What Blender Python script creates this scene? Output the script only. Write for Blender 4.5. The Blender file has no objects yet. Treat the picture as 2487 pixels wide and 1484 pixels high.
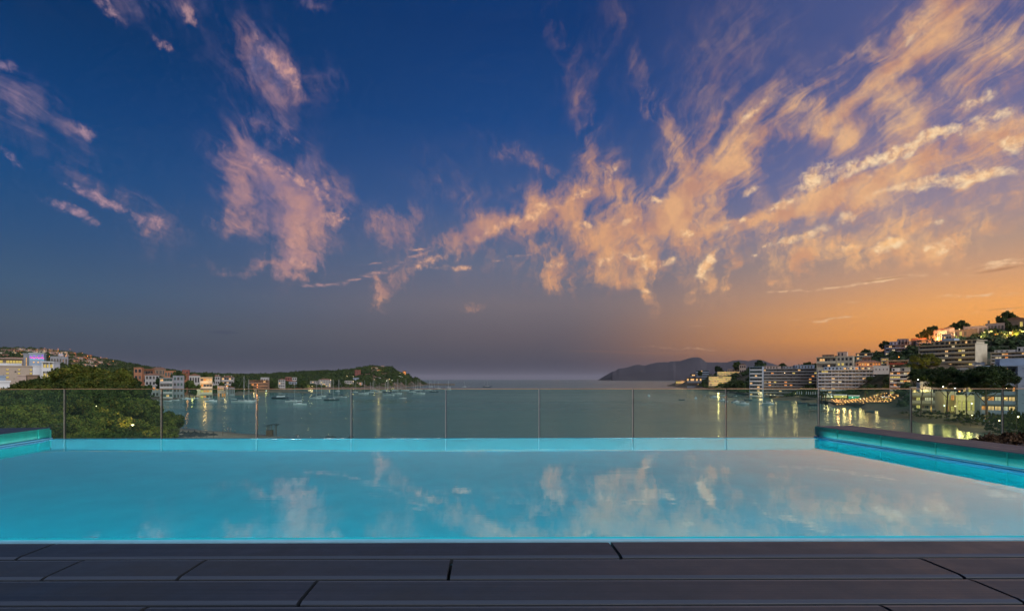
import bpy, bmesh, math, random
import numpy as np
from mathutils import Vector, Matrix

random.seed(7)
rng = np.random.default_rng(7)
S = bpy.context.scene
COL = S.collection
# ------------------------------------------------------------------ measured view
F, CX, HY, CZ = 1209.0, 1243.5, 921.0, 21.0     # lens and horizon measured on the photograph; camera 21 m above the sea


def W(px, py, d):
    """world point seen at photograph position (px, py) at a depth of d metres"""
    return Vector(((px - CX) / F * d, d, CZ - (py - HY) / F * d))


cam_d = bpy.data.cameras.new("camera")
cam = bpy.data.objects.new("camera", cam_d)
COL.objects.link(cam)
cam.location = (0, 0, CZ)
cam.rotation_euler = (math.radians(90), 0, 0)
cam_d.sensor_width = 36.0
cam_d.lens = F / 2487.0 * 36.0
cam_d.shift_y = 179.0 / 2487.0
cam_d.clip_start = 0.1
cam_d.clip_end = 90000.0
S.camera = cam


def lin(c):
    c = c / 255.0
    return c / 12.92 if c <= 0.04045 else ((c + 0.055) / 1.055) ** 2.4


def L3(r, g, b):
    return (lin(r), lin(g), lin(b), 1.0)


# ------------------------------------------------------------------ world: dusk sky
SUN_AZ = 47.0
world = bpy.data.worlds.new("World")
S.world = world
world.use_nodes = True
wt = world.node_tree
wt.nodes.clear()


class NB:
    """small helper that writes node graphs"""

    def __init__(self, tree):
        self.t = tree

    def n(self, typ, **kw):
        nd = self.t.nodes.new(typ)
        for k, v in kw.items():
            setattr(nd, k, v)
        return nd

    def put(self, sock, v):
        if isinstance(v, bpy.types.NodeSocket):
            self.t.links.new(v, sock)
        elif v is not None:
            sock.default_value = v

    def m(self, op, a, b=None, c=None, clamp=False):
        nd = self.n("ShaderNodeMath", operation=op)
        nd.use_clamp = clamp
        self.put(nd.inputs[0], a)
        self.put(nd.inputs[1], b)
        self.put(nd.inputs[2], c)
        return nd.outputs[0]

    def v(self, op, a, b=None, scale=None):
        nd = self.n("ShaderNodeVectorMath", operation=op)
        self.put(nd.inputs[0], a)
        self.put(nd.inputs[1], b)
        if scale is not None:
            self.put(nd.inputs["Scale"], scale)
        return nd.outputs["Value"] if op in ("DOT_PRODUCT", "LENGTH", "DISTANCE") else nd.outputs["Vector"]

    def mr(self, x, a, b, c=0.0, d=1.0, smooth=False):
        nd = self.n("ShaderNodeMapRange")
        nd.interpolation_type = "SMOOTHSTEP" if smooth else "LINEAR"
        nd.clamp = True
        for i, q in enumerate((x, a, b, c, d)):
            self.put(nd.inputs[i], q)
        return nd.outputs[0]

    def noise(self, vec, scale, detail=4.0, rough=0.55, dist=0.0, dim="3D"):
        nd = self.n("ShaderNodeTexNoise")
        nd.noise_dimensions = dim
        self.put(nd.inputs["Vector"], vec)
        nd.inputs["Scale"].default_value = scale
        nd.inputs["Detail"].default_value = detail
        nd.inputs["Roughness"].default_value = rough
        nd.inputs["Distortion"].default_value = dist
        return nd

    def mix(self, f, a, b, blend="MIX"):
        nd = self.n("ShaderNodeMix", data_type="RGBA", blend_type=blend)
        self.put(nd.inputs["Factor"], f)
        self.put(nd.inputs[6], a)
        self.put(nd.inputs[7], b)
        return nd.outputs[2]

    def ramp(self, f, stops, mode="LINEAR"):
        nd = self.n("ShaderNodeValToRGB")
        nd.color_ramp.interpolation = mode
        e = nd.color_ramp.elements
        while len(e) < len(stops):
            e.new(0.5)
        for i, (p, c) in enumerate(stops):
            e[i].position = p
            e[i].color = c
        self.put(nd.inputs[0], f)
        return nd.outputs[0]

    def comb(self, x, y, z=0.0):
        nd = self.n("ShaderNodeCombineXYZ")
        self.put(nd.inputs[0], x)
        self.put(nd.inputs[1], y)
        self.put(nd.inputs[2], z)
        return nd.outputs[0]


B = NB(wt)
tc = B.n("ShaderNodeTexCoord")
dirv = tc.outputs["Generated"]
sep = B.n("ShaderNodeSeparateXYZ")
wt.links.new(dirv, sep.inputs[0])
dx, dy, dz = sep.outputs
el = B.m("MULTIPLY", B.m("ARCSINE", B.m("MINIMUM", B.m("MAXIMUM", dz, -0.9999), 0.9999)), 57.29578)
az = B.m("MULTIPLY", B.m("ARCTAN2", dx, dy), 57.29578)
# angular closeness in azimuth to the place where the sun went down
caz = B.m("COSINE", B.m("MULTIPLY", B.m("SUBTRACT", az, SUN_AZ), 0.0174533))


def elpos(px, y):
    a = math.atan((px - CX) / F)
    return math.degrees(math.atan((HY - y) / F * math.cos(a)))


def ramp_for(px, rows):
    stops = [(0.0, L3(*rows[0][1]))]
    for y, c in rows:
        stops.append((max(0.001, elpos(px, y) / 90.0), L3(*c)))
    stops.sort(key=lambda s: s[0])
    last = rows[-1][1]
    stops.append((1.0, L3(last[0] * 0.8, last[1] * 0.85, last[2] * 0.9)))
    return stops


eln = B.m("DIVIDE", B.m("MAXIMUM", el, 0.0), 90.0)
# sky colours down the left, middle and right of the view
rl = B.ramp(eln, ramp_for(100, [(921, (48, 58, 76)), (860, (58, 69, 86)), (780, (68, 84, 102)), (690, (60, 88, 118)), (560, (42, 80, 124)), (400, (20, 72, 126)), (200, (6, 60, 116)), (0, (4, 50, 100))]))
rm = B.ramp(eln, ramp_for(1250, [(921, (62, 63, 80)), (880, (70, 70, 84)), (820, (96, 89, 98)), (740, (116, 108, 116)), (640, (100, 108, 132)), (500, (62, 90, 140)), (300, (26, 70, 130)), (60, (14, 55, 112))]))
rr = B.ramp(eln, ramp_for(2350, [(921, (118, 82, 68)), (860, (196, 126, 66)), (810, (236, 154, 66)), (740, (236, 164, 92)), (670, (208, 156, 116)), (590, (176, 146, 130)), (480, (150, 134, 148)), (330, (112, 112, 152)), (50, (80, 90, 140))]))
away = B.m("MULTIPLY", B.m("ARCCOSINE", B.m("MINIMUM", B.m("MAXIMUM", caz, -0.9999), 0.9999)), 57.29578)
f1 = B.m("SUBTRACT", 1.0, B.mr(away, 41.0, 95.0, smooth=True))
f2 = B.m("SUBTRACT", 1.0, B.mr(away, 0.0, 43.0, smooth=True))
sky = B.mix(f2, B.mix(f1, rl, rm), rr)
# a dim physical twilight sky underneath
nish = B.n("ShaderNodeTexSky", sky_type="NISHITA")
nish.sun_disc = False
nish.sun_elevation = math.radians(1.0)
nish.sun_rotation = math.radians(SUN_AZ)
nish.air_density = 1.0
nish.dust_density = 2.0
sky = B.mix(1.0, sky, B.mix(1.0, nish.outputs[0], (0.004, 0.004, 0.004, 1), "MULTIPLY"), "ADD")

# ---- clouds: a high layer seen in perspective, gathered where the evening's clouds stand
zz = B.m("ADD", B.m("MAXIMUM", dz, 0.0), 0.12)
plane = B.comb(B.m("DIVIDE", dx, zz), B.m("DIVIDE", dy, zz))
ae = B.comb(az, el)


def gather(coord, patches, power=2.0):
    """sum of soft elliptical patches; each (px, py, tilt, half length, half width, weight) measured on the sky"""
    nd0 = B.v("MULTIPLY", coord, (1.0, 1.0, 0.0))
    state = nd0          # x, y: the direction; z: the running sum (the patches form one chain)
    for (px, py, ang, a, b, w) in patches:
        def AE(x, y):
            t = math.atan((x - CX) / F)
            return Vector((math.degrees(t), math.degrees(math.atan((HY - y) / F * math.cos(t)))))
        c = AE(px, py)
        r = math.radians(ang)
        p1 = AE(px + a * math.cos(r), py - a * math.sin(r))
        p2 = AE(px - b * math.sin(r), py - b * math.cos(r))
        ax = p1 - c
        ang2 = math.atan2(ax.y, ax.x)
        n_ = Vector((-math.sin(ang2), math.cos(ang2)))
        la, lb = ax.length, max(0.08, abs((p2 - c).dot(n_)))
        mp = B.n("ShaderNodeMapping", vector_type="TEXTURE")
        B.put(mp.inputs["Vector"], state)
        mp.inputs["Location"].default_value = (c.x, c.y, 0)
        mp.inputs["Rotation"].default_value = (0, 0, ang2)
        mp.inputs["Scale"].default_value = (la, lb, 1e5)
        r2 = B.v("DOT_PRODUCT", mp.outputs[0], mp.outputs[0])
        g = B.m("POWER", 0.42, r2)
        ma = B.n("ShaderNodeVectorMath", operation="MULTIPLY_ADD")
        B.put(ma.inputs[0], g)
        ma.inputs[1].default_value = (0.0, 0.0, w)
        B.put(ma.inputs[2], state)
        state = ma.outputs[0]
    sx = B.n("ShaderNodeSeparateXYZ")
    B.put(sx.inputs[0], state)
    return sx.outputs[2]


VEIL = [(680, 450, -50, 105, 66, .75), (725, 560, 70, 95, 52, .8), (790, 500, 20, 55, 40, .65), (630, 410, -30, 75, 48, .42),
        (560, 540, 10, 100, 25, .35), (640, 650, -3, 110, 10, .5), (715, 625, 20, 45, 22, .5),
        (655, 140, -45, 75, 34, .8), (700, 190, -30, 50, 30, .5), (620, 160, -30, 140, 70, .28), (804, 208, -60, 32, 16, .6),
        (757, 5, 0, 32, 22, .7), (408, 22, 0, 60, 24, .45), (310, 20, -40, 90, 24, .3), (110, 280, -25, 120, 28, .42),
        (300, 460, -25, 170, 26, .36), (20, 230, -20, 80, 40, .25), (665, 302, -20, 48, 22, .5), (350, 560, -20, 60, 30, .25),
        (960, 545, -30, 55, 40, .5), (946, 700, 40, 40, 28, .8), (1110, 470, -30, 110, 60, .2), (1155, 580, 15, 110, 20, .5), (1143, 737, 20, 34, 9, .3),
        (1190, 550, 20, 80, 22, .5), (1330, 50, -65, 100, 20, .35), (1600, 290, -65, 110, 20, .4), (1420, 310, -80, 90, 28, .28), (1480, 60, 80, 90, 30, .15),
        (2215, 80, 50, 130, 58, .72), (2190, 150, 65, 90, 40, .4), (2130, 215, 40, 70, 36, .35), (2330, 10, 50, 130, 60, .42), (2070, 110, 25, 100, 12, .3),
        (1860, 310, 42, 120, 42, .7), (2010, 260, 12, 70, 50, .45), (1925, 300, 20, 100, 30, .4), (1717, 412, 35, 90, 52, .72), (1650, 500, 25, 110, 42, .7),
        (1776, 385, 30, 100, 36, .4), (1600, 545, 10, 90, 26, .6), (1480, 430, -60, 62, 30, .5), (1498, 460, 80, 50, 20, .4), (1392, 485, 25, 90, 25, .5),
        (1330, 460, 0, 90, 25, .3), (1290, 390, -20, 100, 12, .3), (1303, 535, 12, 90, 24, .5), (1420, 565, -30, 60, 34, .5),
        (1356, 650, 0, 58, 30, .62), (1450, 655, 60, 52, 32, .66), (1551, 655, 40, 58, 30, .75), (1527, 570, -40, 75, 30, .5), (1563, 715, -60, 30, 14, .5),
        (1628, 665, -70, 30, 10, .45), (1680, 600, -60, 34, 18, .45), (1715, 665, 60, 45, 20, .5), (1779, 658, 80, 28, 8, .5), (1953, 502, 15, 210, 24, .72), (2130, 437, 18, 200, 30, .6),
        (2308, 384, 18, 160, 26, .5), (1835, 532, 12, 140, 13, .5), (2042, 331, 70, 66, 20, .45), (2178, 307, 80, 62, 28, .38), (2400, 330, 20, 120, 40, .3),
        (1953, 600, -80, 40, 30, .4), (2072, 580, 15, 160, 22, .42), (2190, 532, 15, 110, 14, .4), (2154, 618, 20, 40, 24, .7), (2066, 612, -70, 32, 20, .5),
        (2273, 603, 20, 62, 28, .7), (2338, 595, 15, 60, 22, .45), (1882, 692, 10, 55, 16, .38), (1960, 640, 80, 28, 12, .35), (2450, 120, 60, 120, 40, .25), (2440, 560, 20, 90, 30, .2)]
PUFF = [(2160, 600, 20, 34, 14, .9), (2280, 598, 20, 50, 14, .8), (2066, 600, 10, 20, 9, .8), (1715, 650, 70, 30, 12, .8), (1356, 640, 0, 40, 12, .5), (1460, 640, 40, 36, 12, .6), (1560, 660, 60, 40, 14, .6), (640, 395, -35, 40, 14, .5), (700, 430, -40, 60, 16, .55), (770, 465, -25, 55, 26, .7), (815, 530, 5, 40, 20, .7), (720, 585, 70, 60, 26, .5), (735, 640, -20, 30, 14, .5),
        (640, 120, -50, 45, 16, .7), (690, 165, -30, 34, 22, .9), (721, 201, -70, 26, 16, .6), (461, 40, -55, 28, 16, .8), (262, 22, -45, 40, 15, .75), (396, 106, -30, 30, 12, .85), (6, 152, -40, 32, 16, .95),
        (205, 316, -35, 36, 18, .95), (28, 388, -40, 38, 9, .6), (248, 485, -22, 80, 12, .95), (188, 522, -25, 76, 11, .95), (369, 541, -5, 44, 15, .85), (709, 347, 0, 22, 13, .5),
        (1035, 640, 20, 50, 14, .8), (1017, 603, 3, 38, 5, .6), (1120, 650, 0, 48, 7, .6), (1200, 560, 22, 90, 14, .7), (1300, 520, 20, 70, 12, .6),
        (1823, 278, 45, 48, 10, .9), (1480, 410, 10, 24, 9, .7), (1410, 468, 35, 30, 9, .7), (1420, 545, 5, 26, 9, .8), (1535, 535, 10, 26, 9, .7), (1600, 485, 0, 26, 9, .8),
        (1628, 637, 12, 24, 9, 1.0), (1715, 640, 60, 36, 18, 1.1), (1779, 646, 10, 9, 5, .8), (1552, 632, -15, 40, 12, .9), (1563, 706, 0, 16, 7, .8), (1450, 628, 0, 26, 9, .6), (1490, 425, 60, 30, 8, .5),
        (1670, 566, 0, 15, 11, 1.0), (1806, 535, 30, 15, 8, .9), (1764, 553, 40, 13, 6, .8), (1817, 467, 40, 26, 8, .85), (1765, 445, 0, 12, 6, .5), (1830, 622, 0, 8, 5, .8), (1860, 595, 30, 12, 5, .5),
        (1983, 426, 35, 58, 20, 1.0), (2090, 402, 20, 64, 18, 1.0), (2178, 378, 25, 62, 18, 1.0), (2273, 331, 25, 58, 16, 1.1), (2391, 296, 22, 68, 17, 1.1), (1900, 490, 18, 40, 10, .8),
        (2414, 420, 8, 110, 14, .95), (2308, 449, 8, 80, 12, .85), (2190, 461, 12, 100, 10, .75), (2467, 355, 0, 45, 20, 1.1), (2379, 242, 30, 48, 11, .85),
        (1953, 576, 15, 72, 11, 1.0), (2060, 526, 25, 28, 12, 1.05), (2170, 592, 12, 36, 9, 1.0), (2279, 540, 15, 26, 9, 1.0), (2075, 600, 5, 26, 5, .6), (2215, 90, 40, 60, 20, .5), (2115, 440, 40, 24, 8, .7)]
STREAK = [(770, 692, 6, 50, 5, .7), (857, 678, 12, 45, 7, .7), (935, 655, 15, 45, 8, .75), (1010, 622, 20, 40, 5, .6), (930, 633, 8, 50, 3, .6), (1936, 706, 4, 80, 4, .9), (2130, 683, 8, 100, 6, 1.0),
          (2280, 658, 8, 90, 5, .85), (2426, 645, 12, 100, 9, 1.1), (2367, 716, 2, 100, 5, .8), (2054, 737, 1, 38, 2, .6), (2012, 775, 3, 100, 3.5, .75), (2400, 753, 5, 110, 4, .85),
          (1693, 792, 0, 34, 2, .5), (1657, 846, 0, 200, 4, .4), (1500, 700, 5, 60, 3, .3), (1240, 630, 10, 70, 5, .5), (800, 742, 0, 60, 2.5, .3), (1950, 672, 4, 60, 3, .4)]
DARK = [(540, 807, -2, 45, 5, .75), (1640, 858, 0, 220, 5, .45), (1420, 852, 0, 120, 3, .3), (2426, 655, 10, 70, 4, .8), (2150, 678, 8, 60, 3, .8), (2440, 750, 5, 60, 3, .6), (2012, 773, 3, 60, 2, .5)]
VEIL += [(1950, 565, 14, 420, 80, .2), (1500, 600, 5, 260, 90, .13), (2250, 250, 40, 260, 130, .26), (1750, 190, 60, 260, 100, .16), (2400, 460, 20, 160, 70, .25), (2420, 60, 60, 160, 80, .3), (1250, 600, 10, 200, 50, .1)]
VEIL = [(x, y, t, a * 1.1, b * 1.2, w * (1.5 if y > 520 else 1.12 if 350 < y else 1.0)) for (x, y, t, a, b, w) in VEIL]


def build_sky(sky, VEIL, PUFF, STREAK, DARK):
    """the clouds of one part of the sky laid over its clear colours"""
    warp = B.noise(plane, 1.6, 3.0, 0.6)
    wv = B.v("SUBTRACT", warp.outputs["Color"], (0.5, 0.5, 0.5))
    warp2 = B.noise(ae, 0.28, 4.0, 0.6)
    wv2 = B.v("SUBTRACT", warp2.outputs["Color"], (0.5, 0.5, 0.5))
    aew = B.v("ADD", ae, B.v("ADD", B.v("SCALE", wv, scale=4.2), B.v("SCALE", wv2, scale=4.4)))
    aes = B.v("ADD", ae, B.v("SCALE", wv2, scale=1.8))
    gv = gather(aew, VEIL)
    gp = gather(aes, PUFF)
    gs = gather(B.v("ADD", ae, B.v("SCALE", wv2, scale=1.5)), STREAK)
    gd = gather(ae, DARK)

    # textures of the cloud layer
    pw = B.v("ADD", plane, B.v("SCALE", wv, scale=0.38))
    mpf = B.n("ShaderNodeMapping")
    B.put(mpf.inputs["Vector"], pw)
    mpf.inputs["Rotation"].default_value = (0, 0, math.radians(-10))
    mpf.inputs["Scale"].default_value = (7.0, 0.85, 1)
    fib = B.noise(mpf.outputs[0], 1.6, 7.0, 0.66, 0.5).outputs[0]
    bil = B.noise(B.v("ADD", ae, B.v("SCALE", wv2, scale=2.2)), 0.30, 8.0, 0.62, 0.25).outputs[0]
    mpv = B.n("ShaderNodeMapping")          # falling strands under the puffs
    B.put(mpv.inputs["Vector"], B.v("ADD", ae, B.v("SCALE", wv2, scale=3.4)))
    mpv.inputs["Rotation"].default_value = (0, 0, math.radians(14))
    mpv.inputs["Scale"].default_value = (0.95, 0.17, 1)
    vir = B.noise(mpv.outputs[0], 1.0, 5.0, 0.62, 0.4).outputs[0]
    fine = B.noise(ae, 1.15, 7.0, 0.66, 0.3).outputs[0]
    mps = B.n("ShaderNodeMapping")
    B.put(mps.inputs["Vector"], ae)
    mps.inputs["Rotation"].default_value = (0, 0, math.radians(-6))
    mps.inputs["Scale"].default_value = (0.42, 1.9, 1)
    strk = B.noise(mps.outputs[0], 1.0, 6.0, 0.64, 0.3).outputs[0]

    # strands low in the sky, combed fibres higher up
    low = B.mr(el, 11.0, 22.0)
    fibr = B.m("ADD", B.m("MULTIPLY", fib, B.m("MULTIPLY_ADD", low, 0.34, 0.16)), B.m("MULTIPLY", vir, B.m("MULTIPLY_ADD", low, -0.30, 0.42)))
    tex = B.m("ADD", fibr, B.m("MULTIPLY", bil, 0.40))
    texc = B.mr(tex, 0.36, 0.62, 0.0, 1.0)
    # faint cover everywhere above the horizon so that the sky goes on outside the view
    base_c = B.m("MULTIPLY", B.mr(el, 6.0, 25.0), B.mr(B.noise(plane, 0.55, 2.0, 0.5).outputs[0], 0.46, 0.75, 0.0, 0.24))
    gg = B.m("ADD", gv, base_c)
    soft = B.m("MINIMUM", B.m("MULTIPLY", gg, 2.4), 1.0)
    veil_d = B.m("ADD", B.m("MULTIPLY", gg, 0.50), B.m("MULTIPLY", B.m("SUBTRACT", texc, 0.48), B.m("MULTIPLY", soft, 1.0)))
    veil_a = B.mr(veil_d, 0.02, 0.95, 0.0, 0.93, smooth=True)
    puff_t = B.mr(B.m("ADD", B.m("MULTIPLY", fine, 0.55), B.m("MULTIPLY", bil, 0.45)), 0.38, 0.62)
    puff_a = B.mr(B.m("ADD", B.m("MULTIPLY", gp, 0.75), B.m("MULTIPLY", B.m("SUBTRACT", puff_t, 0.5), B.m("MINIMUM", B.m("MULTIPLY", gp, 2.0), 0.9))), 0.10, 1.15, 0.0, 0.9, smooth=True)
    st_a = B.mr(B.m("MULTIPLY", gs, B.m("MULTIPLY_ADD", B.mr(B.m("ADD", B.m("MULTIPLY", strk, 0.6), B.m("MULTIPLY", fine, 0.4)), 0.42, 0.60), 1.5, 0.0)), 0.12, 1.2, 0.0, 0.85, smooth=True)

    # cloud colours depend on how near the afterglow they stand
    cveil = B.ramp(B.mr(caz, -0.1, 1.0), [(0.0, L3(120, 112, 148)), (0.35, L3(188, 142, 142)), (0.62, L3(206, 152, 128)), (0.8, L3(228, 166, 116)), (1.0, L3(250, 196, 136))])
    cpuff = B.ramp(B.mr(caz, -0.1, 1.0), [(0.0, L3(150, 130, 160)), (0.35, L3(216, 164, 150)), (0.62, L3(236, 178, 142)), (0.8, L3(255, 204, 152)), (1.0, L3(255, 222, 176))])
    cshade = B.ramp(B.mr(caz, -0.1, 1.0), [(0.0, L3(80, 90, 130)), (0.35, L3(112, 108, 148)), (0.62, L3(146, 116, 134)), (0.8, L3(184, 134, 118)), (1.0, L3(214, 156, 118))])
    thick = B.mr(B.noise(B.v("ADD", B.v("ADD", ae, (0.9, -1.1, 0.0)), B.v("SCALE", wv2, scale=2.2)), 0.30, 5.0, 0.58).outputs[0], 0.38, 0.62)
    cv = B.mix(B.mr(el, 24.0, 8.0, 0.0, 0.30), B.mix(thick, cshade, cveil), L3(240, 172, 118))
    sky = B.mix(B.m("MULTIPLY", veil_a, 0.9), sky, cv)
    sky = B.mix(puff_a, sky, B.mix(B.mr(fine, 0.40, 0.60), cveil, cpuff))
    sky = B.mix(st_a, sky, B.mix(strk, cshade, cpuff))
    cdark = B.mix(B.mr(caz, 0.3, 0.9), L3(58, 66, 92), L3(168, 118, 82))
    sky = B.mix(B.m("MULTIPLY", B.mr(gd, 0.15, 0.9, 0.0, 0.85, smooth=True), B.m("MULTIPLY_ADD", strk, 0.8, 0.3)), sky, cdark)
    # below the horizon: dim sea and land tone
    sky = B.mix(B.mr(el, -1.2, -0.2), (0.02, 0.026, 0.03, 1), sky)
    return sky


def part_of(patches, a0, a1):
    res = []
    for p in patches:
        a = math.degrees(math.atan((p[0] - CX) / F))
        ext = math.degrees(2.2 * abs(p[3] * math.cos(math.radians(p[2]))) / F + 2.2 * p[4] / F) + 4
        if a + ext > a0 and a - ext < a1:
            res.append(p)
    return res


def closure(colr):
    bg = B.n("ShaderNodeBackground")
    bg.inputs["Strength"].default_value = 1.0
    B.put(bg.inputs["Color"], colr)
    return bg.outputs[0]


def choose(f, a, b):
    nd = B.n("ShaderNodeMixShader")
    B.put(nd.inputs[0], f)
    B.put(nd.inputs[1], a)
    B.put(nd.inputs[2], b)
    return nd.outputs[0]


# the same sky, written in four sectors so that each ray only evaluates the clouds of its own
CUTS = [-200.0, -24.0, 2.0, 24.0, 200.0]
WB = B
secs = []
for i in range(4):
    gt = bpy.data.node_groups.new("sky_sector", "ShaderNodeTree")
    for nm, ty in (("sky", "NodeSocketColor"), ("ae", "NodeSocketVector"), ("plane", "NodeSocketVector"), ("caz", "NodeSocketFloat"), ("el", "NodeSocketFloat")):
        gt.interface.new_socket(nm, in_out="INPUT", socket_type=ty)
    gt.interface.new_socket("color", in_out="OUTPUT", socket_type="NodeSocketColor")
    B = NB(gt)
    gi = B.n("NodeGroupInput")
    keep = (sky, ae, plane, caz, el)
    sky_in, ae, plane, caz, el = gi.outputs[:5]
    res = build_sky(sky_in, *[part_of(p, CUTS[i], CUTS[i + 1]) for p in (VEIL, PUFF, STREAK, DARK)])
    go = B.n("NodeGroupOutput")
    B.put(go.inputs[0], res)
    B = WB
    sky, ae, plane, caz, el = keep
    gn = B.n("ShaderNodeGroup")
    gn.node_tree = gt
    for k_, v_ in enumerate(keep):
        B.put(gn.inputs[k_], v_)
    secs.append(closure(gn.outputs[0]))
up = choose(B.m("GREATER_THAN", az, CUTS[2]), choose(B.m("GREATER_THAN", az, CUTS[1]), secs[0], secs[1]), choose(B.m("GREATER_THAN", az, CUTS[3]), secs[2], secs[3]))
all_ = choose(B.m("GREATER_THAN", dz, -0.02), closure((0.02, 0.026, 0.03, 1)), up)
out = B.n("ShaderNodeOutputWorld")
wt.links.new(all_, out.inputs[0])
world.cycles.sampling_method = "MANUAL"
world.cycles.sample_map_resolution = 512

# broad fill added behind the camera to brighten the land, no shadow edges
fill_sun_d = bpy.data.lights.new("sun", "SUN")
fill_sun_d.energy = 2.6
fill_sun_d.angle = math.radians(80)
fill_sun_d.color = (1.0, 0.96, 0.92)
sun = bpy.data.objects.new("sun", fill_sun_d)
COL.objects.link(sun)
_sa, _se = math.radians(140), math.radians(40)
sun.rotation_euler = Vector((-math.sin(_sa) * math.cos(_se), -math.cos(_sa) * math.cos(_se), -math.sin(_se))).to_track_quat("-Z", "Y").to_euler()

S.view_settings.view_transform = "Standard"
S.view_settings.look = "None"
S.view_settings.exposure = 0.0
S.view_settings.gamma = 1.0
S.view_settings.use_curve_mapping = False
S.render.engine = "CYCLES"
S.cycles.use_denoising = True
S.cycles.use_adaptive_sampling = True
S.cycles.adaptive_threshold = 0.02
S.cycles.adaptive_min_samples = 8
S.cycles.max_bounces = 6
S.cycles.diffuse_bounces = 2
S.cycles.glossy_bounces = 3
S.cycles.transmission_bounces = 4
S.cycles.transparent_max_bounces = 16
S.cycles.caustics_reflective = False
S.cycles.caustics_refractive = False
S.cycles.sample_clamp_indirect = 4.0
S.cycles.use_light_tree = True

# ------------------------------------------------------------------ helpers for things, parts and materials
def tag(o, label=None, cat=None, group=None, kind=None):
    if label:
        o["label"] = label
    if cat:
        o["category"] = cat
    if group:
        o["group"] = group
    if kind:
        o["kind"] = kind
    return o


def empty(name, loc, rz=0.0):
    o = bpy.data.objects.new(name, None)
    COL.objects.link(o)
    o.location = loc
    o.rotation_euler = (0, 0, rz)
    return o


ORD = "first second third fourth fifth sixth seventh eighth ninth tenth eleventh twelfth thirteenth fourteenth fifteenth sixteenth seventeenth eighteenth nineteenth twentieth twenty-first twenty-second twenty-third twenty-fourth twenty-fifth twenty-sixth twenty-seventh twenty-eighth twenty-ninth thirtieth thirty-first thirty-second thirty-third".split()


class MB:
    """collects boxes, prisms, tubes and quads into one mesh"""

    def __init__(self):
        self.v, self.f, self.mi = [], [], []

    def add(self, vs, fs, m=0):
        k = len(self.v)
        self.v += [tuple(p) for p in vs]
        self.f += [tuple(i + k for i in f) for f in fs]
        self.mi += [m] * len(fs)
        return self

    def box(self, x0, x1, y0, y1, z0, z1, m=0):
        vs = [(x, y, z) for x in (x0, x1) for y in (y0, y1) for z in (z0, z1)]
        return self.add(vs, [(0, 1, 3, 2), (4, 6, 7, 5), (0, 4, 5, 1), (2, 3, 7, 6), (0, 2, 6, 4), (1, 5, 7, 3)], m)

    def prism(self, pts, z0, z1, m=0):
        """pts: counter-clockwise outline in x, y"""
        n = len(pts)
        vs = [(x, y, z0) for x, y in pts] + [(x, y, z1) for x, y in pts]
        fs = [tuple(range(n))[::-1], tuple(range(n, 2 * n))] + [(i, (i + 1) % n, (i + 1) % n + n, i + n) for i in range(n)]
        return self.add(vs, fs, m)

    def tube(self, pts, rads, n=6, m=0, cap=True):
        pts = [Vector(p) for p in pts]
        if not hasattr(rads, "__len__"):
            rads = [rads] * len(pts)
        vs, fs = [], []
        up = Vector((0.13, 0.21, 0.97))
        for i, p in enumerate(pts):
            d = (pts[min(i + 1, len(pts) - 1)] - pts[max(i - 1, 0)]).normalized()
            a = d.cross(up)
            if a.length < 0.1:
                a = d.cross(Vector((1, 0, 0)))
            a.normalize()
            b = d.cross(a)
            for k in range(n):
                t = 2 * math.pi * k / n
                vs.append(p + (a * math.cos(t) + b * math.sin(t)) * rads[i])
        for i in range(len(pts) - 1):
            for k in range(n):
                fs.append((i * n + k, i * n + (k + 1) % n, (i + 1) * n + (k + 1) % n, (i + 1) * n + k))
        if cap:
            fs.append(tuple(range(n)))
            fs.append(tuple(range((len(pts) - 1) * n, len(pts) * n))[::-1])
        return self.add(vs, fs, m)

    def quad(self, a, b, c, d, m=0):
        return self.add([a, b, c, d], [(0, 1, 2, 3)], m)

    def mesh(self, name, mats, smooth=False):
        me = bpy.data.meshes.new(name)
        me.from_pydata(self.v, [], self.f)
        for mt in (mats if isinstance(mats, (list, tuple)) else [mats]):
            me.materials.append(mt)
        if any(self.mi):
            me.polygons.foreach_set("material_index", self.mi)
        if smooth:
            me.polygons.foreach_set("use_smooth", [True] * len(self.f))
        me.update()
        return me

    def build(self, name, mats, parent=None, smooth=False, loc=None):
        return put(self.mesh(name, mats, smooth), name, parent, loc)


def put(me, name, parent=None, loc=None, rz=0.0):
    o = bpy.data.objects.new(name, me)
    COL.objects.link(o)
    if parent is not None:
        o.parent = parent
    if loc is not None:
        o.location = loc
    if rz:
        o.rotation_euler = (0, 0, rz)
    return o


def copy_tree(o, parent=None):
    c = o.copy()
    COL.objects.link(c)
    c.parent = parent
    for ch in o.children:
        copy_tree(ch, c)
    return c


_chan = {}


def fast_copy(o, kids, loc, rz=0.0, label=None):
    """copy of a thing and of its parts (kids is a list of (part, [sub-parts]))"""
    c = o.copy()
    COL.objects.link(c)
    c.location = loc
    c.rotation_euler = (0, 0, rz)
    if label:
        c["label"] = label
    for k, subs in kids:
        q = k.copy()
        COL.objects.link(q)
        q.parent = c
        for s_ in subs:
            w_ = s_.copy()
            COL.objects.link(w_)
            w_.parent = q
    return c


def kids_of(o):
    return [(k, list(k.children)) for k in o.children]


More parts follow.
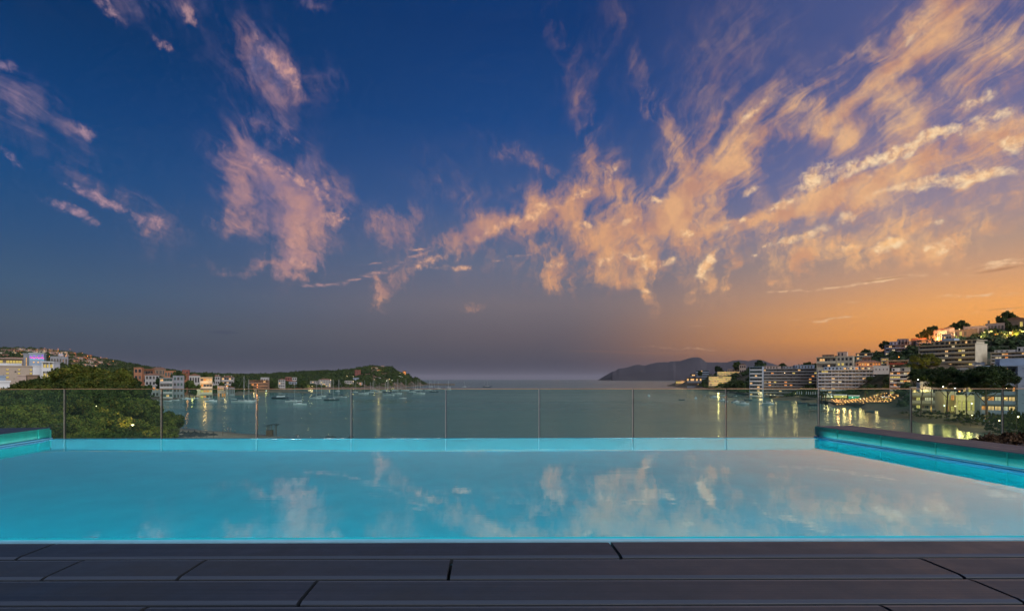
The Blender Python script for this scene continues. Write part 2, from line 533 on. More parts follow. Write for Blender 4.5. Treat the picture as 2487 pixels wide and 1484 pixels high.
def mat(name, col, rough=0.7, var=0.25, scale=1.0, bump=0.0, bscale=20.0, metal=0.0, spec=0.5, col2=None, detail=5.0, rnd=0.0, stretch=(1, 1, 1), coord="Object", emis=None, estr=0.0):
    """painted, plastered, wooden or stone surface: base colour with grain, wear and fine relief"""
    m = bpy.data.materials.new(name)
    m.use_nodes = True
    t = m.node_tree
    b = t.nodes["Principled BSDF"]
    N = NB(t)
    cd = N.n("ShaderNodeTexCoord").outputs[coord]
    if coord == "Object" and stretch == (1, 1, 1):
        v_ = cd
    else:
        mp = N.n("ShaderNodeMapping")
        N.put(mp.inputs[0], cd)
        mp.inputs["Scale"].default_value = stretch
        v_ = mp.outputs[0]
    nz = N.noise(v_, scale, detail, 0.6)
    c1 = tuple(max(0, x * (1 - var)) for x in col[:3]) + (1,)
    c2 = tuple(min(1, x * (1 + var)) for x in (col2 or col)[:3]) + (1,)
    fac = N.mr(nz.outputs[0], 0.32, 0.68)
    c = N.mix(fac, c1, c2)
    if rnd:
        oi = N.n("ShaderNodeObjectInfo")
        c = N.mix(1.0, c, N.ramp(oi.outputs["Random"], [(0.0, (1 - rnd, 1 - rnd, 1 - rnd, 1)), (1.0, (1 + rnd, 1 + rnd * 0.9, 1 + rnd * 0.8, 1))]), "MULTIPLY")
    N.put(b.inputs["Base Color"], c)
    b.inputs["Roughness"].default_value = rough
    b.inputs["Metallic"].default_value = metal
    b.inputs["Specular IOR Level"].default_value = spec
    if bump:
        bp = N.n("ShaderNodeBump")
        bp.inputs["Strength"].default_value = bump
        bp.inputs["Distance"].default_value = 0.02
        N.put(bp.inputs["Height"], N.noise(v_, bscale, 4.0, 0.6).outputs[0])
        N.put(b.inputs["Normal"], bp.outputs[0])
    if emis:
        b.inputs["Emission Color"].default_value = emis
        b.inputs["Emission Strength"].default_value = estr
    return m


def glow(name, col, strength, var=0.35, scale=1.2):
    """a lit room or lamp: unevenly bright, as rooms with lamps in them are"""
    m = bpy.data.materials.new(name)
    m.use_nodes = True
    t = m.node_tree
    t.nodes.clear()
    N = NB(t)
    e = N.n("ShaderNodeEmission")
    if var:
        cd = N.n("ShaderNodeTexCoord").outputs["Object"]
        f = N.mr(N.noise(cd, scale, 3.0, 0.6).outputs[0], 0.35, 0.65)
        N.put(e.inputs[0], N.mix(f, tuple(x * (1 - var) for x in col) + (1,), tuple(col) + (1,)))
    else:
        e.inputs[0].default_value = tuple(col) + (1,)
    e.inputs[1].default_value = strength
    o = N.n("ShaderNodeOutputMaterial")
    t.links.new(e.outputs[0], o.inputs[0])
    m.cycles.emission_sampling = "NONE"
    return m


def water_normal(N, vec, layers):
    h = None
    for (sx, sy, sc, amp, det) in layers:
        mp = N.n("ShaderNodeMapping")
        N.put(mp.inputs[0], vec)
        mp.inputs["Scale"].default_value = (sx, sy, 1)
        x = N.m("MULTIPLY", N.noise(mp.outputs[0], sc, det, 0.55, 0.4).outputs[0], amp)
        h = x if h is None else N.m("ADD", h, x)
    return h


# ------------------------------------------------------------------ the terrace: pool, deck, glass
HW = 0.85                    # the camera sits 0.85 m above the pool water
ZW = CZ - HW
ZD = CZ - 0.82               # deck in front of the pool


def on(h, px, py):
    """point at h metres under the camera seen at (px, py)"""
    d = h * F / (py - HY)
    return Vector(((px - CX) / F * d, d, CZ - h))


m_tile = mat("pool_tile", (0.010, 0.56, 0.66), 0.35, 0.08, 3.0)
m_pool = bpy.data.materials.new("pool_water")
m_pool.use_nodes = True
_t = m_pool.node_tree
_t.nodes.clear()
N = NB(_t)
geo = N.n("ShaderNodeNewGeometry")
h = water_normal(N, geo.outputs["Position"], [(0.55, 2.6, 1.6, 0.5, 3.0), (0.9, 1.4, 0.5, 0.9, 2.0)])
bp = N.n("ShaderNodeBump")
bp.inputs["Strength"].default_value = 0.05
bp.inputs["Distance"].default_value = 0.02
N.put(bp.inputs["Height"], h)
fr = N.n("ShaderNodeFresnel")
fr.inputs[0].default_value = 1.38
N.put(fr.inputs[1], bp.outputs[0])
tr = N.n("ShaderNodeBsdfRefraction")
tr.inputs[0].default_value = (0.35, 0.94, 1.0, 1)
tr.inputs["IOR"].default_value = 1.333
tr.inputs["Roughness"].default_value = 0.0
N.put(tr.inputs["Normal"], bp.outputs[0])
gl = N.n("ShaderNodeBsdfGlossy")
gl.inputs["Roughness"].default_value = 0.015
gl.inputs["Color"].default_value = (0.95, 0.97, 1.0, 1)
N.put(gl.inputs["Normal"], bp.outputs[0])
mx = N.n("ShaderNodeMixShader")
N.put(mx.inputs[0], N.m("MULTIPLY_ADD", fr.outputs[0], 0.90, 0.17, clamp=True))
N.put(mx.inputs[1], tr.outputs[0])
N.put(mx.inputs[2], gl.outputs[0])
om = N.n("ShaderNodeOutputMaterial")
N.put(om.inputs[0], mx.outputs[0])

# corners of the water, measured: near-left, near-right, far-right, far-left
NL, NR = on(HW, -250, 1317.5), on(HW, 2800, 1308.2)
FR = on(HW, 1990, 1063.2)
FLc = on(HW, 121, 1067)
RW = on(HW, 2487, 1145)          # the water meets the right wall here
rdir = (FR - RW).normalized()
NRw = FR - rdir * (FR.y - NR.y) / rdir.y
ldir = Vector((-0.10, 1, 0)).normalized()
NLw = FLc - ldir * (FLc.y - NL.y) / ldir.y


def on_line(a, b, x):
    t_ = (x - a.x) / (b.x - a.x)
    return a + (b - a) * t_


NRw = Vector((NRw.x, on_line(NL, NR, NRw.x).y, ZW))
NLw = Vector((NLw.x, on_line(NL, NR, NLw.x).y, ZW))
pool = [(NLw.x, NLw.y), (NRw.x, NRw.y), (FR.x, FR.y), (FLc.x, FLc.y)]
ws = MB()
nx, ny = 60, 30
for j in range(ny + 1):
    for i in range(nx + 1):
        a_ = NLw.lerp(NRw, i / nx)
        b_ = FLc.lerp(FR, i / nx)
        p_ = a_.lerp(b_, j / ny)
        ws.v.append((p_.x, p_.y, ZW))
for j in range(ny):
    for i in range(nx):
        k_ = j * (nx + 1) + i
        ws.f.append((k_, k_ + 1, k_ + nx + 2, k_ + nx + 1))
        ws.mi.append(0)
o = ws.build("pool_water", m_pool, smooth=True)
tag(o, kind="structure")
# basin: floor and four walls
bz = ZW - 1.15


def inset(p, q, dist):
    return p


bs = MB()
a_, b_, c_, d_ = [Vector((x, y, ZW)) for x, y in pool]
dn = Vector((0, 0, -1.15))
bs.quad(a_ + dn, b_ + dn, c_ + dn, d_ + dn)
bs.quad(a_ + dn, d_ + dn, d_ - Vector((0, 0, 0.001)), a_ - Vector((0, 0, 0.001)))
bs.quad(c_ + dn, b_ + dn, b_ + Vector((0, 0, 0.1)), c_ + Vector((0, 0, 0.1)))
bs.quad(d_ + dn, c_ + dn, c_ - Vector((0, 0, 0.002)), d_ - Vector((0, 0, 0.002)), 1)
bs.quad(b_ + dn, a_ + dn, a_ + Vector((0, 0, 0.02)), b_ + Vector((0, 0, 0.02)))
o = bs.build("pool_basin", [m_tile, mat("pool_tile_dimmed", (0.04, 0.27, 0.32), 0.35, 0.08, 3.0)])  # far wall: same tile, darkened in colour to tone down the lamps' glare
tag(o, kind="structure")
# overflow lip beyond the water
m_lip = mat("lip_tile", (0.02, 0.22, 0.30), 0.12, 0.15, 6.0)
lip = MB()
off = Vector((0, 0.10, 0))
c2_, d2_ = c_ + off, d_ + off
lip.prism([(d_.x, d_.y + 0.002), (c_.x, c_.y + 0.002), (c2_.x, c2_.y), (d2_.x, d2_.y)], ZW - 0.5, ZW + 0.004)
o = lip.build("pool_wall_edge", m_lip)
tag(o, kind="structure")

# underwater lamps along the near wall and in the side walls
for i in range(7):
    ld = bpy.data.lights.new("pool_lamp", "AREA")
    ld.shape = "RECTANGLE"
    ld.size, ld.size_y = 1.0, 0.3
    ld.energy = [470, 290, 190, 190, 190, 170, 160][i]
    ld.color = (0.80, 0.96, 1.0)
    lo = bpy.data.objects.new("pool_lamp", ld)
    COL.objects.link(lo)
    p_ = NLw.lerp(NRw, (i + 0.5) / 7)
    lo.location = (p_.x, p_.y + 0.06, ZW - 0.55)
    lo.rotation_euler = (math.radians(58), 0, 0)

# right-hand overflow wall with its deck on top
m_deck = bpy.data.materials.new("deck_board")
m_deck.use_nodes = True
_t = m_deck.node_tree
N = NB(_t)
b = _t.nodes["Principled BSDF"]
gp_ = N.n("ShaderNodeNewGeometry").outputs["Position"]
mp = N.n("ShaderNodeMapping")
N.put(mp.inputs[0], gp_)
mp.inputs["Scale"].default_value = (0.35, 60, 1)
gr = N.noise(mp.outputs[0], 1.0, 4.0, 0.6).outputs[0]
st = N.noise(gp_, 3.1, 6.0, 0.65).outputs[0]
oi = N.n("ShaderNodeObjectInfo").outputs["Random"]
cc = N.mix(N.mr(gr, 0.35, 0.65), (0.014, 0.021, 0.032, 1), (0.028, 0.037, 0.050, 1))
cc = N.mix(N.mr(st, 0.50, 0.66, 0.0, 0.75), cc, (0.022, 0.026, 0.033, 1))
cc = N.mix(N.m("MULTIPLY", oi, 0.6), cc, (0.038, 0.044, 0.052, 1))
N.put(b.inputs["Base Color"], cc)
N.put(b.inputs["Roughness"], N.mr(st, 0.3, 0.7, 0.42, 0.62))
bp = N.n("ShaderNodeBump")
bp.inputs["Strength"].default_value = 0.35
bp.inputs["Distance"].default_value = 0.004
N.put(bp.inputs["Height"], gr)
N.put(b.inputs["Normal"], bp.outputs[0])
m_dborder = mat("board_border", (0.055, 0.070, 0.095), 0.45, 0.15, 0.8, stretch=(0.4, 20, 1))
m_teal = mat("overflow_grille_plastic", (0.02, 0.42, 0.36), 0.35, 0.10, 8.0)
m_teald = mat("grille_gap", (0.01, 0.22, 0.20), 0.6, 0.1, 8.0)
m_ledge = mat("ledge_tile", (0.02, 0.22, 0.45), 0.2, 0.08, 8.0)
m_blue = mat("pale_lip", (0.25, 0.55, 0.70), 0.15, 0.1, 8.0)

HWALL = 0.164


def board(parent, p0, p1, width, z, bevel=0.028, drop=0.007, th=0.03, name="plank", mt=None, ends=(None, None)):
    """deck board from p0 to p1 (2D, its centre line) with sloping borders"""
    p0, p1 = Vector(p0), Vector(p1)
    u = (p1 - p0).normalized()
    n_ = Vector((-u.y, u.x))
    prof = [(-width / 2, -th), (-width / 2, -drop - 0.002), (-width / 2 + 0.002, -drop), (-width / 2 + bevel, 0), (width / 2 - bevel, 0), (width / 2 - 0.002, -drop), (width / 2, -drop - 0.002), (width / 2, -th)]
    e0, e1 = ends
    mbx = MB()
    vs = []
    for (p, e) in ((p0, e0), (p1, e1)):
        for (s_, z_) in prof:
            q = p + n_ * s_
            if e is not None:
                q = q + u * (s_ * e)      # skewed end so that it follows the joint line
            vs.append((q.x, q.y, z + z_))
    k = len(prof)
    fs = [(i, (i + 1) % k, (i + 1) % k + k, i + k) for i in range(k)]
    fs = [f[::-1] for f in fs]
    mbx.add(vs, fs + [tuple(range(k)), tuple(range(k, 2 * k))[::-1]])
    for i_ in (2, 4):          # smooth sloping borders
        mbx.mi[i_] = 1
    return mbx.build(name, [mt or m_deck, m_dborder], parent)


wr = empty("overflow_wall", (0, 0, 0))
tag(wr, kind="structure")
rn = Vector((rdir.y, -rdir.x, 0))      # outwards to the right
P0 = FR + rdir * 0.10
P1 = FR - rdir * 6.2
zt = ZW + HWALL
sl = MB()
sl.prism([(P1.x + rn.x * 0.03, P1.y), (P1.x + rn.x * 0.6, P1.y), (P0.x + rn.x * 0.6, P0.y), (P0.x + rn.x * 0.03, P0.y)], ZW - 1.2, zt - 0.034)
sl.build("wall_core", m_teald, wr)
gm = MB()
nsl = 13
for i in range(nsl):
    z0 = ZW + 0.034 + i * (HWALL - 0.040) / nsl
    gm.add([(P1.x + 0.0, P1.y, z0), (P1.x + rn.x * 0.028, P1.y, z0), (P0.x + rn.x * 0.028, P0.y, z0), (P0.x, P0.y, z0),
            (P1.x + 0.0, P1.y, z0 + 0.0068), (P1.x + rn.x * 0.028, P1.y, z0 + 0.0068), (P0.x + rn.x * 0.028, P0.y, z0 + 0.0068), (P0.x, P0.y, z0 + 0.0068)],
           [(3, 2, 1, 0), (4, 5, 6, 7), (0, 1, 5, 4), (1, 2, 6, 5), (2, 3, 7, 6), (3, 0, 4, 7)])
o = gm.build("slat", m_teal, wr)
tag(o, kind="stuff")
lg = MB()
for (a0, a1, z0, z1, mi) in ((-0.008, 0.03, ZW - 0.3, ZW + 0.022, 0), (-0.014, 0.0, ZW + 0.006, ZW + 0.016, 1)):
    q = [(P1.x + rn.x * a0, P1.y), (P1.x + rn.x * a1, P1.y), (P0.x + rn.x * a1, P0.y), (P0.x + rn.x * a0, P0.y)]
    lg.prism(q, z0, z1, mi)
lg.build("ledge", [m_ledge, m_blue], wr)
_a, _b = on(HW - HWALL, 121, 1038), on(HW - HWALL, 0, 1053.6)
ldirs = Vector((_a.x - _b.x, _a.y - _b.y, 0)).normalized()
lns = Vector((-ldirs.y, ldirs.x, 0))
Q0s = Vector((_a.x, _a.y, ZW))
# unseen strips added at the ledge, standing in for pool light on the grille
for (c0, dr, nn_, Lw) in ((FR - rdir * 3.1, rdir, rn, 6.0), (Q0s - ldirs * 2.6, ldirs * -1, lns, 5.0)):
    ld = bpy.data.lights.new("grille_fill", "AREA")
    ld.shape = "RECTANGLE"
    ld.size, ld.size_y = Lw, 0.015
    ld.energy = 1.5
    ld.color = (0.55, 1.0, 0.95)
    lo = bpy.data.objects.new("grille_fill", ld)
    COL.objects.link(lo)
    zdir = (nn_ * -0.55 + Vector((0, 0, -1))).normalized() * -1     # towards the wall and upwards
    zl = -(nn_ * 0.75 + Vector((0, 0, 0.66))).normalized()
    xl = dr.normalized()
    yl = zl.cross(xl).normalized()
    M = Matrix((xl, yl, zl)).transposed().to_4x4()
    M.translation = Vector((c0.x, c0.y, ZW + 0.03)) - nn_ * 0.06
    lo.matrix_world = M
for k in range(9):        # clips that hold the grille
    q = FR - rdir * (0.35 + k * 0.72)
    MB().box(q.x - 0.006, q.x + 0.004, q.y - 0.006, q.y + 0.006, ZW + 0.03, ZW + HWALL - 0.01).build("grille_clip", m_teal, wr)
for i in range(4):
    s0 = 0.012 + i * 0.149 + 0.0725
    for (ya, yb) in ((0.1, -2.4), (-2.404, -4.9), (-4.904, -6.2)):
        pa, pb = FR + rdir * ya + rn * s0, FR + rdir * yb + rn * s0
        board(wr, (pb.x, pb.y), (pa.x, pa.y), 0.143, zt, bevel=0.012, drop=0.004)

# left-hand wall
wl = empty("overflow_wall", (0, 0, 0))
tag(wl, kind="structure")
LT0 = on(HW - HWALL, 121, 1038)
LT1 = on(HW - HWALL, 0, 1053.6)
ld_ = (LT0 - LT1).normalized()
ld_ = Vector((ld_.x, ld_.y, 0)).normalized()
ln = Vector((-ld_.y, ld_.x, 0))
Q0 = Vector((LT0.x, LT0.y, ZW))
Q1 = Q0 - ld_ * 5.4
q = [(Q0.x + ln.x * 0.03, Q0.y + ln.y * 0.03), (Q0.x + ln.x * 1.4, Q0.y + ln.y * 1.4), (Q1.x + ln.x * 1.4, Q1.y + ln.y * 1.4), (Q1.x + ln.x * 0.03, Q1.y + ln.y * 0.03)]
MB().prism(q, ZW - 1.2, zt - 0.034).build("wall_core", m_teald, wl)
gm = MB()
for i in range(nsl):
    z0 = ZW + 0.034 + i * (HWALL - 0.040) / nsl
    gm.prism([(Q0.x, Q0.y), (Q0.x + ln.x * 0.028, Q0.y + ln.y * 0.028), (Q1.x + ln.x * 0.028, Q1.y + ln.y * 0.028), (Q1.x, Q1.y)], z0, z0 + 0.0068)
o = gm.build("slat", m_teal, wl)
tag(o, kind="stuff")
lg = MB()
for (a0, a1, z0, z1, mi) in ((-0.03, 0.03, ZW - 0.3, ZW + 0.022, 0), (-0.036, -0.03, ZW + 0.006, ZW + 0.016, 1)):
    lg.prism([(Q0.x + ln.x * a0, Q0.y + ln.y * a0), (Q0.x + ln.x * a1, Q0.y + ln.y * a1), (Q1.x + ln.x * a1, Q1.y + ln.y * a1), (Q1.x + ln.x * a0, Q1.y + ln.y * a0)], z0, z1, mi)
lg.build("ledge", [m_ledge, m_blue], wl)
MB().prism([(Q0.x - 0.01, Q0.y + 0.004), (Q0.x - 0.01, Q0.y + 0.034), (Q0.x + ln.x * 1.4, Q0.y + ln.y * 1.4 + 0.034), (Q0.x + ln.x * 1.4, Q0.y + ln.y * 1.4 + 0.004)][::-1], ZW - 0.4, zt - 0.036).build("end_panel", m_teal, wl)
q = Q0 - ld_ * 0.22
MB().box(q.x - 0.004, q.x + 0.008, q.y - 0.006, q.y + 0.006, ZW + 0.03, ZW + HWALL - 0.01).build("grille_clip", m_teal, wl)
for i in range(9):
    s0 = 0.0 + i * 0.149 + 0.0725
    for (ya, yb) in ((0.03, -2.4), (-2.404, -5.4)):
        pa, pb = Q0 + ld_ * ya + ln * s0, Q0 + ld_ * yb + ln * s0
        board(wl, (pb.x, pb.y), (pa.x, pa.y), 0.143, zt, bevel=0.012, drop=0.004)

# front deck: four rows of boards, joints where the photograph has them
dk = empty("terrace_floor", (0, 0, ZD))
tag(dk, kind="structure")
rows = [(1316.2, 1309.6, [-700, 150, 1479], ), (1356.5, 1350.5, [-900, 215, 508, 1098, 2232]), (1406.5, 1400.5, [-900, 775, 2352]), (1468.5, 1462.0, [-1400, 368, 2135]), (1545, 1538.0, [])]
gap = 0.015


def rowline(yl, yr):
    a0, b0 = on(0.82, 0, yl), on(0.82, 2487, yr)
    return a0, b0


JD = Vector((-0.052, 1.0))        # joint direction on the floor
for r in range(4):
    a0, b0 = rowline(*rows[r][:2])
    a1, b1 = rowline(*rows[r + 1][:2])
    u = Vector((b0.x - a0.x, b0.y - a0.y)).normalized()
    n_ = Vector((-u.y, u.x))
    y0c = a0.y + (0 - a0.x) * (b0.y - a0.y) / (b0.x - a0.x)
    y1c = a1.y + (0 - a1.x) * (b1.y - a1.y) / (b1.x - a1.x)
    width = (y0c - y1c) * n_.y - gap
    ymid = (y0c + y1c) / 2 - (0.0)
    xs = []
    for jx in rows[r][2]:
        pt = on(0.82, jx, (rows[r][0] + rows[r][1]) / 2)
        xs.append(pt.x + (ymid - pt.y) * JD.x)
    xs = [x for x in xs if x > -9] 
    if len(xs) == 0 or xs[0] > -4:
        xs = [-7.5] + xs
    xs.append(7.5)
    skew = (JD.x * n_.y - JD.y * n_.x) / (JD.x * u.x + JD.y * u.y + 1e-9) if False else None
    # how far the joint runs along the board per unit across it
    det = u.x * n_.y - u.y * n_.x
    ju = (JD.x * n_.y - JD.y * n_.x) / det
    jn = (u.x * JD.y - u.y * JD.x) / det
    sk = ju / jn
    for x0, x1 in zip(xs[:-1], xs[1:]):
        pa = Vector((x0 + gap / 2, ymid + u.y / u.x * x0))
        pb = Vector((x1 - gap / 2, ymid + u.y / u.x * x1))
        zoff = 0.0 + random.uniform(-0.0012, 0.0012)
        board(dk, pa, pb, width, ZD + zoff, bevel=0.024, drop=0.0045, ends=(sk, sk)).location = (0, 0, -ZD)
jm = MB()
jm.box(-8, 8, 0.3, NL.y - 0.02, ZD - 0.22, ZD - 0.14)
m_dark = mat("joist_wood", (0.012, 0.012, 0.014), 0.8, 0.2, 5.0)
o = jm.build("joist", m_dark, dk)
o.location = (0, 0, -ZD)
# rest of the deck behind the camera and the pool's front rim
MB().box(-8, 8, -6, 1.45, ZD - 0.04, ZD).build("deck_floor", m_deck).__setitem__("kind", "structure")
rim = MB()
rim.prism([(NLw.x - 1, on_line(NL, NR, NLw.x - 1).y - 0.045), (NRw.x + 1, on_line(NL, NR, NRw.x + 1).y - 0.045), (NRw.x + 1, on_line(NL, NR, NRw.x + 1).y), (NLw.x - 1, on_line(NL, NR, NLw.x - 1).y)], ZW - 1.2, ZW + 0.012)
o = rim.build("pool_wall", m_blue)
tag(o, kind="structure")

# walkway beyond the pool and the planting bed at its right end
m_conc = mat("concrete", (0.20, 0.19, 0.18), 0.8, 0.2, 2.0, bump=0.3)
sl = MB()
sl.box(-12, 14, FR.y + 0.25, 10.85, CZ - 2.2, CZ - 1.62)
sl.box(-14, 16, -8, 10.85, CZ - 6, CZ - 2.2)
sl.box(-14, 16, -8, FR.y - 0.2, CZ - 2.19, CZ - 2.1)
o = sl.build("terrace_slab", m_conc)
tag(o, kind="structure")

m_glass = bpy.data.materials.new("railing_glass")
m_glass.use_nodes = True
_t = m_glass.node_tree
_t.nodes.clear()
N = NB(_t)
tr = N.n("ShaderNodeBsdfTransparent")
cdz = N.noise(N.n("ShaderNodeNewGeometry").outputs["Position"], 0.7, 3.0, 0.5)
N.put(tr.inputs[0], N.mix(cdz.outputs[0], (0.66, 0.90, 0.84, 1), (0.76, 0.93, 0.86, 1)))
gl = N.n("ShaderNodeBsdfGlossy")
gl.inputs["Roughness"].default_value = 0.0
gl.inputs[0].default_value = (0.9, 0.95, 0.93, 1)
df = N.n("ShaderNodeBsdfDiffuse")
df.inputs[0].default_value = (0.28, 0.46, 0.38, 1)
fr = N.n("ShaderNodeFresnel")
fr.inputs[0].default_value = 1.5
mx = N.n("ShaderNodeMixShader")
N.put(mx.inputs[0], N.m("MULTIPLY", fr.outputs[0], 0.9))
N.put(mx.inputs[1], tr.outputs[0])
N.put(mx.inputs[2], gl.outputs[0])
mx2 = N.n("ShaderNodeMixShader")
N.put(mx2.inputs[0], N.mr(cdz.outputs[0], 0.35, 0.75, 0.03, 0.075))
N.put(mx2.inputs[1], mx.outputs[0])
N.put(mx2.inputs[2], df.outputs[0])
om = N.n("ShaderNodeOutputMaterial")
N.put(om.inputs[0], mx2.outputs[0])
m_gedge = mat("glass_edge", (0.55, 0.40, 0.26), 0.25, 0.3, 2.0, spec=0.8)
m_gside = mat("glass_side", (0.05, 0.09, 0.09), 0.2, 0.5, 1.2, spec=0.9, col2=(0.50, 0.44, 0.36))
m_glight = mat("edge_pale", (0.50, 0.46, 0.40), 0.3, 0.3, 0.6)
m_gdark = mat("edge_dark", (0.02, 0.03, 0.03), 0.4, 0.3, 0.6)
m_gglow = mat("painted_edge_glow", (0.62, 0.36, 0.20), 0.25, 0.35, 0.6, metal=0.3, spec=0.8)  # bronze colour of an added strip, painting the polished top edge's glow
m_steel = mat("steel_clamp", (0.35, 0.36, 0.38), 0.3, 0.2, 8.0, metal=0.8)

HT = 0.2085


def gline(px):
    u = (px - CX) / F
    d = 10.5 / (1 - 0.016 * u)
    return Vector((u * d, d, 0))


rail = empty("glass_railing", (0, 0, 0))
tag(rail, "frameless glass railing of tall clear panels beyond the pool, edges catching the afterglow", "railing")
jn = [158, 393, 624, 854, 1083.5, 1310, 1537, 1763, 1988, 2212.5, 2434.5, 2655]
corner = gline(158)
lft = Vector((-12.6, 9.25, 0))
pairs = [(lft, corner)] + [(gline(a), gline(b_)) for a, b_ in zip(jn[:-1], jn[1:])]
for (p, q) in pairs:
    u = (q - p).normalized()
    p, q = p + u * 0.011, q - u * 0.011
    n_ = Vector((-u.y, u.x, 0)) * 0.008
    zb, zt_ = CZ - 1.45, CZ - HT
    g = MB()
    g.add([(p - n_).to_tuple()[:2] + (zb,), (q - n_).to_tuple()[:2] + (zb,), (q - n_).to_tuple()[:2] + (zt_,), (p - n_).to_tuple()[:2] + (zt_,)], [(0, 1, 2, 3)], 0)
    a0, b0, c0, d0 = (p - n_), (q - n_), (q + n_), (p + n_)
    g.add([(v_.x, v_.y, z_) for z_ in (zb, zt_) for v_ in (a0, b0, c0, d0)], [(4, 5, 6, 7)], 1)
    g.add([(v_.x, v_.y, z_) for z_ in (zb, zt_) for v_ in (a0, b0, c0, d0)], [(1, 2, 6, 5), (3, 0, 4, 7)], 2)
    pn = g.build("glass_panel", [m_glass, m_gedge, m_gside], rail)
    cr = MB()
    e_ = n_ * 1.5
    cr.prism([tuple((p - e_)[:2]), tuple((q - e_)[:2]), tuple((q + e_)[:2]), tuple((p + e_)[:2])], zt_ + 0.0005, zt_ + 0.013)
    cr.build("edge_strip", m_gglow, pn)
    for (q0, sg_, mm_) in ((p, 1, m_gdark), (q, -1, m_glight)):  # left edge painted dark, right edge pale, to draw the glass joints
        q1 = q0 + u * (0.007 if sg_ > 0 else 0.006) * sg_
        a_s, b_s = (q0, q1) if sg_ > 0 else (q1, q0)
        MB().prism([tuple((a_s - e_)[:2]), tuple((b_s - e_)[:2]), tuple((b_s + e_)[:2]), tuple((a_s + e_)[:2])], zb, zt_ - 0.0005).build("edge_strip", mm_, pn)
    for s_ in (0.18, 0.82):
        c_p = p.lerp(q, s_)
        MB().box(c_p.x - 0.04, c_p.x + 0.04, c_p.y - 0.03, c_p.y + 0.03, CZ - 1.64, CZ - 1.42).build("clamp", m_steel, pn)

# ------------------------------------------------------------------ the sea
m_sea = bpy.data.materials.new("sea_water")
m_sea.use_nodes = True
_t = m_sea.node_tree
N = NB(_t)
b = _t.nodes["Principled BSDF"]
pos = N.n("ShaderNodeNewGeometry").outputs["Position"]
cd = N.n("ShaderNodeCameraData")
big = N.noise(pos, 0.006, 4.0, 0.6).outputs[0]
mpz = N.n("ShaderNodeMapping")
N.put(mpz.inputs[0], pos)
mpz.inputs["Scale"].default_value = (0.25, 1.0, 1)
band = N.noise(mpz.outputs[0], 0.012, 4.0, 0.6).outputs[0]
N.put(b.inputs["Base Color"], N.mix(N.mr(big, 0.35, 0.65), (0.035, 0.13, 0.135, 1), (0.06, 0.18, 0.165, 1)))
N.put(b.inputs["Roughness"], N.mr(band, 0.35, 0.65, 0.10, 0.24))
b.inputs["IOR"].default_value = 1.333
h = water_normal(N, pos, [(0.35, 1.1, 0.9, 0.9, 3.0), (0.5, 1.0, 0.18, 2.0, 3.0)])
bp = N.n("ShaderNodeBump")
bp.inputs["Strength"].default_value = 0.5
bp.inputs["Distance"].default_value = 0.16
N.put(bp.inputs["Height"], h)
N.put(b.inputs["Normal"], bp.outputs[0])
sea = MB()
xs = [-60000, -6000, -600, 600, 6000, 60000]
ys = [14, 150, 600, 3000, 12000, 60000]
for y in ys:
    for x in xs:
        sea.v.append((x, y, 0))
for j in range(5):
    for i in range(5):
        k = j * 6 + i
        sea.f.append((k, k + 1, k + 7, k + 6))
        sea.mi.append(0)
o = sea.build("sea", m_sea)
tag(o, kind="structure")

# ------------------------------------------------------------------ land
class Land:
    def __init__(self, cols, nseed):
        self.cols = sorted(cols)
        self.px = np.array([c[0] for c in self.cols], float)
        ph = np.random.default_rng(nseed)
        self.k = ph.uniform(0, 6.28, (6, 2))

    def h(self, px, d):
        i = int(np.clip(np.searchsorted(self.px, px) - 1, 0, len(self.px) - 2))
        t = min(1, max(0, (px - self.px[i]) / (self.px[i + 1] - self.px[i])))
        def z(c):
            ds = [q[0] for q in c[1]]
            zs = [q[1] for q in c[1]]
            return float(np.interp(d, ds, zs))
        # distances of neighbouring columns differ: blend them by their relative place
        a, b = self.cols[i][1], self.cols[i + 1][1]
        za, zb = z(self.cols[i]), z(self.cols[i + 1])
        zz = za * (1 - t) + zb * t
        x = (px - CX) / F * d
        n = 0
        for j, w in enumerate((0.011, 0.019, 0.033, 0.06, 0.1, 0.17)):
            n += math.sin(x * w + self.k[j][0] + 2 * math.sin(d * w * 0.7)) * math.cos(d * w * 0.9 + self.k[j][1]) * (0.9, 0.7, 0.5, 0.35, 0.25, 0.15)[j]
        return zz + n * min(2.0, 0.25 + max(0, zz) * 0.045)

    def at(self, px, d, dz=0.0):
        return Vector(((px - CX) / F * d, d, self.h(px, d) + dz))

    def mesh(self, name, px0, px1, step, ds, mt):
        pxs = np.arange(px0, px1 + 1, step)
        vs = [((p - CX) / F * d, d, self.h(p, d)) for d in ds for p in pxs]
        n = len(pxs)
        fs = [(j * n + i, j * n + i + 1, (j + 1) * n + i + 1, (j + 1) * n + i) for j in range(len(ds) - 1) for i in range(n - 1)]
        me = bpy.data.meshes.new(name)
        me.from_pydata(vs, [], fs)
        me.materials.append(mt)
        me.polygons.foreach_set("use_smooth", [True] * len(fs))
        o = put(me, name)
        tag(o, kind="structure")
        return o


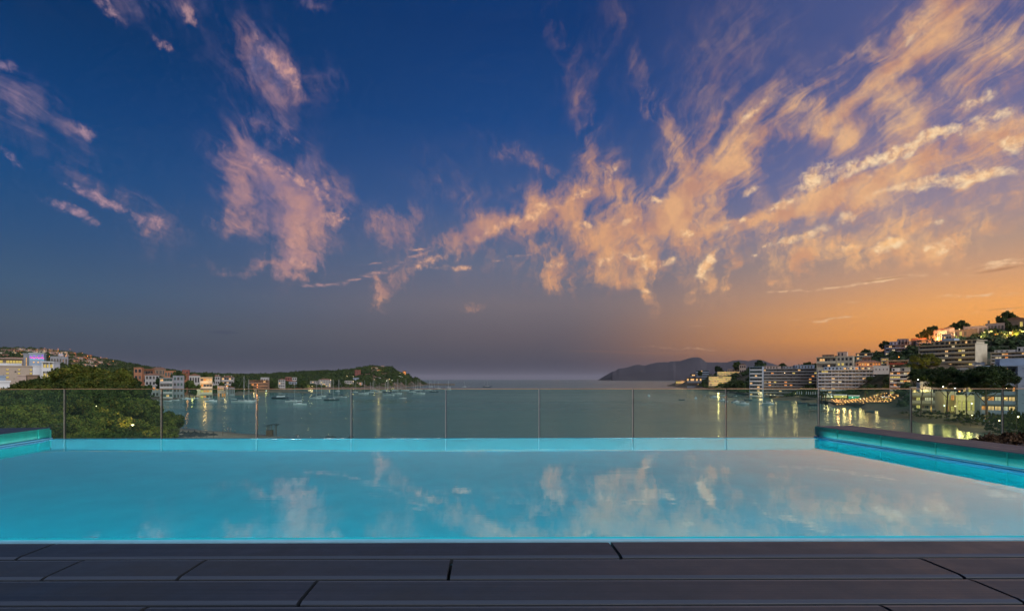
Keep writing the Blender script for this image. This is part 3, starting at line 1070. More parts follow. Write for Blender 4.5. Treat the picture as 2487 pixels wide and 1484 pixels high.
LL = Land([(-900, [(60, 2), (150, 5), (300, 9), (450, 15), (800, 60), (1500, 125), (1900, 90)]),
           (-300, [(60, 2), (150, 5), (300, 9), (450, 15), (800, 60), (1500, 118), (1900, 90)]),
           (0, [(60, 2), (150, 5), (300, 9), (450, 14), (800, 52), (1500, 117), (2000, 80)]),
           (100, [(60, 2), (150, 5), (300, 9), (450, 13), (800, 45), (1500, 111), (2000, 80)]),
           (180, [(60, 2), (200, 5), (400, 10), (800, 40), (1500, 100), (2000, 60)]),
           (250, [(60, 2), (300, 6), (480, 9), (800, 33), (1500, 80), (2000, 50)]),
           (300, [(60, 2), (200, 3), (400, 3), (500, 5), (800, 24), (1500, 68), (2000, 40)]),
           (345, [(60, 2), (120, 1), (200, -2), (490, -2), (515, 1.5), (800, 19), (1450, 55), (2000, 35)]),
           (400, [(490, -2), (520, 1.5), (640, 5), (800, 12), (1400, 46), (1900, 30)]),
           (470, [(585, -2), (605, 1.2), (700, 5), (900, 12), (1400, 37), (1900, 25)]),
           (560, [(620, -2), (650, 1.2), (800, 5), (1000, 12), (1400, 33), (1900, 20)]),
           (650, [(790, -2), (825, 1.2), (1000, 7), (1200, 18), (1450, 32), (1900, 20)]),
           (720, [(960, -2), (1000, 2), (1150, 11), (1300, 26), (1500, 38), (1900, 20)]),
           (780, [(1045, -2), (1075, 2), (1200, 14), (1350, 30), (1500, 43), (1900, 20)]),
           (850, [(1090, -2), (1125, 3.5), (1250, 20), (1400, 46), (1700, 30)]),
           (905, [(1160, -2), (1190, 5), (1300, 35), (1400, 56), (1600, 30)]),
           (950, [(1220, -2), (1250, 6), (1360, 42), (1440, 54), (1650, 25)]),
           (990, [(1360, -2), (1385, 6), (1470, 28), (1540, 36), (1700, 15)]),
           (1012, [(1560, -2), (1585, 6), (1680, 22), (1750, 24), (1850, 5)]),
           (1030, [(1740, -2), (1765, 3), (1810, 6), (1850, 2), (1900, -2)]),
           (1042, [(1740, -2), (1900, -2)])], 3)
_R = [(1612, [(1500, -2), (1700, -2)]),
      (1620, [(1570, -2), (1590, 2), (1640, 2), (1680, -2)]),
      (1640, [(1420, -2), (1445, 5), (1520, 12), (1700, 4)]),
      (1680, [(1150, -2), (1175, 3), (1250, 12), (1350, 26), (1700, 12)]),
      (1720, [(930, -2), (960, 2), (1020, 9), (1150, 31), (1500, 20)]),
      (1745, [(765, -2), (790, 1.2), (870, 3), (1000, 18), (1100, 38), (1500, 20)]),
      (1790, [(690, -2), (710, 2), (850, 6), (950, 28), (1030, 40), (1500, 20)]),
      (1846, [(580, -2), (597, 2.5), (700, 5), (780, 20), (900, 46), (1300, 30)]),
      (1920, [(480, -2), (495, 2.5), (600, 4), (680, 20), (850, 39), (1200, 30)]),
      (1990, [(440, -2), (455, 2.8), (500, 4), (560, 22), (780, 42), (1100, 30)]),
      (2080, [(372, -2), (388, 2.5), (450, 4.5), (480, 16), (540, 30), (720, 51), (1000, 40)]),
      (2105, [(330, -2), (352, 2.2), (430, 4.5), (460, 16), (520, 34), (700, 54), (1000, 40)]),
      (2160, [(262, -2), (275, 1.2), (385, 4), (425, 14), (460, 33), (600, 50), (680, 58), (1000, 50)]),
      (2260, [(228, -2), (238, 1.0), (320, 6), (345, 17), (370, 25), (440, 43), (560, 63), (900, 50)]),
      (2370, [(190, -2), (200, 1.0), (300, 5), (340, 19), (370, 25), (440, 46), (520, 68), (900, 60)]),
      (2487, [(158, -2), (166, 1.2), (280, 5), (330, 21), (370, 27), (440, 52), (520, 76), (900, 70)]),
      (2900, [(128, -2), (140, 2), (280, 6), (330, 24), (370, 30), (440, 58), (520, 92), (900, 90)]),
      (3600, [(100, -2), (120, 2), (280, 8), (330, 28), (370, 36), (440, 70), (520, 100), (900, 100)])]
LR = Land(_R, 9)

# ground: soil, scrub and rock by height and slope
def ground_mat(name, soil, scrub, rock):
    m = bpy.data.materials.new(name)
    m.use_nodes = True
    t = m.node_tree
    N = NB(t)
    b = t.nodes["Principled BSDF"]
    pos = N.n("ShaderNodeNewGeometry").outputs["Position"]
    s = N.n("ShaderNodeSeparateXYZ")
    N.put(s.inputs[0], pos)
    n1 = N.noise(pos, 0.03, 6.0, 0.65).outputs[0]
    n2 = N.noise(pos, 0.35, 5.0, 0.65).outputs[0]
    c = N.mix(N.mr(n1, 0.42, 0.56), soil + (1,), scrub + (1,))
    low = N.mr(N.m("ADD", s.outputs[2], N.m("MULTIPLY", n2, 2.0)), 2.6, 4.2)
    c = N.mix(low, rock + (1,), c)
    c = N.mix(0.6, c, N.ramp(n2, [(0.3, (0.45, 0.45, 0.45, 1)), (0.7, (1.3, 1.3, 1.3, 1))]), "MULTIPLY")
    N.put(b.inputs["Base Color"], c)
    b.inputs["Roughness"].default_value = 0.9
    bp = N.n("ShaderNodeBump")
    bp.inputs["Strength"].default_value = 0.8
    bp.inputs["Distance"].default_value = 0.6
    N.put(bp.inputs["Height"], n2)
    N.put(b.inputs["Normal"], bp.outputs[0])
    return m


m_groundL = ground_mat("hill_ground", (0.16, 0.10, 0.065), (0.035, 0.05, 0.02), (0.16, 0.12, 0.085))
m_groundR = ground_mat("shore_ground", (0.11, 0.085, 0.055), (0.03, 0.045, 0.018), (0.15, 0.115, 0.075))
dsL = list(np.unique(np.concatenate([np.linspace(60, 500, 14), np.linspace(500, 900, 28), np.linspace(900, 1560, 60), np.linspace(1560, 2000, 16)])))
LL.mesh("hill_terrain", -900, 1044, 6, dsL, m_groundL)
dsR = list(np.unique(np.concatenate([np.linspace(100, 300, 44), np.linspace(300, 560, 60), np.linspace(560, 900, 34), np.linspace(900, 1700, 40)])))
LR.mesh("shore_terrain", 1610, 3600, 6, dsR, m_groundR)

# beach
m_sand = bpy.data.materials.new("beach_sand")
m_sand.use_nodes = True
_t = m_sand.node_tree
N = NB(_t)
b = _t.nodes["Principled BSDF"]
pos = N.n("ShaderNodeNewGeometry").outputs["Position"]
s_ = N.n("ShaderNodeSeparateXYZ")
N.put(s_.inputs[0], pos)
n1 = N.noise(pos, 0.25, 6.0, 0.6).outputs[0]
c_s = N.mix(N.mr(n1, 0.35, 0.65), (0.22, 0.17, 0.125, 1), (0.33, 0.26, 0.19, 1))
c_s = N.mix(N.mr(s_.outputs[2], 0.05, 0.55), (0.10, 0.08, 0.06, 1), c_s)
N.put(b.inputs["Base Color"], c_s)
N.put(b.inputs["Roughness"], N.mr(s_.outputs[2], 0.05, 0.4, 0.35, 0.95))
LB = Land([(200, [(60, 2.5), (150, 1.8), (225, 0.4), (232, -0.6)]), (432, [(60, 2.5), (150, 1.5), (215, 0.12), (222, -0.5)]), (555, [(60, 2.5), (150, 1.3), (199, 0.12), (205, -0.5)]),
           (623, [(60, 2.5), (145, 1.3), (190, 0.12), (196, -0.5)]), (702, [(60, 2.5), (140, 1.2), (180, 0.12), (186, -0.5)]), (740, [(60, 2.5), (135, 1.2), (175, 0.12), (181, -0.5)]),
           (1000, [(60, 2.5), (120, 1.2), (160, 0.1), (166, -0.5)]), (1500, [(60, 2.5), (110, 1.2), (148, 0.1), (154, -0.5)]), (2200, [(60, 2.5), (110, 1.0), (138, 0.1), (144, -0.5)]), (2700, [(60, 2.5), (110, 1.0), (150, 0.1), (160, -0.5)])], 5)
LB.k *= 0
_h0 = LB.h


def _hb(px, d):
    i = int(np.clip(np.searchsorted(LB.px, px) - 1, 0, len(LB.px) - 2))
    t = min(1, max(0, (px - LB.px[i]) / (LB.px[i + 1] - LB.px[i])))
    za = float(np.interp(d, [q[0] for q in LB.cols[i][1]], [q[1] for q in LB.cols[i][1]]))
    zb = float(np.interp(d, [q[0] for q in LB.cols[i + 1][1]], [q[1] for q in LB.cols[i + 1][1]]))
    return za * (1 - t) + zb * t + 0.05 * math.sin(px * 0.05 + d * 0.1)


LB.h = _hb
LB.mesh("beach", 200, 2700, 12, list(np.linspace(60, 240, 46)), m_sand)

# low rocky spit and the harbour mole
m_rock = mat("rock", (0.13, 0.105, 0.08), 0.9, 0.45, 0.4, bump=0.8, bscale=2.0)


def rocky(name, pts, wid, hgt, seg, seed, mt=None):
    """a ridge of boulders along a line"""
    rg = random.Random(seed)
    mb = MB()
    for k in range(seg):
        t = k / (seg - 1)
        f_ = t * (len(pts) - 1)
        i = min(int(f_), len(pts) - 2)
        p = Vector(pts[i]).lerp(Vector(pts[i + 1]), f_ - i)
        w_ = wid * (1 - 0.6 * t * t)
        for _ in range(4):
            c = p + Vector((rg.uniform(-1, 1) * w_ * 0.5, rg.uniform(-1, 1) * w_ * 0.5, 0))
            r = rg.uniform(0.5, 1.1) * w_ * 0.35
            vs = []
            for a in range(6):
                th = a / 6 * 6.283 + rg.uniform(-0.3, 0.3)
                vs.append((c.x + math.cos(th) * r, c.y + math.sin(th) * r, -0.5))
            for a in range(6):
                th = a / 6 * 6.283 + rg.uniform(-0.3, 0.3)
                q = rg.uniform(0.5, 0.8)
                vs.append((c.x + math.cos(th) * r * q, c.y + math.sin(th) * r * q, hgt * rg.uniform(0.45, 1.0) * (1 - 0.5 * t)))
            mb.add(vs, [(i2, (i2 + 1) % 6, (i2 + 1) % 6 + 6, i2 + 6) for i2 in range(6)] + [(6, 7, 8, 9, 10, 11)])
    return mb.build(name, mt or m_rock)


o = rocky("rocky_shore", [W(650, 949, 860).to_tuple()[:2] + (0,), W(700, 952, 800).to_tuple()[:2] + (0,), W(772, 954, 765).to_tuple()[:2] + (0,)], 34, 2.4, 46, 1)
tag(o, kind="structure")
mo = MB()
pA, pB = W(1030, 935, 1790), W(1101, 935, 1800)
mo.prism([(pA.x, pA.y - 8), (pB.x - 6, pB.y - 8), (pB.x + 6, pB.y), (pB.x - 6, pB.y + 8), (pA.x, pA.y + 8)], -2, 4.6)
mole = mo.build("harbour_mole", mat("mole_stone", (0.16, 0.13, 0.10), 0.9, 0.3, 0.2, bump=0.6, bscale=1.0))
tag(mole, "long low stone harbour mole reaching out from the wooded headland into open sea", "pier")
rb = rocky("boulder", [(pA.x, pA.y - 9, 0), (pB.x, pB.y - 8, 0)], 7, 3.6, 40, 2)
rb.parent = mole
rb["kind"] = "stuff"

# far mountains across the bay
prof = [(1484, 920.9), (1486, 902), (1492, 900.5), (1499, 901.6), (1501, 895), (1514, 894), (1528, 891), (1539, 886.7), (1553, 886), (1566, 888.5), (1575, 885), (1593, 880.4), (1614, 879.5), (1622, 880.4), (1631, 877), (1654, 876.5), (1667, 872), (1681, 868), (1695, 867.3), (1703, 869.6), (1715, 879.5), (1726, 880), (1765, 880), (1780, 876), (1794, 874.5), (1817, 876.4), (1837, 873), (1855, 875.4), (1871, 882), (1900, 890), (2000, 895), (2300, 900), (2700, 908)]
m_mtn = mat("far_rock", (0.020, 0.019, 0.028), 0.95, 0.3, 0.0012, bump=0.0, col2=(0.032, 0.028, 0.036))
pxs = np.arange(1484, 2700, 3)
D0 = 8600.0
rg = np.random.default_rng(11)
tops = np.interp(pxs, [p[0] for p in prof], [p[1] for p in prof])
rough = np.convolve(rg.normal(0, 1, len(pxs) + 8), np.ones(3) / 3, "same")[:len(pxs)] * 0.5
rough2 = np.convolve(rg.normal(0, 1, len(pxs) + 30), np.ones(15) / 15, "same")[:len(pxs)]
vs, fs = [], []
nr = 9
for r in range(nr):
    t = r / (nr - 1)
    for i, p in enumerate(pxs):
        d = D0 + (t if t < 1 else 1.0) * 900 + 160 * math.sin(i * 0.045) * (1 - t)
        top = (HY - tops[i] - rough[i]) / F * (D0 + 900) + CZ
        cliff = 0.35 if p < 1640 else 0.1
        g = 0 if t == 0 else (cliff + (1 - cliff) * (t ** (0.85 + 0.15 * math.sin(i * 0.05))))
        vs.append(((p - CX) / F * (D0 + 900) if t == 1 else (p - CX) / F * d, d, -5 if t == 0 else top * g + 0))
n = len(pxs)
for r in range(nr - 1):
    for i in range(n - 1):
        fs.append((r * n + i, r * n + i + 1, (r + 1) * n + i + 1, (r + 1) * n + i))
k0 = len(vs)
for i, p in enumerate(pxs):
    vs.append(((p - CX) / F * (D0 + 900), D0 + 2600, -5))
for i in range(n - 1):
    fs.append(((nr - 1) * n + i, (nr - 1) * n + i + 1, k0 + i + 1, k0 + i))
fs.append(tuple([r * n for r in range(nr)] + [k0])[::-1])
me = bpy.data.meshes.new("mountains")
me.from_pydata(vs, [], fs)
me.materials.append(m_mtn)
me.polygons.foreach_set("use_smooth", [True] * len(me.polygons))
o = put(me, "mountains")
tag(o, kind="structure")

# ------------------------------------------------------------------ foliage
def leaf_mat(name, dark, light, warm=(0.10, 0.09, 0.02), scale=0.5):
    m = bpy.data.materials.new(name)
    m.use_nodes = True
    t = m.node_tree
    N = NB(t)
    b = t.nodes["Principled BSDF"]
    g = N.n("ShaderNodeNewGeometry")
    oi = N.n("ShaderNodeObjectInfo")
    n1 = N.noise(g.outputs["Position"], scale, 3.0, 0.6).outputs[0]
    f = N.m("ADD", N.m("MULTIPLY", N.mr(n1, 0.36, 0.64), 0.75), N.m("MULTIPLY", g.outputs["Random Per Island"], 0.25))
    c = N.mix(f, dark + (1,), light + (1,))
    c = N.mix(N.m("MULTIPLY", N.mr(g.outputs["Random Per Island"], 0.7, 1.0), 0.45), c, warm + (1,))
    c = N.mix(1.0, c, N.ramp(oi.outputs["Random"], [(0, (0.6, 0.7, 0.75, 1)), (1, (1.4, 1.25, 0.95, 1))]), "MULTIPLY")
    N.put(b.inputs["Base Color"], c)
    b.inputs["Roughness"].default_value = 0.75
    b.inputs["Specular IOR Level"].default_value = 0.2
    return m


m_pine = leaf_mat("pine_needles", (0.016, 0.036, 0.009), (0.115, 0.145, 0.024), (0.22, 0.155, 0.035), 0.38)
m_wood = leaf_mat("wood_foliage", (0.018, 0.045, 0.016), (0.065, 0.105, 0.03), (0.10, 0.10, 0.03), 0.06)
m_bush = leaf_mat("bush_leaves", (0.03, 0.055, 0.015), (0.09, 0.125, 0.03), (0.15, 0.10, 0.03), 0.4)
m_hillw = leaf_mat("hill_foliage", (0.010, 0.028, 0.011), (0.036, 0.062, 0.020), (0.055, 0.055, 0.02), 0.03)
m_olive = leaf_mat("olive_leaves", (0.06, 0.08, 0.015), (0.17, 0.19, 0.035), (0.24, 0.20, 0.04), 0.5)
m_red = leaf_mat("bed_leaves", (0.05, 0.03, 0.015), (0.13, 0.06, 0.03), (0.20, 0.11, 0.05), 3.0)
m_bark = mat("bark", (0.13, 0.085, 0.055), 0.9, 0.35, 2.0, bump=0.8, bscale=6.0)


def arrays_to_mesh(name, V, Q, mt, tri=False):
    me = bpy.data.meshes.new(name)
    k = 3 if tri else 4
    me.vertices.add(len(V))
    me.vertices.foreach_set("co", np.asarray(V, np.float32).ravel())
    me.loops.add(len(Q) * k)
    me.loops.foreach_set("vertex_index", np.asarray(Q, np.int32).ravel())
    me.polygons.add(len(Q))
    me.polygons.foreach_set("loop_start", np.arange(0, len(Q) * k, k, dtype=np.int32))
    me.polygons.foreach_set("loop_total", np.full(len(Q), k, dtype=np.int32))
    me.update(calc_edges=True)
    me.materials.append(mt)
    return me


def leaf_cloud(r, C, Rc, n, size, squash=0.75, elong=1.6, up=0.35):
    """quads: n leaf sprays on each of the clumps C with radii Rc"""
    V = []
    for c, rc in zip(C, Rc):
        d = r.normal(size=(n, 3))
        d /= np.linalg.norm(d, axis=1)[:, None]
        p = c + d * rc * r.uniform(0.62, 1.05, (n, 1)) * np.array([1, 1, squash])
        nn = d + r.normal(0, 0.55, (n, 3))
        nn /= np.linalg.norm(nn, axis=1)[:, None]
        a = np.cross(nn, r.normal(size=(n, 3)))
        a /= np.linalg.norm(a, axis=1)[:, None]
        a = a + d * 0.5 + np.array([0, 0, up])
        a /= np.linalg.norm(a, axis=1)[:, None]
        b = np.cross(nn, a)
        s = size * r.uniform(0.6, 1.3, (n, 1))
        V.append(np.stack([p - a * s * elong * 0.5 - b * s * 0.25, p - a * s * 0.1 - b * s * 0.5, p + a * s * elong * 0.6, p - a * s * 0.1 + b * s * 0.5], axis=1))
    V = np.concatenate(V).reshape(-1, 3)
    Q = np.arange(len(V)).reshape(-1, 4)
    return V, Q


def pine_crown(seed, R, Hc, ncl, per, size, mt, dome=1.0, name="crown", under=0.25):
    r = np.random.default_rng(seed)
    C, Rc = [], []
    for i in range(ncl):
        th = r.uniform(0, 6.283)
        q = math.sqrt(r.uniform(0, 1)) * 0.9
        top = Hc * (1 - q ** 2.2) ** 0.5 * (0.9 + 0.2 * math.sin(th * 3 + seed))
        z = top * (r.uniform(0.72, 1.0) if r.uniform() > 0.28 else r.uniform(-under, 0.6))
        rr = R * q * (1 + 0.16 * math.sin(th * 2 + seed * 1.7) + 0.1 * math.sin(th * 5 + seed))
        C.append((rr * math.cos(th), rr * math.sin(th), z))
        Rc.append(R * r.uniform(0.13, 0.24))
    return arrays_to_mesh(name, *leaf_cloud(r, np.array(C), Rc, per, size), mt)


def pine_trunk(seed, H, R, r0, forks=5, lean=0.5):
    r = random.Random(seed)
    mb = MB()
    top = Vector((r.uniform(-lean, lean), r.uniform(-lean, lean), H * 0.72))
    mid = Vector((top.x * 0.3 + r.uniform(-0.3, 0.3), top.y * 0.3, H * 0.35))
    mb.tube([(0, 0, -0.6), mid, top], [r0, r0 * 0.8, r0 * 0.6], 8)
    for k in range(forks):
        a = k / forks * 6.283 + r.uniform(-0.4, 0.4)
        st_ = mid.lerp(top, r.uniform(0.35, 1.0))
        e = Vector((math.cos(a) * R * 0.6, math.sin(a) * R * 0.6, H * r.uniform(0.86, 0.98)))
        m2 = st_.lerp(e, 0.5) + Vector((0, 0, -H * 0.04))
        mb.tube([st_, m2, e], [r0 * 0.42, r0 * 0.3, r0 * 0.12], 6)
    return mb.mesh("trunk", m_bark, True)


def make_tree(name, label, cat, loc, crown, trunk, H, group=None, scale=1.0, rz=0.0, sz=None):
    t = empty(name, loc, rz)
    tag(t, label, cat, group)
    t.scale = (scale, scale, sz or scale)
    c = put(crown, "crown", t)
    c.location = (0, 0, H)
    put(trunk, "trunk", t)
    return t


# dense pines between the hotel and the beach, left
crownA = [pine_crown(s, 7.5, 5.8, 44, 460, 0.36, m_pine, under=0.9) for s in (1, 2, 3)]
trunkA = [pine_trunk(s, 13.5, 7.0, 0.36) for s in (1, 2, 3)]
LP = [(212, 888, 112, 10.5, "tallest rounded pine, the high dome of the grove left of the bay"), (158, 912, 104, 8.2, "pine on the left shoulder of the tallest dome in the grove"), (268, 905, 103, 8.2, "pine on the right shoulder of the tallest dome in the grove"),
      (98, 925, 92, 7.6, "broad pine in front of the hotel's low balcony wing"), (52, 936, 84, 7.2, "pine at the left end of the grove by the low white houses"), (306, 930, 95, 7.2, "pine at the right edge of the grove above the glass top"),
      (352, 968, 84, 7.0, "olive green pine behind the second glass panel, near the water"), (384, 1004, 78, 6.4, "lowest outer pine of the grove beside the beach parasols"), (298, 975, 74, 7.0, "sunlit looking yellow green pine behind the middle of the second panel"),
      (205, 948, 76, 7.4, "pine right behind the first glass joint under the grove's dome"), (125, 960, 66, 6.6, "dark pine low behind the first glass panel"), (236, 1002, 58, 6.0, "pine low behind the second panel close to the pool edge"), (328, 1022, 64, 5.4, "bushy pine low behind the second panel near its right end"),
      (28, 985, 56, 5.6, "pine behind the left end of the first glass panel"), (402, 1040, 76, 4.6, "small pine overhanging the sand beside the thatched parasols"), (150, 1022, 50, 5.0, "low pine behind the first glass joint just over the water"), (70, 1030, 46, 4.6, "low dark pine above the left overflow wall"),
      (395, 965, 100, 4.5, "narrow pine top at the grove's waterside corner"), (280, 1052, 46, 4.2, "lowest pine crown right above the pool edge, second panel"), (360, 1058, 52, 4.2, "low pine crown above the pool edge beside the second joint"), (-60, 950, 80, 8, "large pine cut by the left border of the view"), (-20, 1030, 48, 5, "dark pine low at the left border of the view")]
for i, (px, py, d, R, lab) in enumerate(LP):
    R *= 0.77
    px -= max(0, px - 200) * (0.30 if py < 980 else 0.15)
    py += 11 if py < 945 else 4
    top = CZ - (py - HY) / F * d
    s = R / 7.5
    px = px
    g0 = min(max(LL.h(px, d), 1.0), top - 5)
    H = (top - g0) / s - 5.4 * 0.98
    t = make_tree("pine_tree", lab, "tree", (((px - CX) / F * d), d, g0), crownA[i % 3], trunkA[i % 3], max(H, 2), "pines of the grove on the left", s, i * 1.9)
    t.children[1].scale = (1, 1, max(H, 2) / 11.0)

# garden umbrella pines on the right
crownB = [pine_crown(s, 8.0, 6.2, 150, 200, 0.36, m_wood, under=0.35) for s in (11, 12)]
SHX, SHD = [2160, 2195, 2223, 2273, 2334, 2396, 2487, 2700], [266, 255, 243, 232, 215, 192, 162, 138]
for (px, yt, yb, d, R, lab, k) in [(2300, 896, 944, 250, 9.2, "left one of the two flat crowned umbrella pines in the lit garden", 0), (2398, 892, 944, 212, 10.4, "larger umbrella pine with forked trunk before the grey blue block", 1), (2348, 912, 942, 240, 5.6, "small umbrella pine filling the gap between the two larger ones", 0),
                                (2236, 897, 938, 262, 6.0, "dark round pine beside the balconied block, left of the garden", 1), (2262, 899, 925, 262, 4.8, "bushy pine above the flat roofs behind the garden", 0)]:
    top = CZ - (yt - HY) / F * d
    s = R / 8.0
    g0 = LR.h(px, d)
    H = (top - g0) / s - 6.2
    t = make_tree("umbrella_pine", lab, "tree", ((px - CX) / F * d, d, g0), crownB[k], pine_trunk(20 + int(px), (H + 1.0), 7.0, 0.42, 4, 1.2), H, "umbrella pines of the garden", s, px * 0.7)

# single trees on hills and among the houses
crownC = [pine_crown(s, 4.2, 3.4, 34, 60, 0.75, m_wood, under=0.5) for s in (21, 22, 23)]
trunkC = [pine_trunk(s, 6.5, 4.0, 0.24, 4, 0.3) for s in (21, 22, 23)]
crownO = pine_crown(31, 6.5, 6.5, 70, 110, 0.6, m_olive, under=0.9)
ST = [(2262, 793, 530, 6.5, LR, "wind-bent pine on the skyline left of the ridge villas"), (2240, 806, 545, 4.5, LR, "small skyline pine at the left end of the villa ridge"), (2335, 780, 525, 7.5, LR, "round pine on the skyline behind the first villa roof"), (2312, 790, 530, 4.5, LR, "low pine leaning left of the round skyline pine"),
      (2443, 760, 520, 8.5, LR, "tallest skyline pine near the right border"), (2150, 829, 640, 7, LR, "skyline pine left of the grey apartment block"), (2025, 863, 700, 6, LR, "skyline tree above the cream terraced block"), (2105, 850, 690, 8, LR, "dark tree crowning the ridge between two blocks"),
      (1900, 883, 780, 7, LR, "tree on the ridge above the long grey building's left half"), (1960, 880, 760, 7, LR, "tree on the ridge above the long grey building's right half"), (1790, 880, 985, 9, LR, "skyline pine above the terraced golden hotel"), (1846, 876, 920, 10, LR, "largest dark crown above the terraced golden hotel"), (1745, 890, 1020, 8, LR, "skyline pine at the left above the golden hotel"),
      (395, 917, 530, 7, LL, "umbrella-shaped pine before the white block with green balconies"), (322, 920, 480, 8, LL, "dark pine standing right of the grove before orange towers"), (355, 936, 500, 6, LL, "pine among the low white walls near the grove"), (432, 903, 590, 7, LL, "dark pine between the terracotta houses"), (462, 926, 560, 9, LL, "broad dark pine left of the lit balcony house"),
      (505, 905, 760, 8, LL, "pine on the slope above the lit balcony house"), (538, 930, 640, 7, LL, "dark pine beside the white sign tower"), (575, 925, 780, 9, LL, "dark pine group centre between white houses and brown block"), (600, 932, 780, 8, LL, "dark pine left of the brown block"), (662, 924, 880, 9, LL, "dark pine right of the brown block"), (640, 915, 960, 9, LL, "pine behind the brown block"),
      (733, 925, 1010, 9, LL, "dark pine right of the red roofed house"), (820, 925, 1120, 9, LL, "dark pine right of the white four storey block"), (890, 925, 1200, 10, LL, "dark pine below the lit villas"), (250, 922, 360, 9, LL, "dark pine behind the grove's right shoulder"), (300, 905, 470, 8, LL, "pine on the slope right of the grove's dome"),
      (360, 900, 700, 7, LL, "pine above the orange tower"), (1880, 930, 640, 6, LR, "dark tree in front of the long grey building"), (1830, 925, 640, 8, LR, "dark tree mass at the grey building's left foot"), (1795, 925, 760, 9, LR, "dark tree below the golden hotel's right end"), (1770, 930, 780, 7, LR, "tree below the golden hotel beside the shore rocks"),
      (1700, 902, 1090, 6, LR, "tree between the stepped grey houses and golden hotel"), (2190, 905, 420, 4, LR, "small tree behind the balconied block's roof"), (2462, 790, 500, 7, LR, "pine under the skyline villa at the right border"), (2420, 800, 500, 7, LR, "pine in the belt below the villa terrace"), (2470, 812, 480, 8, LR, "pine over the orange lit wall at the right")]
for i, (px, yt, d, R, land, lab) in enumerate(ST):
    s = R / 4.2
    top = CZ - (yt - HY) / F * d
    g0 = land.h(px, d)
    if top < g0 + 4:
        top = g0 + 6
    H = (top - g0) / s - 4.9
    t = make_tree("hill_tree", lab, "tree", ((px - CX) / F * d, d, g0 - 0.5), crownC[i % 3], trunkC[i % 3], H, "single trees on the slopes", s, i * 1.3)
    t.children[0].scale = (1, 1, 1.45)
    t.children[1].scale = (1, 1, max(0.3, H / 5.2))
px, d = 2246, 395
t = make_tree("olive_tree", "broad yellow green tree lit from below beside the curved slab block", "tree", ((px - CX) / F * d, d, LR.h(px, d) - 1), crownO, pine_trunk(77, 6, 5, 0.4), 0.0, None, 1.35, 0)
t.children[0].location.z = (CZ - (858 - HY) / F * d - LR.h(px, d)) / 1.35 - 6.2
t.location.y = d

# woods that read as one mass
def blob(r, leaves=22):
    bm = bmesh.new()
    bmesh.ops.create_icosphere(bm, subdivisions=1, radius=1.0)
    V = np.array([v.co[:] for v in bm.verts])
    T = np.array([[v.index for v in f.verts] for f in bm.faces])
    bm.free()
    V = V * r.uniform(0.72, 1.2, (len(V), 1)) * np.array([1, 1, 0.72])
    d = r.normal(size=(leaves, 3))
    d /= np.linalg.norm(d, axis=1)[:, None]
    d[:, 2] = np.abs(d[:, 2]) * 1.0 - 0.15
    p = d * np.array([1, 1, 0.78]) * r.uniform(0.9, 1.12, (leaves, 1))
    a = r.normal(size=(leaves, 3)) * 0.22
    b = r.normal(size=(leaves, 3)) * 0.22
    LV = np.stack([p - a, p + a, p + b + d * 0.12], axis=1).reshape(-1, 3)
    LT = np.arange(len(LV)).reshape(-1, 3) + len(V)
    return np.concatenate([V, LV]), np.concatenate([T, LT])


def wood(name, land, n, region, rad, seed, label, avoid=(), mt=None, lift=0.35, leaves=22):
    """region(px, d) -> weight 0..1"""
    r = np.random.default_rng(seed)
    tmpl = [blob(r, leaves) for _ in range(6)]
    Vs, Ts, off, cnt, tries = [], [], 0, 0, 0
    while cnt < n and tries < n * 12:
        tries += 1
        px, d = region[0](r)
        if any(a[0] < px < a[1] and a[2] < d < a[3] for a in avoid):
            continue
        if r.uniform() > region[1](px, d):
            continue
        z = land.h(px, d)
        if z < 2.2:
            continue
        V, T = tmpl[r.integers(6)]
        R = r.uniform(*rad) * (0.8 + 0.4 * r.uniform())
        th = r.uniform(0, 6.283)
        c, s = math.cos(th), math.sin(th)
        M = np.array([[c, -s, 0], [s, c, 0], [0, 0, r.uniform(0.85, 1.25)]])
        Vs.append((V @ M.T) * R + np.array([(px - CX) / F * d, d, z + R * lift]))
        Ts.append(T + off)
        off += len(V)
        cnt += 1
    o = put(arrays_to_mesh(name, np.concatenate(Vs), np.concatenate(Ts), mt or m_wood, tri=True), name)
    tag(o, label, "woods", kind="stuff")
    return o

# ------------------------------------------------------------------ building kit
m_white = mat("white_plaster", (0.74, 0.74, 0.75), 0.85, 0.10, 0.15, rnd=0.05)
m_cream = mat("cream_plaster", (0.64, 0.57, 0.43), 0.85, 0.12, 0.2, rnd=0.06)
m_pinkw = mat("pink_plaster", (0.50, 0.38, 0.32), 0.85, 0.15, 0.3, rnd=0.1)
m_terra = mat("terracotta_plaster", (0.38, 0.17, 0.09), 0.85, 0.15, 0.3, rnd=0.08)
m_brickr = mat("red_brick", (0.30, 0.10, 0.075), 0.85, 0.2, 0.6)
m_brown = mat("brown_plaster", (0.27, 0.18, 0.12), 0.85, 0.15, 0.3)
m_greyb = mat("grey_plaster", (0.30, 0.31, 0.34), 0.85, 0.12, 0.3)
m_bluew = mat("blue_grey_plaster", (0.33, 0.41, 0.52), 0.8, 0.10, 0.3)
m_beige = mat("beige_curtain", (0.40, 0.34, 0.26), 0.9, 0.2, 0.6, rnd=0.25)
m_roof = mat("roof_tile", (0.22, 0.11, 0.07), 0.9, 0.25, 0.8, bump=0.5, bscale=3.0)
m_rail = mat("balcony_rail", (0.62, 0.67, 0.76), 0.5, 0.10, 0.4, rnd=0.05)
m_railg = mat("balcony_glass", (0.10, 0.15, 0.18), 0.2, 0.2, 0.4)
m_redr = mat("red_band", (0.42, 0.09, 0.05), 0.8, 0.15, 0.4)
m_frame = mat("window_frame", (0.16, 0.15, 0.14), 0.6, 0.1, 1.0)
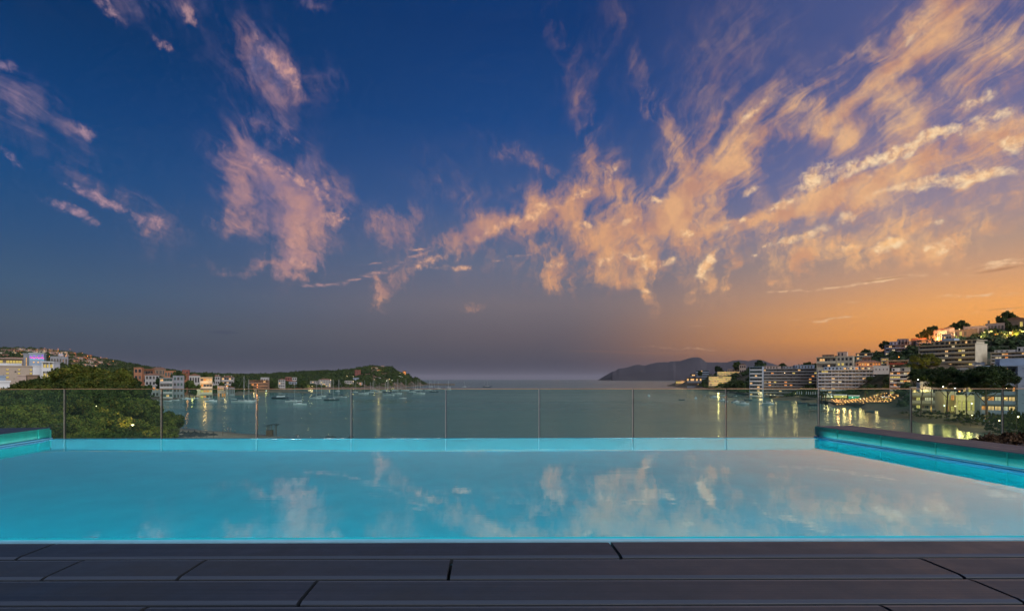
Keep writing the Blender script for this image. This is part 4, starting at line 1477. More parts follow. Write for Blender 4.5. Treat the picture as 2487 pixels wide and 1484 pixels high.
m_dkg = mat("window_glass", (0.020, 0.026, 0.034), 0.12, 0.4, 0.8, spec=0.8, rnd=0.3)
m_shut = mat("green_shutter", (0.03, 0.10, 0.085), 0.6, 0.2, 1.0)
m_shade = mat("shaded_room", (0.09, 0.08, 0.07), 0.9, 0.3, 0.7, rnd=0.3)
g_warm = glow("warm_room", (1.0, 0.56, 0.22), 1.3, 0.55, 0.8)
g_yel = glow("yellow_room", (1.0, 0.74, 0.20), 1.0, 0.55, 0.9)
g_pale = glow("pale_room", (1.0, 0.80, 0.48), 0.85, 0.4, 0.8)
g_org = glow("orange_room", (1.0, 0.36, 0.09), 1.2, 0.5, 0.8)
g_bulb = glow("lamp_glow", (1.0, 0.72, 0.36), 6.0, 0)
g_sod = glow("sodium_lamp_glow", (1.0, 0.30, 0.05), 8.0, 0)
g_white = glow("white_lamp_glow", (0.95, 1.0, 0.85), 6.0, 0)
g_green = glow("green_lit", (0.25, 1.0, 0.55), 0.5, 0.5)
g_mag = glow("magenta_neon", (1.0, 0.05, 0.55), 1.6, 0)
g_vio = glow("violet_neon", (0.35, 0.02, 0.9), 1.3, 0)
g_cyan = glow("cyan_neon", (0.10, 0.75, 1.0), 1.2, 0)
m_metal = mat("dark_metal", (0.06, 0.06, 0.065), 0.5, 0.2, 2.0, metal=0.5)
m_mastm = mat("mast_metal", (0.42, 0.42, 0.42), 0.4, 0.1, 2.0, metal=0.2)

_wm = {}


def win_mesh(w, h, glassm, framem, depth=0.12, key=None):
    """window: a frame of four bars with a mullion and a recessed pane, its outer face at y = 0"""
    k = (round(w, 2), round(h, 2), glassm.name, framem.name)
    if k in _wm:
        return _wm[k]
    mb = MB()
    t = min(0.12, w * 0.08)
    mb.box(-w / 2, w / 2, 0, depth, 0, t, 1)
    mb.box(-w / 2, w / 2, 0, depth, h - t, h, 1)
    mb.box(-w / 2, -w / 2 + t, 0.002, depth, t, h - t, 1)
    mb.box(w / 2 - t, w / 2, 0.002, depth, t, h - t, 1)
    mb.box(-t / 2, t / 2, 0.01, depth, t, h - t, 1)
    mb.quad((-w / 2 + t, 0.07, t), (w / 2 - t, 0.07, t), (w / 2 - t, 0.07, h - t), (-w / 2 + t, 0.07, h - t), 0)
    _wm[k] = mb.mesh("window", [glassm, framem])
    return _wm[k]


def pick(r, table):
    x = r.random()
    for p, m in table:
        if x < p:
            return m
        x -= p
    return table[-1][1]


def light_at(p, power, col=(1.0, 0.55, 0.22), rad=0.5, parent=None, name="lamp_or_fill_light"):
    ld = bpy.data.lights.new(name, "POINT")
    ld.energy = power
    ld.color = col
    ld.shadow_soft_size = rad
    o = bpy.data.objects.new(name, ld)
    COL.objects.link(o)
    o.location = p
    if parent is not None:
        o.parent = parent
    return o


FOOT = []


def block(name, label, px0, px1, yt, d, land, wallm, floors=None, yb=None, yaw=0.0, depth=12.0, bays=5, style="plain", lit=(), dark=(m_dkg,), seed=0, cap=True, capm=None, tops=(), railm=None, group=None,
          frac=0.62, whf=0.5, base=None, pent=None, proj=1.3, litp=0.15, side=False, cat="building", roof=None, merge=False, skipbay=(), abs_yaw=None):
    """a building whose front runs from px0 to px1 at a depth of d, top at yt"""
    r = random.Random(seed * 31 + int(px0))
    pm = (px0 + px1) / 2
    zb = (land.h(pm, d) - 1.0) if base is None else base
    if yb is not None:
        zb = min(zb, CZ - (yb - HY) / F * d)
    zt = CZ - (yt - HY) / F * d
    u_ = (pm - CX) / F
    th_ = -math.degrees(math.atan(u_)) * 0.85 + yaw if abs_yaw is None else abs_yaw
    yaw = th_
    Wd = (px1 - px0) / F * d / max(0.3, math.cos(math.radians(th_)) - u_ * math.sin(math.radians(th_)))
    H = zt - zb
    if floors is None:
        floors = max(1, round(H / 3.1))
    fh = H / floors
    t = empty(name, ((pm - CX) / F * d, d, zb), math.radians(yaw))
    tag(t, label, cat, group)
    back = 1.4 if style in ("slab", "bays") else 0.0
    FOOT.append((px0 - 4, px1 + 4, d - 6, d + depth + 4))
    w = MB()
    w.box(-Wd / 2, Wd / 2, back, depth, -2, H)
    if back:
        w.box(-Wd / 2, -Wd / 2 + 0.35, 0, back - 0.002, -2, H)
        w.box(Wd / 2 - 0.35, Wd / 2, 0, back - 0.002, -2, H)
    w.build("wall", wallm, t)
    cm = capm or wallm
    if cap:
        q = MB()
        q.box(-Wd / 2 - 0.25, Wd / 2 + 0.25, -0.25 - (0.5 if back else 0), depth + 0.2, H + 0.003, H + 0.45)
        q.build("roof", cm, t)
    if roof == "hip":
        q = MB()
        e = 0.5
        hh = min(2.2, Wd * 0.16)
        q.add([(-Wd / 2 - e, -e, H), (Wd / 2 + e, -e, H), (Wd / 2 + e, depth + e, H), (-Wd / 2 - e, depth + e, H), (-Wd / 4, depth / 2, H + hh), (Wd / 4, depth / 2, H + hh)],
              [(0, 1, 5, 4), (1, 2, 5), (2, 3, 4, 5), (3, 0, 4), (3, 2, 1, 0)])
        q.build("roof", m_roof, t)
    if roof == "gable":
        q = MB()
        e = 0.5
        hh = min(2.6, Wd * 0.22)
        q.add([(-Wd / 2 - e, -e, H), (Wd / 2 + e, -e, H), (Wd / 2 + e, depth + e, H), (-Wd / 2 - e, depth + e, H), (0, -e, H + hh), (0, depth + e, H + hh)],
              [(0, 4, 5, 3), (1, 2, 5, 4), (0, 1, 4), (2, 3, 5), (3, 2, 1, 0)])
        q.build("roof", m_roof, t)
    bw = (Wd - 0.7) / bays
    lw = []
    for f in range(floors):
        z0 = f * fh
        if style in ("slab", "bays"):
            s_ = MB()
            s_.box(-Wd / 2 + 0.36, Wd / 2 - 0.36, -proj + 1.3, back - 0.003, z0 - 0.12, z0 + 0.12)
            s_.box(-Wd / 2 + 0.36, Wd / 2 - 0.36, -0.10, -0.002, z0 + 0.122, z0 + fh * 0.40)
            s_.build("balcony", railm or m_rail, t)
        for b_ in range(bays):
            if (f, b_) in skipbay:
                continue
            xc = -Wd / 2 + 0.35 + (b_ + 0.5) * bw
            is_lit = r.random() < (litp * 1.7 if px0 > 1800 else litp) and lit
            gm = r.choice(lit) if is_lit else r.choice(dark)
            ww = bw * ((0.93 if style != "plain" and frac == 0.62 else frac) + (r.uniform(-0.06, 0.06) if style == "plain" else 0))
            wh = fh * whf if style == "plain" else fh * 0.78
            if wh < 0.6:
                continue
            zz = z0 + (fh * 0.28 if style == "plain" else 0.14)
            if merge:
                lw.append((xc, zz, ww, wh, gm))
            else:
                o = put(win_mesh(round(ww, 1), round(wh, 1), gm, m_frame), "window", t)
                o.location = (xc, back - 0.10, zz)
    if merge and lw:
        mats_, mb = [m_frame], MB()
        for (xc, zz, ww, wh, gm) in lw:
            if gm not in mats_:
                mats_.append(gm)
            mb.box(xc - ww / 2, xc + ww / 2, back - 0.08, back + 0.02, zz, zz + 0.12, 0)
            mb.quad((xc - ww / 2, back - 0.05, zz + 0.1), (xc + ww / 2, back - 0.05, zz + 0.1), (xc + ww / 2, back - 0.05, zz + wh), (xc - ww / 2, back - 0.05, zz + wh), mats_.index(gm))
        o = mb.build("window", mats_, t)
        o["kind"] = "stuff"
    if style == "bays":
        s_ = MB()
        for b_ in range(0, bays + 1, 2):
            xc = -Wd / 2 + 0.35 + b_ * bw
            s_.box(xc - 0.16, xc + 0.16, -0.14, back - 0.004, 0, H - 0.003)
        for b_ in range(1, bays, 2):
            xc = -Wd / 2 + 0.35 + b_ * bw
            s_.box(xc - 0.06, xc + 0.06, 0.0, back - 0.005, 0, H - 0.004)
        o = s_.build("partition", wallm, t)
        o["kind"] = "stuff"
    for (a0, a1, hh, mm) in tops:
        q = MB()
        x0, x1 = -Wd / 2 + a0 * Wd, -Wd / 2 + a1 * Wd
        q.box(x0, x1, 2.5, depth - 1, H + 0.455, H + 0.45 + hh)
        q.box(x0 - 0.15, x1 + 0.15, 2.3, depth - 0.8, H + 0.452 + hh, H + 0.75 + hh)
        for k in range(max(1, int((x1 - x0) / 3))):
            xx = x0 + 1.2 + k * 3
            if xx < x1 - 0.8:
                q.box(xx - 0.6, xx + 0.6, 2.44, 2.52, H + 0.9, H + 0.45 + hh * 0.8, 1)
        q.build("penthouse", [mm, r.choice((m_dkg, m_shade))], t)
    return t, Wd, H, fh


# ---- right shore
A = block("hotel", "long white seafront hotel with seven rows of balconies above the lit beach terrace", 1984, 2155, 899, 470, LR, m_white, floors=8, yb=966, yaw=0, depth=14, bays=20, style="bays", lit=(g_pale, g_warm, g_yel), dark=(m_beige, m_beige, m_shade, m_dkg), litp=0.06, seed=1, railm=m_rail,
          tops=((0.10, 0.42, 2.9, m_bluew), (0.44, 0.60, 2.7, m_white), (0.62, 0.98, 3.0, m_pinkw)))
blk, Wd, H, fh = A
q = MB()
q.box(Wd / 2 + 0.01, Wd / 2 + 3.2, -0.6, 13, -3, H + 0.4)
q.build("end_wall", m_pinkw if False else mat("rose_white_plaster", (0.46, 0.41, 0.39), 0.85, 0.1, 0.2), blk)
for k in range(6):      # lit rooms on the roof terrace
    x = -Wd / 2 + Wd * (0.40 + k * 0.085)
    o = put(win_mesh(2.2, 1.9, r_ if False else (g_warm, g_pale, g_org)[k % 3], m_frame), "window", blk)
    o.location = (x, 2.2, H + 0.7)

block("apartment_block", "pink white block with rounded tiered balconies joined to the hotel's right end", 2160, 2212, 903, 392, LR, m_pinkw, floors=8, yb=978, yaw=-8, depth=13, bays=6, style="slab", lit=(g_warm, g_yel, g_org, g_pale), dark=(m_shade, m_beige, m_dkg), litp=0.34, seed=2, railm=m_white, tops=((0.1, 0.5, 2.4, m_white), (0.55, 0.95, 2.9, m_greyb)))
block("apartment_block", "long dark grey apartment slab with many balconies and a few blazing orange flats", 1852, 1985, 896, 556, LR, m_greyb, floors=9, yb=944, yaw=4, depth=14, bays=20, style="slab", lit=(g_org, g_yel, g_warm), dark=(m_shade, m_dkg, m_dkg, m_railg), litp=0.09, seed=3, railm=m_greyb, cap=True,
      tops=((0.02, 0.34, 2.6, m_pinkw), (0.38, 0.56, 2.4, m_greyb), (0.6, 0.95, 3.6, m_bluew)))
block("apartment_block", "narrow blue white balcony tower at the left end of the long grey slab", 1820, 1851, 891, 562, LR, m_bluew, floors=9, yb=944, yaw=-14, depth=12, bays=5, style="slab", lit=(g_warm, g_pale), dark=(m_shut, m_dkg), litp=0.12, seed=4, railm=m_white)
block("hotel", "golden lit terraced hotel, upper wing with arches above the trees", 1742, 1818, 903, 985, LR, m_cream, floors=4, yaw=3, depth=14, bays=22, style="slab", lit=(g_yel, g_yel, g_warm), dark=(g_yel, m_beige), litp=0.75, seed=5, railm=m_cream, merge=True, tops=((0.35, 0.75, 4.5, m_pinkw),))
block("hotel", "golden lit terraced hotel, lower wing stepping down to the rocks", 1721, 1776, 915, 930, LR, m_cream, floors=5, yb=937, yaw=-4, depth=12, bays=16, style="slab", lit=(g_yel, g_warm), dark=(g_yel, m_beige), litp=0.8, seed=6, railm=m_cream, merge=True)
block("apartment_block", "grey stepped apartment house at the far rocky point, upper tier", 1690, 1722, 899, 1130, LR, m_greyb, floors=5, depth=14, bays=8, style="slab", lit=(g_warm,), dark=(m_shade, m_dkg), litp=0.05, seed=7, railm=m_bluew, merge=True)
block("apartment_block", "grey stepped apartment house at the far rocky point, middle tier", 1676, 1700, 908, 1150, LR, m_greyb, floors=4, depth=12, bays=6, style="slab", lit=(g_warm,), dark=(m_shade,), litp=0.1, seed=8, railm=m_bluew, merge=True)
block("apartment_block", "grey stepped apartment house at the far rocky point, lowest tier with warm lamps", 1668, 1704, 917, 1120, LR, m_brown, floors=2, depth=10, bays=8, style="slab", lit=(g_warm,), dark=(m_shade,), litp=0.2, seed=9, railm=m_greyb, merge=True)
block("restaurant", "low lamp lined terrace building near the tip of the rocky point", 1641, 1667, 924, 1400, LR, m_brown, floors=1, depth=10, bays=9, style="plain", lit=(g_warm, g_yel), dark=(g_warm,), litp=0.9, seed=10, merge=True)
block("villa", "small pale villa among the dark trees above the golden hotel", 1796, 1812, 886, 960, LR, m_pinkw, floors=2, depth=9, bays=3, seed=11, roof="gable", cap=False, merge=True)
block("apartment_block", "cream terraced block on the slope above the long grey slab, stepped roofline", 1983, 2030, 868, 520, LR, m_cream, floors=5, yaw=-4, depth=12, bays=7, style="slab", lit=(g_warm, g_yel), dark=(m_shade, m_dkg, m_beige), litp=0.12, seed=12, railm=m_cream, tops=((0.3, 0.9, 2.2, m_brown),))
block("apartment_block", "cream block beside the terraced one with a plain right wall and square rooftop tower", 2031, 2072, 866, 512, LR, m_cream, floors=5, yaw=-10, depth=14, bays=4, style="plain", lit=(g_yel,), dark=(m_shade, m_dkg), litp=0.2, seed=13, tops=((0.05, 0.62, 4.4, m_pinkw),))
block("house", "terracotta house with lit orange veranda between cream block and red striped block", 2078, 2140, 880, 480, LR, m_pinkw, floors=3, yaw=0, depth=11, bays=9, lit=(g_org, g_warm), dark=(m_dkg,), litp=0.35, seed=14, roof="hip", cap=False, style="slab", railm=m_terra, frac=0.6)
block("house", "small brick turret house above the terracotta veranda house", 2096, 2116, 868, 500, LR, m_terra, floors=2, depth=8, bays=2, seed=15, roof="hip", cap=False)
block("apartment_block", "low glazed block with brick red floor bands under the dark grey apartments", 2157, 2206, 876, 452, LR, m_cream, floors=3, yaw=2, depth=10, bays=9, style="slab", lit=(g_yel, g_pale), dark=(m_shade, m_shut, m_beige), litp=0.12, seed=16, railm=m_redr, yb=903)
block("house", "white flat roofed house with round vent holes before the red striped block", 2122, 2160, 889, 440, LR, m_white, floors=1, depth=9, bays=4, seed=17, base=27.5, frac=0.2, whf=0.3)
block("apartment_block", "dark blue grey apartment tower with stepped roof at the foot of the ridge", 2150, 2222, 838, 560, LR, m_greyb, floors=5, yb=881, yaw=0, depth=14, bays=9, style="slab", lit=(g_warm, g_pale), dark=(m_shade, m_bluew, m_dkg), litp=0.10, seed=18, railm=m_bluew, tops=((0.18, 0.92, 3.6, m_bluew), (0.45, 0.8, 6.4, m_greyb)))
Bk = block("apartment_block", "big cream slab block with dark window bands receding left and a blank end wall", 2228, 2366, 838, 400, LR, m_cream, floors=8, yb=925, abs_yaw=-62, depth=21, bays=17, style="slab", lit=(g_warm, g_yel, g_pale), dark=(m_shade, m_shade, m_dkg, m_railg), litp=0.14, seed=19, railm=m_cream)
blk, Wd, H, fh = Bk
q = MB()
q.box(-Wd / 2 + 9, Wd / 2 - 1.0, 3.0, 19, H + 0.46, H + 3.0)
q.box(-Wd / 2 + 8, Wd / 2 + 0.6, 1.0, 20, H + 3.003, H + 3.35)
for k in range(8):
    q.box(-Wd / 2 + 10.5 + k * 3.4, -Wd / 2 + 12.6 + k * 3.4, 2.92, 3.02, H + 0.6, H + 2.7, 1)
q.box(-Wd / 2 + 14, -Wd / 2 + 22, 5, 14, H + 3.36, H + 5.4, 2)
q.build("penthouse", [m_cream, m_shade, m_bluew], blk)
for k in range(3):
    o = put(win_mesh(2.0, 2.0, g_warm, m_frame), "window", blk)
    o.location = (-Wd / 2 + 19 + k * 5.5, 2.88, H + 0.6)
FOOT.append((2222, 2436, 350, 440))
block("apartment_block", "white terraced slab block at the right border with railed balconies, stepping upwards", 2404, 2530, 856, 372, LR, m_cream, floors=6, yb=905, abs_yaw=-62, depth=14, bays=15, style="slab", lit=(g_warm, g_org, g_pale), dark=(m_shade, m_shut, m_beige, m_dkg), litp=0.10, seed=20, railm=m_white, tops=((0.05, 0.45, 1.6, m_white), (0.5, 1.0, 3.4, m_white)))
# the blue-grey block near the garden
G = block("apartment_block", "near blue grey block with deep balconies and big lit rooms right of the umbrella pines", 2381, 2470, 890, 222, LR, m_bluew, floors=6, yb=988, yaw=4, depth=13, bays=5, style="slab", lit=(g_org, g_warm, g_pale), dark=(m_brown, m_shade, m_beige), litp=0.5, seed=21, railm=m_bluew)
blk, Wd, H, fh = G
q = MB()
q.box(Wd / 2 + 0.02, Wd / 2 + 9, -0.8, 12, -3, H + 0.4)
q.box(Wd / 2 - 5, Wd / 2 + 9, 3.0, 12, H + 0.46, H + 3.4)
q.build("end_wall", m_bluew, blk)
for k in range(7):
    MB().box(Wd / 2 + 1.2, Wd / 2 + 6, -0.84, -0.80, 1.5 + k * fh * 0.9, 1.62 + k * fh * 0.9).build("ledge", m_metal, blk)
for (x, s_) in ((-13, 1.4), (-11, 1.0), (-8.5, 1.3), (0, 1.2), (4, 1.0)):
    dish = MB()
    dish.tube([(x * 0.55, 4, H + 0.45), (x * 0.55, 4, H + 1.2)], 0.05, 5)
    n = 10
    vs = [(x * 0.55, 4.1, H + 1.5)] + [(x * 0.55 + math.cos(a) * s_ * 0.7, 3.8 - 0.2 * math.sin(a), H + 1.5 + math.sin(a) * s_ * 0.6) for a in [k / n * 6.283 for k in range(n)]]
    dish.add(vs, [(0, 1 + i, 1 + (i + 1) % n) for i in range(n)])
    dish.build("satellite_dish", m_greyb, blk)
block("apartment_block", "cream three storey house behind the garden palms, terrace on top", 2213, 2290, 942, 285, LR, m_cream, floors=3, yb=986, yaw=0, depth=10, bays=7, style="slab", lit=(g_pale, g_yel), dark=(m_brown, m_beige, m_dkg), litp=0.15, seed=22, railm=m_cream)
block("house", "small white roof house with tall narrow panes left of the umbrella pines", 2234, 2264, 918, 270, LR, m_white, floors=2, yb=942, yaw=6, depth=7, bays=5, lit=(g_pale,), dark=(m_dkg, m_bluew), litp=0.3, seed=23, base=CZ - 21 / F * 270)
block("house", "tan flat roofed house tucked between dark round pine and umbrella pines", 2262, 2330, 907, 300, LR, m_brown, floors=1, depth=8, bays=3, seed=24, base=18)
block("villa", "yellow floodlit garden wing glowing under the umbrella pines", 2292, 2322, 953, 268, LR, m_cream, floors=2, yb=988, yaw=18, depth=9, bays=2, lit=(g_yel, g_org), dark=(g_yel,), litp=0.7, seed=25)
block("villa", "low yellow lit villa with two small dark windows between the two umbrella trunks", 2322, 2384, 962, 258, LR, m_cream, floors=1, yb=988, depth=8, bays=5, lit=(g_yel,), dark=(m_dkg, g_yel), litp=0.4, seed=26)

for (a_, b_, yt, d, fl, bb, mm, sty, lt, lp, yw, lab) in [
    (2140, 2158, 870, 500, 3, 4, m_cream, "slab", (g_warm, g_yel), 0.3, 0, "small cream balcony house between the veranda house and the red striped block"),
    (2206, 2232, 884, 440, 3, 5, m_cream, "slab", (g_yel, g_warm), 0.35, -4, "cream house left of the yellow green tree, balconies lit"),
    (2284, 2330, 899, 330, 2, 8, m_cream, "slab", (g_yel, g_pale), 0.4, 0, "low cream terrace building below the big slab block"),
    (2332, 2380, 896, 318, 2, 7, m_white, "slab", (g_yel, g_warm), 0.4, 2, "low white terrace building at the foot of the blank end wall"),
    (2226, 2262, 826, 520, 2, 6, m_pinkw, "slab", (g_org, g_warm), 0.3, 0, "pinkish two storey house above the slab block under the ridge wood"),
    (2080, 2120, 858, 600, 3, 6, m_cream, "slab", (g_warm,), 0.2, 0, "cream hillside house among the trees left of the blue grey tower")]:
    block("apartment_block", lab, a_, b_, yt, d, LR, mm, floors=fl, depth=9, bays=bb, style=sty, lit=lt, dark=(m_shade, m_beige), litp=lp, yaw=yw, seed=int(a_) + 7, railm=mm, yb=yt + fl * 3.2 / d * F)
# ridge villas
for (a, b_, yt, yb_, mm, rf, lab) in [(2270, 2300, 802, 815, m_pinkw, "gable", "leftmost ridge villa with a low gable, stone coloured"), (2292, 2318, 797, 808, m_pinkw, "gable", "gabled ridge villa under the round skyline pine"), (2316, 2372, 801, 812, m_brown, None, "long low stone villa wall along the ridge crest"),
                                      (2340, 2400, 793, 803, m_pinkw, None, "ridge villa with a flat pergola roof and thin posts"), (2396, 2440, 786, 800, m_pinkw, None, "ridge villa with chimney and pale fascia beside the tallest pine"), (2436, 2500, 776, 790, m_brown, "gable", "topmost ridge villa at the right border with a long sloping roof")]:
    t, Wd, H, fh = block("villa", lab, a, b_, yt, 512, LR, mm, floors=1, yb=yb_, depth=10, bays=5, lit=(g_yel,), dark=(m_shade, m_brown), litp=0.08, seed=int(a), roof=rf, cap=rf is None)
    if "pergola" in lab:
        for k in range(7):
            MB().box(-Wd / 2 + k * Wd / 6.2, -Wd / 2 + k * Wd / 6.2 + 0.15, 0, 0.15, H + 0.45, H + 2.2).build("post", m_brown, t)
    if "chimney" in lab:
        MB().box(-Wd / 2 + 1, -Wd / 2 + 2.6, 1, 2.4, H + 0.455, H + 3.6).build("chimney", m_brown, t)
for (a, b_, yt, d, mm, lt, lab) in [(2452, 2487, 806, 480, m_cream, g_yel, "floodlit yellow house wall among pines at the right border"), (2290, 2312, 812, 495, m_pinkw, g_warm, "orange lit stone wall house below the ridge villas"), (2215, 2250, 822, 530, m_terra, g_org, "low house washed by red orange lamps above the curved slab block")]:
    block("house", lab, a, b_, yt, d, LR, mm, floors=1, depth=7, bays=3, lit=(lt,), dark=(m_shade,), litp=0.4, seed=int(a), yb=yt + 9)

# ---- left shore: the hotel
HD = 262.0
hz = lambda y: CZ - (y - HY) / F * HD
hot = []
mg = LL.h(60, HD) - 1
t, Wd, H, fh = block("hotel", "white hotel stair tower carrying the magenta neon sign", 71, 107, 859, 264, LL, m_bluew, floors=1, yb=924, depth=9, bays=1, seed=41, skipbay=((0, 0),), cap=True)
tower = t
m_wall9 = mat("hotel_white_plaster", (0.47, 0.50, 0.52), 0.8, 0.08, 0.2)
t.children[0].data.materials[0] = m_wall9
# neon script, cyan underline and violet blossoms on the tower (the photograph shows no readable letters)
zs = hz(869) - t.location.z
sg = MB()
pts, n = [], 64
for k in range(n + 1):
    s_ = k / n
    x = -2.5 + 5.4 * s_
    pts.append((x, -0.12, zs + 0.38 * math.sin(s_ * 38) * (1.0 if int(s_ * 6) % 2 else 0.65) + 0.12 * math.sin(s_ * 17)))
sg.tube(pts, 0.10, 5)
sg.build("neon_script", g_mag, t)
MB().tube([(-2.4, -0.12, zs - 0.75), (0.2, -0.12, zs - 0.62), (2.9, -0.12, zs - 0.78)], 0.09, 5).build("neon_underline", g_cyan, t)
for (x, z) in ((-2.35, 0.55), (-0.95, 1.0), (0.85, 1.15), (2.2, 1.35)):
    fb = MB()
    for k in range(5):
        a = k / 5 * 6.283
        fb.tube([(x, -0.12, zs + z), (x + math.cos(a) * 0.30, -0.12, zs + z + math.sin(a) * 0.30)], [0.05, 0.10], 5)
    fb.build("neon_blossom", g_vio, t)
for x in (-1.1, 0.6):
    MB().tube([(x, -0.02, hz(879.5) - t.location.z), (x, -0.10, hz(879.5) - t.location.z)], 0.36, 12).build("porthole", g_warm, t)
block("hotel", "grey side tower of the hotel left of the neon sign with a slit window", 57, 71, 860, 268, LL, m_greyb, floors=3, yb=924, depth=9, bays=1, lit=(g_warm,), dark=(m_dkg,), litp=0.7, seed=42, frac=0.22)
block("hotel", "upper hotel wing with two rows of yellow lit galleries, far left", -60, 56, 871, 272, LL, m_pinkw, floors=6, yb=928, depth=12, bays=14, style="slab", lit=(g_yel,), dark=(g_yel, m_beige), litp=0.8, seed=43, railm=m_white)
t, Wd, H, fh = block("hotel", "beige front block of the hotel with small lit windows and starfish on its wall", -30, 79, 890, 246, LL, mat("hotel_beige_plaster", (0.46, 0.37, 0.29), 0.85, 0.06, 0.2), floors=1, yb=928, depth=10, bays=1, seed=44, skipbay=((0, 0),))
for (px_, y_) in ((20, 898), (40, 898), (61, 898), (20, 907), (40, 907), (61, 907), (20, 916.5), (40, 916.5), (0, 898), (0, 907)):
    o = put(win_mesh(1.0, 0.9, g_yel, m_frame), "window", t)
    o.location = ((px_ - CX) / F * 246 - t.location.x, -0.10, CZ - (y_ - HY) / F * 246 - t.location.z - 0.4)
for (px_, y_, s_) in ((34, 902.5, 0.62), (13, 912, 0.55), (31.5, 919.6, 0.25)):
    x0, z0 = (px_ - CX) / F * 246 - t.location.x, CZ - (y_ - HY) / F * 246 - t.location.z
    stf = MB()
    pts = []
    for k in range(10):
        a = k / 10 * 6.283 + 0.3
        rr = s_ if k % 2 == 0 else s_ * 0.28
        pts.append((x0 + math.cos(a) * rr, z0 + math.sin(a) * rr))
    stf.add([(x, -0.02, z) for x, z in pts] + [(x, -0.12, z) for x, z in pts] + [(x0, -0.2, z0)],
            [(i, (i + 1) % 10, (i + 1) % 10 + 10, i + 10) for i in range(10)] + [(10 + i, 10 + (i + 1) % 10, 20) for i in range(10)])
    stf.build("starfish", m_metal, t)
block("hotel", "plain pale grey connecting wall of the hotel under the neon tower", 79, 101, 889.5, 252, LL, m_white, floors=1, yb=926, depth=10, bays=1, seed=45, skipbay=((0, 0),))
block("hotel", "five storey hotel wing of golden lit balconies right of the neon tower", 101, 130, 880, 250, LL, m_white, floors=5, yb=926, yaw=-6, depth=12, bays=3, style="bays", lit=(g_yel, g_pale), dark=(g_yel,), litp=0.75, seed=46, railm=m_white)
block("hotel", "low hotel wing of golden balconies descending behind the pine grove", 131, 160, 905, 254, LL, m_white, floors=2, yb=930, yaw=-10, depth=12, bays=6, style="slab", lit=(g_yel, g_warm), dark=(g_yel,), litp=0.8, seed=47, railm=m_white)
block("house", "low brown pool bar building before the beige hotel block, far left", 42, 64, 913, 238, LL, m_pinkw, floors=1, yb=926, depth=6, bays=2, seed=48)
block("house", "second low building with a dark roof edge at the beige block's right foot", 66, 91, 912.5, 240, LL, m_brown, floors=1, yb=928, depth=6, bays=1, seed=49)
block("restaurant", "white two level beach house with one orange lit window at the left border", -30, 24, 928, 150, LL, m_white, floors=2, yb=950, yaw=8, depth=9, bays=6, lit=(g_org, g_warm), dark=(m_bluew, m_shade), litp=0.3, seed=50)
block("house", "dark boat shed roofed house at the left border before the beige block", -30, 14, 914, 200, LL, m_bluew, floors=2, yb=930, yaw=10, depth=9, bays=6, seed=51, dark=(m_dkg, m_shade))

